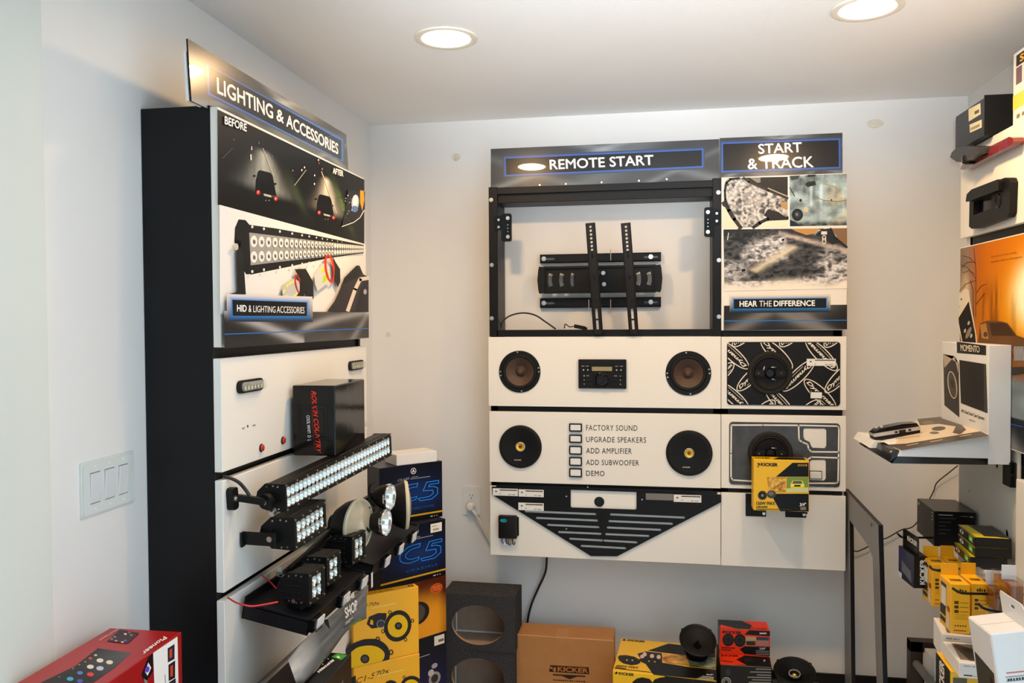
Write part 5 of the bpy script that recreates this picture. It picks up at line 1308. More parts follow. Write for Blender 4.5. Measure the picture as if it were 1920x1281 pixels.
ik = Ink(y1, 'top', 0.226, rect=(0.04, 0.228, 0, 0.035)); ik.text('C1-570x', (0.1, 0.35), (0.55, 0.35), (0.1, 0.65), '#4a2e08', shear=0.3); ik.box(0.84, 0.25, 0.93, 0.75, '#181412'); ik.ell((0.885, 0.5), 0.02, 0.12, '#d8d0c0', 10); ik.build('top_print')
y2 = yel('yellow C1-570x speaker carton under the other yellow one', -1.1155, 0.226, 38.3)
ik = px_box(y2, 'front', 0.0)
ik.text('C1-570x', q5(165, 1290), q5(530, 1165), q5(155, 1235), '#3a2608', shear=0.4); ik.line(qp((335, 1215), (675, 1138)), 1.0, '#f4dc90')
ovalspk(ik, q5(760, 1340), 22, 24, 20); ik.ell(q5(540, 1330), 14, 14, '#2a2828'); ik.poly(qp((105, 1220), (155, 1200), (160, 1300), (105, 1300)), '#1c1814')
ik.build('print')
y3 = yel('plain yellow carton at the bottom of the yellow stack', -1.342, 0.158)
# black carton with the green sticker in front of them
bk = carton('black_carton', 'black carton with a green sticker below the curled sheet', -0.7715, 1.655, -0.800, 0, 0.054, 0.176, 0.30, 'carton_black')
ik = px_box(bk, 'top', 0.30)
ik.poly([(621.5, 1232), (640, 1238), (651, 1229), (632, 1226)], '#3f9a2c'); ik.poly([(630, 1233), (634, 1230), (638, 1233), (636, 1235)], '#c8e0b8')
ik.bars((598, 1262), (628, 1238.5), (594, 1259.5), 9, '#d8d8d8'); ik.ell((605, 1246), 1.6, 1.2, '#e0b030'); ik.ell((615, 1236), 1.4, 1.0, '#c8a0c0'); ik.build('print')
ik = Ink(bk, 'right', 0.054, rect=(0, 0.176, 0, 0.30)); ik.poly([(0.62, 0.86), (0.68, 0.88), (0.9, 0.2), (0.8, 0.2)], '#6a6a6a'); ik.box(0.3, 0.2, 0.34, 0.8, '#2c2c2c'); ik.build('side_print')
carton('black_carton', 'black carton below the one with the green sticker', -0.775, 1.65, -1.10, 0, 0.10, 0.20, 0.40, 'carton_black')
dk = carton('dark_carton', 'tall dark brown carton standing behind the curled sheet', -0.915, 1.725, -0.862, 0, 0.115, 0.25, 0.638, 'brown_frame')

# ================================================================== row along the back wall
def enclosure(label, zt, h, x=-0.803, rot=-0.5):
    t = thing('speaker_enclosure', label, 'speaker box', (x, 3.002, zt - h), rot, 'grey carpeted speaker enclosures')
    w, d = 0.284, 0.15; th = 0.016
    hole = ellp(w * 0.488, h * 0.46 + (0.0 if h < 0.22 else 0.02), 0.104, 0.077, 44)
    G().plate([(0, 0), (w, 0), (w, h), (0, h)], 0, th, [hole]).build('baffle', 'carpet_grey', t, smooth=False)
    hi = [(p[0], p[1]) for p in hole]; n = len(hi); g = G()
    g.add([(p[0] + (p[0] - w * 0.488) * -0.012, 0.001, p[1]) for p in hi] + [(p[0] - (p[0] - w * 0.488) * 0.012, th - 0.0005, p[1]) for p in hi], [(i, (i + 1) % n, (i + 1) % n + n, i + n) for i in range(n)])
    g.build('cut_edge', 'mdf', t)
    G().box(0, w, th, d, h - 0.010, h).box(0, w, th, d, 0, 0.010).box(0, 0.010, th, d, 0.01, h - 0.01).box(w - 0.010, w, th, d, 0.01, h - 0.01).box(0.01, w - 0.01, d - 0.006, d, 0.01, h - 0.01).build('carpet_shell', 'carpet_grey', t, smooth=False)
    e = 0.011
    G().box(e, w - e, d - 0.012, d - 0.007, e, h - e).box(e, w - e, th + 0.001, d - 0.012, e, e + 0.006).box(e, w - e, th + 0.001, d - 0.012, h - e - 0.006, h - e).box(e, e + 0.006, th + 0.001, d - 0.012, e, h - e).box(w - e - 0.006, w - e, th + 0.001, d - 0.012, e, h - e).build('inner_board', 'mdf_inner', t, smooth=False)
    G().tube([(e + 0.008, d - 0.014, h - 0.02), (e + 0.008, d - 0.014, e + 0.01)], 0.0035, 6).tube([(e + 0.008, d - 0.014, e + 0.009), (w - e - 0.008, d - 0.014, e + 0.009)], 0.0035, 6).tube([(e + 0.008, d - 0.014, e + 0.009), (e + 0.008, th + 0.004, e + 0.009)], 0.003, 6).build('glue_bead', 'glue_white', t)
    G().lathe([(0.024, 0.0), (0.024, 0.004), (0.018, 0.007), (0.0, 0.007)], 20, M=Matrix.Translation((w * 0.60, d - 0.0125, h - 0.045))).build('terminal_cup', 'black_plastic', t)
    return t
enclosure('grey carpeted speaker box with an oval hole, stacked on its twin', -1.0487, 0.2153)
enclosure('grey carpeted speaker box with an oval hole under its twin', -1.264, 0.236, -0.806, 0.6)

cd_ = carton('cardboard_box', 'plain brown KICKER cardboard box standing against the back wall', -0.531, 3.05, -1.2109, 0.57, 0.3823, 0.125, 0.2891, 'cardboard')
G().box(-0.0012, 0.004, -0.0006, 0.04, 0.0, 0.27).box(0.3785, 0.3835, -0.0006, 0.04, 0.0, 0.27).build('side_flap', 'cardboard', cd_, smooth=False)
ik = px_box(cd_, 'front', 0.0)
ik.line([(966, 1189.8), (1151, 1202)], 1.4, '#d09a68')
def e5(x, y): return (800 + x / 5.053, 1050 + y / 5.053)
ik.poly([e5(1160, 1060), e5(1170, 998), e5(1535, 1018), e5(1540, 1085)], '#2e1c0c')
ik.text('KICKER', e5(1240, 1058), e5(1530, 1075), e5(1240, 1010), '#b06a30', bold=0.04); ik.poly([e5(1170, 1012), e5(1200, 1014), e5(1180, 1036), e5(1170, 1030)], '#b06a30'); ik.poly([e5(1205, 1058), e5(1190, 1035), e5(1215, 1015), e5(1225, 1016), e5(1225, 1060)], '#b06a30')
ik.line([e5(1200, 1088), e5(1500, 1104)], 2.6, '#3a2410'); ik.poly([e5(1280, 1100), e5(1430, 1106), e5(1355, 1132)], '#3a2410'); ik.bars(e5(1200, 1143), e5(1505, 1160), e5(1200, 1130), 14, '#3a2410')
ik.build('print', None, 'print_matte')
ik = Ink(cd_, 'top', 0.2891, rect=(0, 0.3823, 0, 0.125)); ik.box(0.42, 0.0, 0.54, 0.7, '#b07a48'); ik.build('tape')

# yellow 6x9 carton lying flat
yk = carton('speaker_carton', 'large yellow and black KICKER 6x9 carton lying on the floor', -0.143, 2.85, -1.24, -3.54, 0.3568, 0.298, 0.258, 'carton_kicker', 'yellow speaker cartons')
ik = px_box(yk, 'top', 0.258)
def r8(x, y): return (1140 + x / 8.727, 1170 + y / 8.727)
def rp(*l): return [r8(*p) for p in l]
ik.poly(rp((990, 322), (1750, 420), (1768, 740), (1330, 700), (1310, 520), (880, 470), (650, 440)), '#15151a')
ik.poly(rp((620, 665), (900, 640), (1310, 705), (1770, 750), (1780, 930), (740, 830)), '#15151a')
ik.poly(rp((620, 452), (880, 480), (890, 560), (880, 640), (540, 590), (480, 490)), '#2a2a32')
for (x, y) in ((600, 500), (720, 530), (830, 545), (560, 540)): ik.ell(r8(x, y), 4, 4, '#d0b0a8', 10)
ik.grid(r8(900, 640), r8(1310, 690), r8(1310, 520), r8(890, 478), 26, 14, lambda u, v: mix3((0.30, 0.09, 0.015), (0.85, 0.50, 0.10), np.clip(fbm(u * 4 + 2, v * 4, 3) * 1.7 - 0.4, 0, 1)))
ik.grid(r8(1325, 690), r8(1765, 730), r8(1760, 560), r8(1325, 525), 26, 14, lambda u, v: mix3((0.10, 0.14, 0.04), (0.55, 0.56, 0.36), np.clip(fbm(u * 4 + 12, v * 4, 3) * 1.7 - 0.4, 0, 1)))
ik.poly(rp((160, 545), (190, 518), (300, 515), (430, 540), (520, 590), (530, 640), (480, 668), (380, 680), (250, 650), (180, 600)), '#1c1c1e'); ik.poly(rp((510, 580), (600, 555), (780, 565), (885, 600), (890, 650), (800, 685), (640, 670), (530, 620)), '#1c1c1e')
for (x, y) in ((310, 595), (400, 600), (670, 615), (765, 625)): ik.ell(r8(x, y), 1.8, 1.4, '#c89a30', 8)
ik.poly(rp((232, 272), (260, 250), (285, 255), (290, 278), (255, 280)), '#141210'); ik.text('KICKER', r8(300, 282), r8(590, 310), r8(325, 255), '#141210', bold=0.05, shear=0.2)
ik.text('450W MAX', r8(118, 705), r8(490, 738), r8(140, 675), '#141210', bold=0.03); ik.line(rp((112, 730), (730, 800)), 1.0, '#3c3010'); ik.line(rp((120, 718), (290, 738)), 1.4, '#4c3c10')
ik.text('6x9"', r8(1608, 842), r8(1722, 852), r8(1612, 822), '#f0eee8', bold=0.03)
for i in range(3): ik.line(rp((1540 - 40 * i, 862 + 20 * i), (1728, 882 + 20 * i)), 1.3, '#b4b2ac')
ik.line(rp((1310, 520), (1318, 700)), 1.2, '#e0b020')
ik.build('print')
ik = px_box(yk, 'front', 0.0)
ik.poly(rp((740, 830), (1784, 950), (1784, 1100), (740, 1100), (740, 960), (930, 880), (930, 860)), '#1a191a')
ik.poly(rp((400, 1100), (400, 950), (470, 895), (560, 875), (680, 900), (730, 960), (760, 910), (850, 880), (950, 870), (950, 1100)), '#1c1b1b')
ik.poly(rp((108, 815), (140, 780), (155, 785), (155, 820), (125, 822)), '#141210'); ik.text('KICKER', r8(175, 832), r8(425, 860), r8(178, 785), '#141210', bold=0.05)
ik.build('front_print')
# loose oval speakers
def oval_speaker(label, c, tilt, rz_, rx_, rzr, centre, face=1.0):
    t = thing('oval_speaker', label, 'speaker', (c[0], c[1], c[2]), rz_, 'loose oval speakers', rx=tilt)
    G().lathe([(0.30, -0.060), (0.46, -0.058), (0.5, -0.042), (0.86, -0.012), (0.97, 0.0), (1.0, 0.002), (1.0, 0.006), (0.95, 0.008), (0.90, 0.006)], 44, sx=rx_, sz=rzr).build('basket', 'black_plastic', t)
    G().lathe([(0.91, 0.005), (0.84, 0.010), (0.76, 0.004)], 44, sx=rx_, sz=rzr).build('surround', 'rubber', t)
    G().lathe([(0.77, 0.0045), (0.6, -0.006), (0.2, -0.026), (0.0, -0.026)], 44, sx=rx_, sz=rzr).build('cone', 'cone_dark' if not centre else 'cone_black', t)
    r = min(rx_, rzr)
    G().lathe([(0.0, -0.058), (r * 0.62, -0.058), (r * 0.62, -0.070), (0.0, -0.070)], 28).build('magnet', 'black_plastic', t)
    if centre:
        G().lathe([(0.017, -0.012), (0.017, -0.004), (0.0155, -0.003), (0.014, -0.008)], 24, sx=1.2).build('centre_ring', 'silver_plastic', t); G().lathe([(0.014, -0.008), (0.010, -0.016), (0.006, -0.016)], 20, sx=1.2).build('tweeter_cup', 'cone_black', t); G().lathe([(0.0065, -0.016), (0.004, -0.011), (0.0, -0.010)], 16, sx=1.3).build('tweeter', 'brass_yellow', t)
    else:
        G().lathe([(0.016, -0.026), (0.007, -0.010), (0.003, 0.004), (0.0, 0.006)], 20).build('phase_plug', 'gloss_black', t)
    for a_ in (40, 140, 220, 320):
        q = math.radians(a_); x, z = rx_ * math.cos(q) * 0.98, rzr * math.sin(q) * 0.98
        G().cyl((x * 0.98, -0.005, z * 0.98), (x * 0.98, 0.002, z * 0.98), 0.007, n=12).build('mounting_ear', 'black_plastic', t)
    return t
oval_speaker('oval black speaker tipped back on the yellow 6x9 carton', (0.158, 2.98, -1.166), -64, 4, 0.066, 0.075, False)
ps = oval_speaker('oval black speaker with a yellow centre beside the red cartons', (0.492, 2.96, -1.250), -60, -6, 0.072, 0.062, True)
sk = carton('black_carton', 'low black carton under the yellow centred oval speaker', 0.425, 2.93, -1.326, 0, 0.17, 0.14, 0.174, 'carton_black')

# red and black cartons
ru = carton('speaker_carton', 'upper red KICKER speaker carton standing at the back wall', 0.2395, 3.03, -1.1325, 0.26, 0.178, 0.087, 0.0945, 'carton_black', 'red speaker cartons')
def s4(x, y): return (1120 + x / 4.571, 1130 + y / 4.571)
def sp(*l): return [s4(*p) for p in l]
ik = px_box(ru, 'front', 0.0)
RED = '#d63414'
ik.poly(sp((1052, 218), (1480, 246), (1478, 465), (1045, 435)), RED); ik.poly(sp((1300, 238), (1480, 248), (1478, 290), (1260, 275)), '#131214'); ik.poly(sp((1260, 375), (1478, 380), (1478, 460), (1260, 440), (1220, 400)), '#131214')
for (x, y) in ((1122, 320), (1222, 325)): ik.ell(s4(x, y), 11, 12, '#1e1c1c'); ik.ell(s4(x, y), 8, 9, '#2e2a2a'); ik.ell(s4(x, y), 3, 3.2, '#151414')
ik.poly(sp((1270, 290), (1360, 292), (1360, 372), (1270, 368)), '#b0976a'); ik.poly(sp((1275, 330), (1355, 330), (1355, 368), (1275, 365)), '#3a2c28'); ik.poly(sp((1365, 295), (1470, 298), (1470, 375), (1365, 372)), '#a8746a'); ik.poly(sp((1365, 295), (1470, 298), (1470, 325), (1365, 322)), '#3c465c')
ik.poly(sp((1065, 258), (1085, 238), (1092, 238), (1092, 262)), '#141010'); ik.text('KICKER', s4(1098, 265), s4(1232, 272), s4(1100, 240), '#141010', bold=0.05); ik.box(*s4(1390, 258), *s4(1450, 270), '#c8c0b0')
ik.bars(s4(1065, 392), s4(1180, 396), s4(1065, 378), 8, '#301008'); ik.bars(s4(1065, 410), s4(1145, 414), s4(1065, 398), 6, '#301008'); ik.text('2-3/4"', s4(1390, 402), s4(1440, 404), s4(1390, 384), '#f0eeea', bold=0.02)
for i in range(3): ik.line(sp((1360, 412 + 14 * i), (1470, 418 + 14 * i)), 1.1, '#9a9896')
ik.build('print')
ik = px_box(ru, 'top', 0.0945)
ik.poly(sp((1240, 158), (1448, 166), (1480, 244), (1300, 234), (1330, 200)), RED); ik.poly(sp((1050, 216), (1060, 190), (1200, 228)), RED); ik.ell(s4(1215, 182), 7, 2.4, '#2c2a2a'); ik.ell(s4(1280, 190), 6, 2.4, '#2c2a2a'); ik.text('KICKER', s4(1290, 228), s4(1460, 236), s4(1290, 214), '#501008', bold=0.04); ik.build('top_print')
rl = carton('speaker_carton', 'lower red and black KICKER carton with printed text under the upper one', 0.2345, 2.933, -1.2272, 0.3, 0.1775, 0.185, 0.2725, 'carton_black', 'red speaker cartons')
ik = px_box(rl, 'top', 0.2725)
ik.poly(sp((1045, 437), (1478, 467), (1495, 552), (1300, 538), (1150, 535), (1055, 530)), RED); ik.poly(sp((1260, 455), (1478, 470), (1493, 552), (1280, 538), (1190, 490)), '#131214'); ik.ell(s4(1300, 492), 10, 5, '#2a2828'); ik.text('KICKER', s4(1065, 462), s4(1215, 468), s4(1060, 445), '#401008', bold=0.05); ik.text('2"', s4(1425, 508), s4(1445, 509), s4(1422, 492), '#f0eeea'); ik.line(sp((1065, 500), (1160, 512)), 1.4, '#501808')
ik.build('top_print')
ik = px_box(rl, 'front', 0.0)
for i, (x0, y) in enumerate(((1360, 570), (1310, 595), (1370, 620), (1290, 640), (1330, 662), (1300, 684))): ik.line(sp((x0, y), (1485, y + 4)), 2.0, '#8d8a86')
ik.ring(s4(1105, 680), 9, 9, 2.5, '#9a9894'); ik.ring(s4(1105, 680), 5, 5, 1.6, '#9a9894'); ik.box(*s4(1100, 570), *s4(1140, 625), '#3a3836'); ik.build('front_print')

# ================================================================== rack on the right wall (faces the room, local x runs towards the camera)
RXF = 0.98; RY0 = 2.833
rr = thing('display_rack', 'black rack on the right wall with cream and photo panels', 'display rack', (RXF, RY0, -ZC), -90)
RL = 1.25
def zz(z): return z + ZC
for x in (0.03, 0.62, RL - 0.03): G().box(x - 0.018, x + 0.018, 0.02, 0.165, 0.0, zz(0.50), 0.0015).build('upright', 'black_steel', rr)
for z in (0.243, -0.385, 0.50, -1.08): G().box(0.02, RL - 0.02, 0.02, 0.10, zz(z) - 0.02, zz(z) + 0.02, 0.0015).build('rail', 'black_steel', rr)
G().box(0.0, RL, 0, 0.018, zz(0.258), zz(0.534), 0.0012).build('demo_panel', 'white_laminate', rr)
G().box(-0.0, 0.03, 0.0185, 0.165, zz(0.20), zz(0.534), 0.001).build('side_cheek', 'white_laminate', rr)
G().box(0.0, RL, 0.018, 0.16, zz(0.52), zz(0.532), 0.001).build('top_board', 'white_laminate', rr)
pp = G().box(0.0, RL, 0, 0.014, zz(-0.365), zz(0.2295), 0.0012).build('poster_panel', 'white_laminate', rr)
G().box(0.424, RL, 0, 0.018, zz(-0.86), zz(-0.44), 0.0012).build('demo_panel', 'white_laminate', rr)
hol = [ellp(x, z, r, r * 1.2, 18) for x, z, r in ((0.265, zz(-0.428), 0.010), (0.335, zz(-0.615), 0.012), (0.06, zz(-0.80), 0.010), (0.06, zz(-0.55), 0.004), (0.12, zz(-0.60), 0.005), (0.22, zz(-0.62), 0.004))]
G().plate([(-0.03, zz(-1.15)), (0.415, zz(-1.15)), (0.415, zz(-0.365)), (-0.03, zz(-0.365))], 0.012, 0.016, hol).build('peg_plate', 'grey_plate', rr)
G().box(0.35, 0.40, -0.006, 0.012, zz(-0.47), zz(-0.40), 0.002).build('bracket', 'gloss_black', rr)
# base foot
rf_ = thing('rack_foot', 'dark brown floor foot with a grey bar under the right rack', 'rack foot', (RXF, RY0, -ZC), -90)
G().box(-0.10, -0.06, -0.125, -0.085, 0.0, zz(-1.09), 0.001).box(-0.10, -0.06, -0.125, 0.16, zz(-1.125), zz(-1.09), 0.001).box(-0.10, -0.06, -0.125, 0.16, 0.0, 0.03, 0.001).build('foot_frame', 'brown_frame', rf_)
G().cyl((-0.06, -0.105, zz(-1.165)), (0.30, -0.105, zz(-1.165)), 0.013, n=14).build('foot_bar', 'grey_laminate', rf_)
# sunset print
ik = Ink(rr, 'front', 0.0, rect=(0.003, RL - 0.003, zz(-0.362), zz(0.2265)))
def sunset(u, v):
    y = v
    sun = np.exp(-(((u - 0.41) / 0.085) ** 2 + ((v - 0.73) / 0.135) ** 2) ** 1.5); halo = np.exp(-((u - 0.41) / 0.15) ** 2 - ((v - 0.70) / 0.22) ** 2)
    a = mix3((0.40, 0.13, 0.004), (0.42, 0.10, 0.003), sstep(0.5, 1.0, v)); a = mix3(a, (0.50, 0.135, 0.002), np.clip(sstep(0.05, 0.2, u), 0, 1))
    a = mix3(a, (0.72, 0.32, 0.002), np.clip(halo * 1.0, 0, 1)); a = mix3(a, (0.9, 0.62, 0.02), np.clip(halo ** 3 * 1.1, 0, 1)); a = mix3(a, (0.95, 0.86, 0.62), np.clip(sun * 1.3, 0, 1))
    lf = (1 - sstep(0.03, 0.13, u)); a = mix3(a, np.array([0.26, 0.18, 0.13])[:, None, None] * (0.7 + 0.8 * fbm(u * 20, v * 8, 3)), np.clip(lf, 0, 1))
    gl = np.exp(-((u - 0.035) / 0.03) ** 2 - ((v - 0.76) / 0.10) ** 2); a = mix3(a, (0.62, 0.48, 0.30), np.clip(gl, 0, 1))
    tr = np.clip((fbm(u * 40, v * 3.5 + 3, 3) - 0.52) * 5, 0, 1) * (1 - sstep(0.72, 0.86, v)) * (1 - sstep(0.25, 0.4, u)) * 0.5; a = a * (1 - tr)
    gd = 1 - sstep(0.44, 0.53, v); a = mix3(a, np.array([0.16, 0.085, 0.035])[:, None, None] + 0 * u, np.clip(gd * 0.8, 0, 1))
    sn = (1 - sstep(0.30, 0.36, v)); a = mix3(a, np.array([0.20, 0.26, 0.30])[:, None, None] * (0.4 + 1.2 * fbm(u * 9, v * 9, 3)), np.clip(sn, 0, 1))
    bb = (1 - sstep(0.145, 0.155, v)); a = mix3(a, np.array([0.015, 0.02, 0.03])[:, None, None] + 0.18 * np.exp(-((u - 0.33 + v) / 0.06) ** 2), np.clip(bb, 0, 1))
    return a
ik.grid((0, 0), (1, 0), (1, 1), (0, 1), 200, 110, sunset)
ik.pix = True; ik.off = 0.0
def h5(x, y): return (1780 + x / 5.82, 440 + y / 5.82)
def hp(*l): return [h5(*p) for p in l]
ik.text('Start your car from virtually', h5(455, 262), h5(735, 215), h5(460, 228), '#5c2408'); ik.text('anywhere with your Smartphone', h5(455, 318), h5(795, 262), h5(458, 286), '#5c2408')
for pts in (((290, 900), (292, 400), (270, 150)), ((290, 480), (200, 360), (130, 330)), ((288, 500), (180, 540), (110, 620)), ((280, 430), (220, 390), (150, 420)), ((290, 320), (220, 250), (150, 230)), ((295, 640), (350, 560), (400, 540)), ((295, 760), (350, 690), (390, 640)), ((265, 900), (262, 600), (230, 500)), ((270, 300), (200, 300), (140, 360))): ik.line(hp(*pts), 0.9, '#3a241a')
ik.poly(hp((106, 690), (112, 650), (180, 585), (215, 610), (230, 720), (300, 1110), (305, 1185), (140, 1185), (104, 1000)), '#d8cdb8'); ik.poly(hp((104, 910), (215, 728), (285, 1080), (295, 1180), (150, 1185), (106, 960)), '#2a2524')
ik.ell(h5(213, 1072), 3.6, 12, '#8a8074', rot=24)
for (x, y) in ((215, 965), (243, 1105), (175, 1050)): ik.ell(h5(x, y), 2, 4, '#b8ac98', rot=15)
ik.ell(h5(135, 705), 1.2, 1.8, '#2a2524'); ik.line(hp((118, 785), (116, 790)), 1, '#3a3432')
ik.poly(hp((320, 1180), (340, 970), (420, 940), (560, 945), (640, 965), (740, 1100), (880, 1150), (880, 1260), (320, 1230)), '#6a4a2c'); ik.poly(hp((440, 965), (590, 960), (640, 985), (730, 1105), (470, 1105)), '#4a331f'); ik.poly(hp((340, 985), (405, 965), (430, 1100), (430, 1140), (360, 1130)), '#a8763c'); ik.ell(h5(400, 1090), 4, 5, '#5a4430')
# car nose seen right of the camera display
for (x, y) in ((1884, 655), (1889, 660)): ik.ell((x, y), 4, 5, '#b89a7c')
for i in range(8): ik.line([(1903 + 2.4 * i, 650), (1904 + 2.4 * i, 676)], 1.3, '#a8b0b8')
ik.poly([(1880, 648), (1896, 652), (1900, 668), (1882, 664)], '#5c4436'); ik.ell((1887, 657), 3, 4, '#d8b890'); ik.poly([(1882, 690), (1920, 688), (1920, 700), (1898, 703), (1882, 700)], '#3a3836'); ik.ell((1893, 686), 4, 5, '#b09a80')
ik.line([(1880, 791), (1920, 801)], 1.6, '#2458a8')
ik.build('print', pp, 'print_dull')

# black open box on top of the rack
tb = carton('open_box', 'black open-topped box with two barcode stickers on the right rack', 0.955, 2.60, 0.642, -8, 0.14, 0.20, 0.108, 'carton_black')
tb.location = (0.955, 2.58, 0.5352 + ZC); tb.rotation_euler = (0, 0, 0)
for ch in list(tb.children): bpy.data.objects.remove(ch)
w, d, h = 0.13, 0.228, 0.118
G().box(0, w, 0, 0.003, 0, h).box(0, w, d - 0.003, d, 0, h - 0.012).box(0, 0.003, 0.003, d - 0.003, 0, h - 0.008).box(w - 0.003, w, 0.003, d - 0.003, 0, h).box(0.003, w - 0.003, 0.003, d - 0.003, 0, 0.003).build('carton_body', 'carton_black', tb, smooth=False)
ik = px_box(tb, 'left', 0.0)
ik.poly([(1816.5, 228), (1839, 214), (1838.5, 193), (1816, 205)], '#d8cfae'); ik.poly([(1819, 249), (1841, 239), (1841, 224), (1818, 234)], '#d8cfae')
ik.poly([(1827.5, 215), (1836, 211), (1836, 204.5), (1827.5, 209)], '#6d675a'); [ik.line([(1821 + 2.2 * i, 244.5 - i * 1.0), (1821 + 2.2 * i, 239.5 - i * 1.0)], 1.1, '#4a453c') for i in range(8)]
ik.build('stickers', None, 'print_matte')
# upright white and yellow card further along the top
a = PX(1899, 105, 0.99); wp = thing('shelf_card', 'tall white card with a yellow band on top of the right rack', 'sign card', (0.992, a.y, 0.536), -90)
G().box(0, 0.30, 0, 0.004, 0, 0.20, 0.0005).build('card', 'white_card', wp)
ik = Ink(wp, 'front', 0.0, rect=(0, 0.30, 0, 0.20)); ik.box(0.06, 0.80, 0.94, 0.955, '#1c1c1e'); ik.text('S', (0.13, 0.83), (0.22, 0.83), (0.13, 0.93), '#e8a818', bold=0.04); ik.box(0.06, 0.55, 0.18, 0.78, '#7a5c6c'); ik.box(0.22, 0.55, 0.4, 0.78, '#5c7a4a'); ik.poly([(0, 0.22), (1, 0.22), (1, 0.42), (0, 0.42)], '#f0c848'); ik.bars((0.08, 0.08), (0.3, 0.08), (0.08, 0.14), 2, '#8a7a50'); ik.build('print', None, 'print_poster')
# mirror camera and door handle on the cream panel
mc = thing('tail_light_camera', 'dark grey camera housing with a dark red tail lamp strip', 'camera', (RXF, 2.785, 0.0), -90)
def rq(px_, py_, X=0.965): p = PX(px_, py_, X); return (2.785 - p.y, p.z)
o = [rq(*p) for p in ((1809, 318), (1811, 311), (1815, 302), (1830, 300), (1862, 289), (1866, 274), (1902, 256), (1908, 258), (1910, 265), (1907, 272), (1870, 290), (1845, 303), (1816, 318))]
G().plate(o, -0.028, 0).build('lamp_strip', 'dark_red_paint', mc)
o = [rq(*p) for p in ((1807, 294), (1810, 285), (1820, 276), (1840, 273), (1862, 274), (1862, 287), (1850, 292), (1843, 298), (1835, 303), (1820, 303))]
mat('hood_grey', (0.03, 0.032, 0.036), 0.3, spec=0.4)
G().plate(o, -0.055, -0.01).build('camera_hood', 'hood_grey', mc)
c = rq(1834, 298); G().lathe([(0.0, 0.060), (0.012, 0.058), (0.016, 0.050), (0.016, 0.03)], 18, M=Matrix.Translation((c[0], 0, c[1]))).build('camera_lens', 'gloss_black', mc)
dh = thing('door_handle', 'black paddle door handle assembly on the cream right rack panel', 'door handle', (RXF, 2.725, 0.0), -90)
def dq(px_, py_): p = PX(px_, py_, 0.965); return (2.725 - p.y, p.z)
A_ = [dq(*p) for p in ((1820, 425), (1821, 380), (1824, 362), (1832, 353), (1888, 333), (1895, 334), (1898, 342), (1896, 398), (1892, 407), (1835, 428), (1825, 429))]
well = [dq(*p) for p in ((1828, 404), (1829, 378), (1863, 366), (1862, 391))]
G().plate(A_, -0.020, 0, [well]).build('escutcheon', 'black_plastic', dh)
G().plate(well, -0.006, -0.001).build('recess', 'gloss_black', dh)
G().plate([dq(*p) for p in ((1823, 378), (1825, 364), (1834, 355), (1884, 336), (1886, 341), (1886, 356), (1830, 377))], -0.034, -0.020).build('paddle', 'black_plastic', dh)
c = dq(1875, 377); G().lathe([(0.0, 0.015), (0.008, 0.0155), (0.014, 0.020), (0.018, 0.0225), (0.021, 0.0205)], 20, M=Matrix.Translation((c[0], 0, c[1]))).build('lock_cylinder', 'gloss_black', dh)

# dash camera display stand
dn = 2.44
ds = thing('camera_display', 'white dash camera display stand reading MOMENTO with sloping base', 'display stand', (0, dn, -0.41))
def xq(x, z): return (x, z + 0.41)
G().box(0.92, 0.978, 0.0, 0.372, 0.003, 0.336, 0.001).build('back_board', 'white_plastic', ds)
G().plate([xq(0.6834, -0.3903), xq(0.9195, -0.3905), xq(0.9195, -0.3225), xq(0.69, -0.3735)], 0.0, 0.370).build('base', 'white_plastic', ds)
G().plate([xq(0.668, -0.4105), xq(0.9195, -0.4085), xq(0.9195, -0.391), xq(0.6825, -0.391)], -0.001, 0.371).build('base_rim', 'gloss_black', ds)
G().plate([xq(0.664, -0.407), xq(0.6825, -0.391), xq(0.6895, -0.3735), xq(0.672, -0.3745)], 0.002, 0.16).build('front_lip', 'gloss_black', ds)
G().plate([xq(0.650, -0.392), xq(0.6825, -0.391), xq(0.6895, -0.3735), xq(0.664, -0.3705)], 0.16, 0.368).build('front_lip', 'white_plastic', ds)
ik = px_box(ds, 'left', -0.92)
ik.poly([(1794.5, 662), (1849, 666.5), (1849, 648), (1794, 641)], '#17140f')
ik.text('MOMENTO', (1801.5, 658), (1837, 661.5), (1801, 646), '#e8dcc8', spacing=0.9)
ik.poly([(1771, 760), (1799, 783), (1798, 682), (1768.5, 664)], '#3a342e'); ik.poly([(1771, 690), (1790, 668), (1797, 700), (1797, 680), (1768.5, 664)], '#b8a890'); ik.ell((1785.5, 722), 8, 25, '#54493e', rot=-8); ik.ring((1786, 722), 8.5, 26, 1.6, '#cdbda2', rot=-8); ik.ell((1786, 719), 3, 9, '#2a2420', rot=-8)
ik.poly([(1802, 756), (1852, 775), (1849, 683), (1799, 675)], '#1c1611'); ik.poly([(1846, 773), (1852, 775), (1849, 683), (1845, 682)], '#3a4448')
ik.text('HD Dual Dash Cam Systems', (1803, 774.5), (1846, 790), (1803, 767), '#30261c', bold=0.02); ik.line([(1818, 787), (1829, 791)], 1.2, '#7a6e5e')
ik.build('back_print', None, 'print_poster')
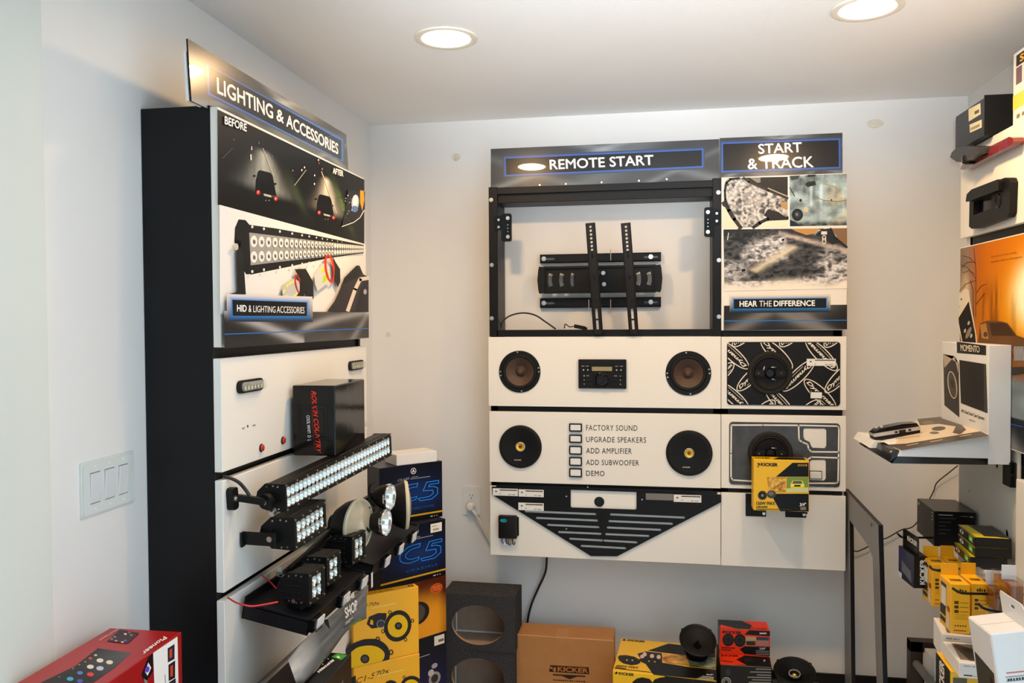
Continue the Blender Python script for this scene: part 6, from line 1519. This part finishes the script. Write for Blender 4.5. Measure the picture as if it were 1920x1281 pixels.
# print on the sloping base
sl = math.degrees(math.atan2(0.051, 0.2295))
V_ = G(); 
bp = thing('tmp', 'x', 'x', (0.69, dn, -0.3735), 0, None, ry=-sl); ik = px_box(bp, 'top', 0.0)
ik.poly([(1668, 849), (1686, 842), (1855, 816), (1775, 781), (1724, 785), (1700, 800)], '#c8b8a0')
ik.poly([(1664, 834), (1690, 845), (1855, 817), (1838, 809), (1700, 832)], '#4c4238'); ik.poly([(1720, 786), (1772, 781), (1800, 794), (1812, 806), (1800, 815), (1786, 812), (1792, 800), (1760, 795), (1725, 798)], '#5c5248')
ik.ell((1760, 804), 13, 4, '#50463c', rot=-4); ik.ell((1752, 812), 9, 2.4, '#6a5e52'); ik.ell((1740, 793), 12, 3.5, '#7a6c60'); ik.line([(1676, 818), (1730, 812)], 1.1, '#a89070'); ik.line([(1680, 823), (1725, 818)], 1.1, '#a89070')
for (x0, y0) in ((1700, 836), (1745, 829), (1800, 819)): ik.line([(x0, y0), (x0 + 22, y0 - 4)], 1.2, '#b8a890')
Mt = Matrix.Translation((0, dn, -0.41 + ZC)).inverted() @ xf(bp)
ik.v = [tuple(Mt @ Vector(v)) for v in ik.v]; ik.build('base_print', ds, 'print_poster'); bpy.data.objects.remove(bp)
# dash camera lying on it
p = PY(1678, 806, 2.66)
dc = thing('dash_camera', 'slim black and silver dash camera lying on the white display base', 'dash camera', (p.x - 0.002, 2.655, p.z - 0.012), 3, ry=-10)
G().plate(rrect(-0.068, 0.068, -0.006, 0.008, 0.006), -0.022, 0.022).build('lower_shell', 'black_plastic', dc)
G().plate(rrect(-0.070, 0.070, 0.004, 0.015, 0.005), -0.0235, 0.0235).build('silver_band', 'silver_plastic', dc)
G().plate([(-0.068, 0.015), (0.068, 0.015), (0.062, 0.026), (0.02, 0.030), (-0.05, 0.026)], -0.022, 0.022).build('upper_shell', 'gloss_black', dc)
G().box(0.006, 0.026, -0.0243, -0.02, 0.004, 0.013).build('card_slot', 'gloss_black', dc)
for x in (-0.002, 0.038): G().box(x - 0.004, x + 0.004, -0.0243, -0.02, 0.006, 0.012).build('port', 'gloss_black', dc)
for x in (-0.05, -0.035): G().lathe([(0.0, 0.004), (0.005, 0.003), (0.006, 0.0)], 12, M=Matrix.Translation((x, 0, 0.027)) @ Matrix.Rotation(math.radians(-90), 4, 'X')).build('control_button', 'silver_plastic', dc)
# thin cord hanging behind the display and across the wall
tc_ = thing('thin_cord', 'thin black cord drooping along the back wall right of the cream panels', 'cable', (0, 0, 0))
G().tube(W3([PY(1796, 873, 3.235), PY(1780, 886, 3.24), PY(1757, 905, 3.245), PY(1751, 920, 3.245), PY(1744, 934, 3.245), PY(1716, 984, 3.245), PY(1690, 994, 3.245), PY(1663, 1009, 3.245), PY(1648, 1012, 3.245), PY(1630, 1024, 3.245), PY(1616, 1031, 3.245), PY(1604, 1034, 3.245), PY(1588, 1024, 3.245)]), 0.0022, 6).build('cord', 'black_wire', tc_)

# inverted U leg frame beside the back rack
uf = thing('leg_frame', 'grey faced inverted U leg frame with black edges beside the rack', 'stand', (0.70, 0, 0), 0)
uf.location.z = ZC
def uq(px_, py_): p = PX(px_, py_, 0.70); return (p.y, p.z)
e = uq(1655, 1262); dy = (e[0] - uq(1647, 985)[0]) / (e[1] - uq(1647, 985)[1])
fl = lambda q: (q[0] + dy * (-ZC + 0.001 - q[1]), -ZC + 0.001)
Mu = Matrix.Rotation(math.radians(90), 4, 'Z')       # plate x -> world y, plate y -> world -x
quads = [[(3.16, uq(1588, 924)[1] + 0.006), uq(1647, 985), uq(1637, 1046), uq(1630, 1026), uq(1593, 974), (3.16, uq(1593, 974)[1] + 0.004)],
         [uq(1647, 985), fl(e), fl(uq(1645, 1262)), uq(1637, 1046)],
         [uq(1593, 974), (3.022, -ZC + 0.001), (3.12, -ZC + 0.001), (3.16, uq(1593, 974)[1] + 0.004)]]
ga, gb_ = G(), G()
for q4 in quads: ga.plate(q4, 0.0, 0.0015, M=Mu); gb_.plate(q4, -0.014, 0.0, M=Mu)
ga.build('laminate_face', 'grey_laminate', uf); gb_.build('board', 'black_laminate', uf)
q = uq(1636, 984); G().lathe([(0.0, 0.002), (0.005, 0.002), (0.005, 0.0)], 12, M=Mu @ Matrix.Translation((q[0], 0.004, q[1])) @ Matrix.Rotation(math.pi, 4, 'Z')).build('screw', 'gloss_black', uf)

# ---------------------------------------------------------------- cartons on hooks, right side
bb = carton('black_carton', 'glossy black carton lying at the top of the right hook display', 0.8621, 2.6914, -0.5994, -1.86, 0.118, 0.186, 0.110, 'carton_black')
ik = px_box(bb, 'front', 0.0)
for i, (x0, x1, y) in enumerate(((1760, 1786, 965.5), (1761, 1792, 972), (1760, 1783, 979), (1760, 1773, 986), (1760, 1782, 993), (1760, 1774, 1000))): ik.line([(x0, y), (x1, y + 1.0)], 1.4 if i == 0 else 0.9, '#b8b8b8' if i == 0 else '#6a6a6c')
ik.line([(1801, 968), (1816, 969.5)], 0.9, '#8a8a8c'); ik.line([(1819, 969.5), (1824, 970)], 1.4, '#c8c8c8'); ik.build('print')
ik = px_box(bb, 'left', 0.0); ik.ell((1722.5, 944), 2, 3.2, '#8fb09a'); [ik.ell((1748, 961.5 + 6.5 * i), 1.2, 1.6, '#b8b8b8', 8) for i in range(3)]; ik.bars((1721, 985), (1731, 997), (1722, 981), 3, '#5a5a5c'); ik.build('side_print')
for k, (x, y, zt, r, w, d, h, l) in enumerate(((0.8822, 2.4211, -0.6087, -2.9, 0.092, 0.148, 0.0275, 'top of three flat black and yellow cartons with a green patch'), (0.8825, 2.421, -0.6368, -2.9, 0.092, 0.150, 0.0275, 'middle of three flat black and yellow cartons with a green patch'), (0.8725, 2.424, -0.6650, -4.0, 0.092, 0.156, 0.0275, 'bottom of three flat black and yellow cartons with a green patch'))):
    t = carton('flat_carton', l, x, y, zt, r, w, d, h, 'carton_black', 'flat black and yellow cartons')
    ik = Ink(t, 'top', h, rect=(0, w, 0, d)); ik.poly([(0.02, 0.02), (0.85, 0.02), (0.6, 0.12), (0.3, 0.35), (0.25, 0.95), (0.02, 0.95)], '#c8b810'); ik.poly([(0.3, 0.1), (0.9, 0.1), (0.9, 0.9), (0.35, 0.9)], '#26261f'); ik.box(0.02, 0.0, 0.92, 0.05, '#d8c81c'); ik.build('top_print')
    ik = Ink(t, 'left', 0.0, rect=(-d, 0, 0, h)); ik.box(0.64, 0.2, 0.86, 0.82, '#5fb040'); ik.bars((0.68, 0.34), (0.82, 0.34), (0.68, 0.68), 3, '#c8f0a0'); ik.ring((0.22, 0.5), 0.06, 0.30, 0.03, '#d8d8d4', 14); ik.ell((0.14, 0.5), 0.04, 0.16, '#d8d8d4', 10); ik.ell((0.30, 0.5), 0.04, 0.16, '#d8d8d4', 10); ik.box(0.0, 0.92, 1.0, 1.0, '#c8b810'); ik.build('side_print')
def hook(label, pts, r=0.0032):
    t = thing('display_hook', label, 'hook', (0, 0, 0), 0, 'black display hooks'); G().tube(W3(pts), r, 8).build('wire', 'black_steel', t); return t
# blue hanging carton
kb = carton('hanging_carton', 'blue and black KICKER hanging carton leftmost on the hooks', 0.7564, 2.53, -0.6994, 4.3, 0.038, 0.1195, 0.0948, 'carton_black')
G().plate(rrect(0.0, 0.1195, 0.0, 0.062, 0.010), 0.0, 0.002, [rrect(0.045, 0.075, 0.043, 0.050, 0.003)], M=Matrix.Translation((0.012, 0.1195, 0.088)) @ Matrix.Rotation(math.radians(-90), 4, 'Z')).build('hang_tab', 'carton_black', kb)
ik = Ink(kb, 'left', -0.012, rect=(-0.1195, 0, 0.0, 0.150)); ik.text('KICKER', (0.30, 0.80), (0.92, 0.80), (0.30, 0.90), '#e4e0d8', bold=0.04); ik.build('tab_print')
ik = Ink(kb, 'left', 0.0, rect=(-0.1195, 0, 0, 0.0948)); ik.grid((0, 0), (1, 0), (1, 1), (0, 1), 12, 12, lambda u, v: np.array([0.02 + 0.02 * v, 0.02 + 0.02 * v, 0.06 + 0.10 * v * (1 - u)])); ik.poly([(0.2, 0.25), (0.85, 0.12), (0.8, 0.45), (0.55, 0.5), (0.2, 0.6)], '#6a6e78'); ik.poly([(0.0, 0.0), (0.22, 0.0), (0.22, 0.16), (0.0, 0.16)], '#c8ccd4'); ik.build('side_print')
ik = Ink(kb, 'front', 0.0, rect=(0, 0.038, 0, 0.0948)); ik.text('KICKER', (0.86, 0.12), (0.86, 0.92), (0.42, 0.12), '#d8d8d4', bold=0.05); ik.build('print')
hook('black wire hook holding the blue KICKER carton', [PX(1683, 1001, 0.735), PX(1690, 1007, 0.75), PX(1700, 1008, 0.765), PX(1745, 1008.5, 0.86), PX(1790, 1008, 0.995)])
# yellow hanging cartons
def ycarton(label, px_l, py_t, px_r, py_b, Y, d, tilt=0.0):
    a = PY(px_l, py_t, Y); b = PY(px_r, py_b, Y)
    w, h = b.x - a.x, a.z - b.z
    t = carton('hanging_carton', label, a.x, Y, a.z, 0, w, d, h, 'carton_yellow', 'yellow hanging cartons')
    G().box(0.002, w - 0.002, d - 0.002, d, h, h + 0.030, 0.0005).build('hang_tab', 'carton_yellow', t)
    ik = Ink(t, 'front', 0.0, rect=(0, w, 0, h))
    ik.bars((0.30, 0.82), (0.85, 0.82), (0.30, 0.90), 4, '#3a2a08')
    for i in range(3): ik.box(0.18, 0.60 - 0.09 * i, 0.40, 0.66 - 0.09 * i, '#5a4210'); ik.box(0.46, 0.62 - 0.09 * i, 0.90, 0.635 - 0.09 * i, '#a07818')
    for i in range(3): ik.box(0.2, 0.38 - 0.04 * i, 0.85, 0.39 - 0.04 * i, '#b88a1c')
    for i in range(5): ik.box(0.2 + 0.13 * i, 0.15, 0.27 + 0.13 * i, 0.175, '#3a2a08')
    ik.box(0.15, 0.06, 0.8, 0.075, '#a83018'); ik.build('print')
    ik = Ink(t, 'left', 0.0, rect=(-d, 0, 0, h)); ik.box(0.12, 0.42, 0.60, 0.90, '#3a3a38'); ik.box(0.14, 0.45, 0.58, 0.82, '#cfc8b4'); ik.poly([(0.06, 0.10), (0.55, 0.10), (0.55, 0.42), (0.06, 0.42)], '#2c2b28'); ik.poly([(0.06, 0.2), (0.55, 0.2), (0.55, 0.24), (0.06, 0.24)], '#d8a010'); ik.poly([(0.62, 0.05), (0.95, 0.05), (0.85, 0.40), (0.72, 0.5)], '#c8b8a0'); ik.ell((0.8, 0.45), 0.12, 0.06, '#8a4a20'); ik.build('side_print')
    ik = Ink(t, 'top', h, rect=(0, w, 0, d)); ik.bars((0.2, 0.3), (0.8, 0.3), (0.2, 0.6), 4, '#4a3408'); ik.build('top_print')
    return t
ycarton('yellow hanging carton behind, just right of the blue one', 1748, 1058, 1779, 1139, 2.47, 0.085)
ycarton('yellow hanging carton half hidden under the flat cartons', 1781, 1057, 1809, 1120, 2.50, 0.085)
ycarton('yellow hanging carton in front, with the printed picture side', 1783, 1095, 1819, 1190, 2.19, 0.080)
ycarton('yellow hanging carton in front, right of the picture side one', 1822, 1094, 1853, 1180, 2.21, 0.080)
hook('upper black wire hook over the yellow cartons', [PX(1731, 1058, 0.78), PX(1740, 1056, 0.79), PX(1760, 1055, 0.82), PX(1810, 1055, 0.995)])
hook('short black wire hook over the yellow cartons', [PX(1743, 1062, 0.765), PX(1750, 1068, 0.77), PX(1770, 1070, 0.80), PX(1806, 1071, 0.90)])
hook('long black wire hook across the front yellow cartons', [PX(1786, 1103, 0.735), PX(1797, 1110, 0.745), PX(1812, 1113, 0.765), PX(1860, 1114, 0.85), PX(1925, 1115, 0.975)])
hook('black wire hook in front of the white hang tab', [PX(1834, 1132, 0.745), PX(1845, 1141, 0.755), PX(1865, 1146, 0.78), PX(1893, 1150, 0.82), PX(1925, 1153, 0.90)])
hook('lowest black wire hook on the big white carton', [PX(1896, 1182, 0.78), PX(1904, 1190, 0.79), PX(1918, 1194, 0.81), PX(1945, 1196, 0.86), PX(2010, 1196, 0.975)])
# blister packs
for k, (x0, x1, y0, y1, Y, l) in enumerate(((1862, 1893, 1102, 1150, 2.16, 'amber clear blister pack between the yellow and white cartons'), (1893, 1925, 1092, 1142, 2.08, 'amber clear blister pack at the right picture edge'))):
    a = PY(x0, y1, Y); b = PY(x1, y0, Y); w, h = b.x - a.x, b.z - a.z
    t = thing('blister_pack', l, 'blister pack', (a.x, Y, a.z), 0, 'amber blister packs')
    G().box(0, w, 0.0, 0.11, 0, h, 0.004).build('shell', 'clear_plastic', t); G().box(0.004, w - 0.004, 0.004, 0.104, 0.004, h - 0.012, 0.002).build('insert', 'blister_amber', t); G().box(0.002, w - 0.002, 0.05, 0.052, h - 0.01, h + 0.025).build('header_card', 'white_card', t)
ws = carton('white_box', 'small white hanging carton under the flat black and yellow cartons', 0.905, 2.36, -0.700, 0, 0.058, 0.10, 0.05, 'carton_white')
# white cartons at the bottom right
w1 = carton('white_box', 'white carton with a dark product photo behind the yellow boxes', 0.7579, 2.30, -0.8408, -8.7, 0.125, 0.1264, 0.075, 'carton_white', 'white cartons at the lower right')
ik = Ink(w1, 'top', 0.075, rect=(0, 0.125, 0, 0.1264)); ik.poly([(0.12, 0.1), (0.9, 0.1), (0.9, 0.9), (0.15, 0.9)], '#6a6258'); ik.poly([(0.15, 0.25), (0.5, 0.25), (0.5, 0.6), (0.2, 0.6)], '#3c3630'); ik.build('top_print')
ik = Ink(w1, 'front', 0.0, rect=(0, 0.125, 0, 0.075)); ik.box(0.08, 0.84, 0.2, 0.88, '#8a8a90'); ik.box(0.22, 0.84, 0.28, 0.88, '#8a8a90'); ik.box(0.30, 0.84, 0.33, 0.88, '#8a8a90'); ik.build('print')
w2 = carton('white_box', 'white carton with a grey product photo, lowest at the right', 0.7493, 2.15, -0.8556 - 0.0002, -3.05, 0.085, 0.139, 0.038, 'carton_white', 'white cartons at the lower right')
ik = Ink(w2, 'top', 0.038, rect=(0, 0.085, 0, 0.139)); ik.poly([(0.1, 0.15), (0.92, 0.08), (0.92, 0.92), (0.2, 0.92)], '#8a7f74'); ik.poly([(0.35, 0.12), (0.85, 0.1), (0.7, 0.7), (0.3, 0.9), (0.2, 0.8)], '#4a423c'); ik.ell((0.5, 0.6), 0.12, 0.1, '#2c2826'); ik.build('top_print')
ik = Ink(w2, 'front', 0.0, rect=(0, 0.085, 0, 0.038)); ik.box(0.12, 0.15, 0.35, 0.24, '#44444a'); ik.box(0.38, 0.16, 0.8, 0.2, '#8a8a90'); ik.box(0.12, 0.78, 0.3, 0.83, '#8a8a90'); ik.box(0.34, 0.78, 0.42, 0.83, '#8a8a90'); ik.build('print')
kc = carton('speaker_carton', 'yellow carton with a black KICKER side under the white cartons', 0.742, 2.19, -0.895, -3, 0.13, 0.125, 0.155, 'carton_kicker', 'yellow speaker cartons')
ik = Ink(kc, 'left', 0.0, rect=(-0.125, 0, 0, 0.155)); ik.box(0, 0, 1, 1, '#161412'); ik.text('KICKER', (0.62, 0.35), (0.62, 0.98), (0.25, 0.35), '#e0dcd0', bold=0.05); ik.build('side_print')
ik = Ink(kc, 'front', 0.0, rect=(0, 0.13, 0, 0.155)); ik.poly([(0.05, 0.9), (0.3, 0.9), (0.3, 0.4), (0.05, 0.4)], '#6a6458'); ik.poly([(0.55, 0.95), (0.95, 0.95), (0.95, 0.7), (0.6, 0.75)], '#1c1a16'); ik.build('print')
carton('white_box', 'pale narrow carton beside the dark brown floor foot', 0.892, 2.77, -1.10, 0, 0.034, 0.10, 0.40, 'carton_white', 'white cartons at the lower right')
# big white hanging carton nearest the camera
bw = carton('hanging_carton', 'big white hanging carton with fine print at the right edge', 0.734, 1.85, -0.668, 4, 0.145, 0.106, 0.20, 'carton_white', ry=-8.5, bev=0.003)
G().plate([(0.0, 0.0), (0.104, 0.0), (0.104, 0.042), (0.094, 0.052), (0.004, 0.052), (0.0, 0.046)], 0.0, 0.002, [rrect(0.042, 0.062, 0.028, 0.036, 0.003)], M=Matrix.Translation((0.075, 0.105, 0.199)) @ Matrix.Rotation(math.radians(-90), 4, 'Z')).build('hang_tab', 'carton_white', bw)
ik = Ink(bw, 'front', 0.0, rect=(0, 0.145, 0, 0.20))
ik.box(0.14, 0.56, 0.52, 0.575, '#c86a60')
for i in range(9): ik.box(0.12, 0.52 - 0.045 * i, 0.5 + 0.06 * (i % 3), 0.528 - 0.045 * i, '#77777c')
ik.bars((0.14, 0.485), (0.5, 0.485), (0.14, 0.51), 9, '#33333a'); ik.build('print')
ik = Ink(bw, 'left', 0.0, rect=(-0.106, 0, 0, 0.20)); ik.poly([(0.0, 0.0), (0.75, 0.0), (0.9, 0.55), (0.1, 0.62)], '#4a4642'); ik.poly([(0.5, 0.0), (0.85, 0.0), (0.9, 0.4), (0.7, 0.5)], '#141414'); ik.build('side_print')
ik = Ink(bw, 'top', 0.20, rect=(0, 0.145, 0, 0.106)); ik.box(0.0, 0.47, 1.0, 0.485, '#b8b4ac'); ik.build('fold_line', None, 'print_matte')
for k, (x, y, z0, x1, y1) in enumerate(((0.742, 2.19, -1.05, 1.00, 2.32),)): pass

# ================================================================== switch, outlet, cords, red box
sw = thing('light_switch', 'white three gang rocker light switch plate on the left wall', 'light switch', (XL, 1.4835, -0.4055), 90)
sw_w, sw_h = 0.1735, 0.1165
op = [[(0.0215 + 0.046 * i + 0.002, 0.0255), (0.0215 + 0.046 * i + 0.0345, 0.0255), (0.0215 + 0.046 * i + 0.0345, 0.092), (0.0215 + 0.046 * i + 0.002, 0.092)] for i in range(3)]
G().plate(rrect(0, sw_w, 0, sw_h, 0.004), -0.004, 0, op).plate(rrect(0.004, sw_w - 0.004, 0.004, sw_h - 0.004, 0.004), -0.0065, -0.004, op).build('wall_plate', 'switch_plate', sw)
for i in range(3):
    x = 0.0215 + 0.046 * i + 0.003
    tilt = 4 if i == 0 else 4.5
    M = Matrix.Translation((x + 0.0155, -0.004, 0.0588)) @ Matrix.Rotation(math.radians(tilt), 4, 'X')
    G().box(-0.0155, 0.0155, -0.0045, 0.001, -0.0318, 0.0318, 0.001, M=M).build('rocker', 'switch_rocker', sw)
    for z in (0.0135, 0.1035):
        G().lathe([(0.0, 0.0082), (0.0025, 0.0078), (0.0032, 0.0065)], 12, M=Matrix.Translation((x + 0.0155, 0, z))).build('screw', 'white_plastic', sw)
ol = thing('wall_outlet', 'white duplex wall outlet left of the back rack', 'outlet', (-0.7811, YB, -0.803), 0)
ow, oh = 0.0741, 0.1175
G().plate(rrect(0, ow, 0, oh, 0.004), -0.005, 0).build('wall_plate', 'white_plastic', ol)
for z in (0.036, 0.0785):
    f_ = G().plate([(p[0], max(min(p[1], z + 0.0145), z - 0.0145)) for p in ellp(ow / 2, z, 0.0165, 0.0175, 28)], -0.0075, -0.004).build('socket_face', 'white_plastic', ol)
    for dx in (-0.006, 0.006): G().box(ow / 2 + dx - 0.0009, ow / 2 + dx + 0.0009, -0.0078, -0.0074, z, z + 0.008).build('slot', 'gloss_black', f_)
    G().cyl((ow / 2, -0.0078, z - 0.007), (ow / 2, -0.0072, z - 0.007), 0.0022, n=10).build('slot', 'gloss_black', f_)
wc = thing('white_power_cord', 'white power plug and cord hanging from the wall outlet', 'power cord', (0, 0, 0))
p = PY(882, 951, YB - 0.02)
G().lathe([(0.0, 0.026), (0.012, 0.024), (0.017, 0.016), (0.0185, 0.0)], 24, M=Matrix.Translation((p.x, YB - 0.009, p.z))).build('plug', 'white_plastic', wc)
G().cyl((p.x + 0.004, YB - 0.022, p.z - 0.004), (p.x + 0.026, YB - 0.024, p.z - 0.034), 0.009, 0.0055, n=14).build('strain_relief', 'white_plastic', wc)
G().tube(W3([Vector((p.x + 0.024, YB - 0.024, p.z - 0.032)), PY(899, 976, YB - 0.024), PY(908, 995, YB - 0.02), PY(920, 1018, YB - 0.012), PY(935, 1032, YB - 0.012)]), 0.0038).build('cord', 'white_plastic', wc)
bc = thing('black_power_cord', 'black power cord hanging below the wedge plate panel', 'power cord', (0, 0, 0))
G().tube(W3([PY(1024, 1030, 3.22), PY(1025, 1052, 3.23), PY(1022, 1075, 3.235), PY(1008, 1106, 3.24), PY(996, 1135, 3.24), PY(989, 1168, 3.24), PY(988, 1215, 3.24)]), 0.0045).build('cord', 'black_wire', bc)

pn = carton('car_stereo_carton', 'red and white Pioneer carton at the lower left picture corner', -1.128, 1.262, -0.645, 1.5, 0.163, 0.262, 0.22, 'carton_red')
ik = px_box(pn, 'top', 0.22)
def n4(x, y): return (x / 4.0, 1080 + y / 4.0)
def np_(*l): return [n4(*p) for p in l]
ik.poly(np_((300, 804), (560, 680), (735, 543), (985, 580), (860, 690), (700, 804)), ['#101214', '#16181b', '#1c1f22', '#5a5c5e', '#1a1c20', '#0c0d0f'])
for (x, y, c, r) in ((718, 596, '#c8c0a8', 3), (678, 620, '#d03828', 3.5), (750, 636, '#d8d4c8', 6.5), (822, 650, '#d0ccb8', 6.5), (678, 684, '#d8cfc8', 6.5), (750, 696, '#b8b8c8', 7), (600, 730, '#5070c0', 5.5), (678, 742, '#d83020', 6.5), (526, 776, '#2a9ac0', 6.5), (600, 792, '#4050a8', 6), (640, 648, '#a89058', 2), (595, 670, '#a89058', 2), (548, 698, '#a89058', 2), (445, 762, '#888', 2)): ik.ell(n4(x, y), r, r * 0.6, c if len(c) == 7 else '#888888', 14)
ik.poly(np_((800, 495), (900, 405), (1045, 432), (960, 510)), '#3a1a20')
for (x, y, c) in ((940, 440, '#d8d0d0'), (970, 428, '#8a6a3a'), (985, 448, '#888890'), (862, 462, '#888890'), (838, 478, '#888890'), (940, 490, '#5a5ac8'), (918, 502, '#c8b898'), (870, 492, '#a89890')): ik.ell(n4(x, y), 3, 1.6, c, 8)
ik.text('DMH-WT7600NEX', n4(878, 400), n4(735, 488), n4(893, 404), '#e0b8b0')
ik.text('Pioneer', n4(1228, 458), n4(1058, 583), n4(1256, 472), '#f4f0ee', bold=0.02)
ik.build('top_print')
ik = px_box(pn, 'right', 0.163)
ik.poly(np_((1148, 578), (1330, 455), (1340, 900), (1160, 900)), '#e6e4e2')
for (y0, y1, x0, x1, c) in ((545, 650, 1256, 1308, '#2a2a48'), (668, 790, 1262, 1312, '#2c2430'), (800, 900, 1266, 1316, '#2c2a38')): ik.poly(np_((x0, y0), (x1, y0 - 34), (x1, y1 - 26), (x0 + 2, y1)), c); ik.poly(np_((x0 + 14, y0 + 10), (x0 + 34, y0 - 2), (x0 + 34, y1 - 40), (x0 + 14, y1 - 30)), '#c04828')
ik.line(np_((1236, 742), (1240, 800)), 1.2, '#8a8a8e')
ik.poly(np_((1060, 740), (1110, 610), (1145, 580), (1145, 720), (1085, 804)), '#1c1a20'); ik.poly(np_((1085, 720), (1110, 650), (1132, 690), (1105, 750)), '#d8d8e4'); ik.ell(n4(1102, 702), 4, 6, '#6a40b8', rot=20); ik.poly(np_((1075, 770), (1105, 790), (1090, 830)), '#8a8a8e'); ik.build('side_print')
tb_ = thing('side_table', 'small black table under the red carton', 'table', (-1.155, 1.21, -ZC), 0)
G().box(0, 0.30, 0, 0.36, 0.612, 0.634, 0.002).build('table_top', 'black_laminate', tb_)
for x in (0.01, 0.26):
    for y in (0.01, 0.32): G().box(x, x + 0.03, y, y + 0.03, 0, 0.612, 0.001).build('leg', 'black_laminate', tb_)
tb_.location.x = -1.165;
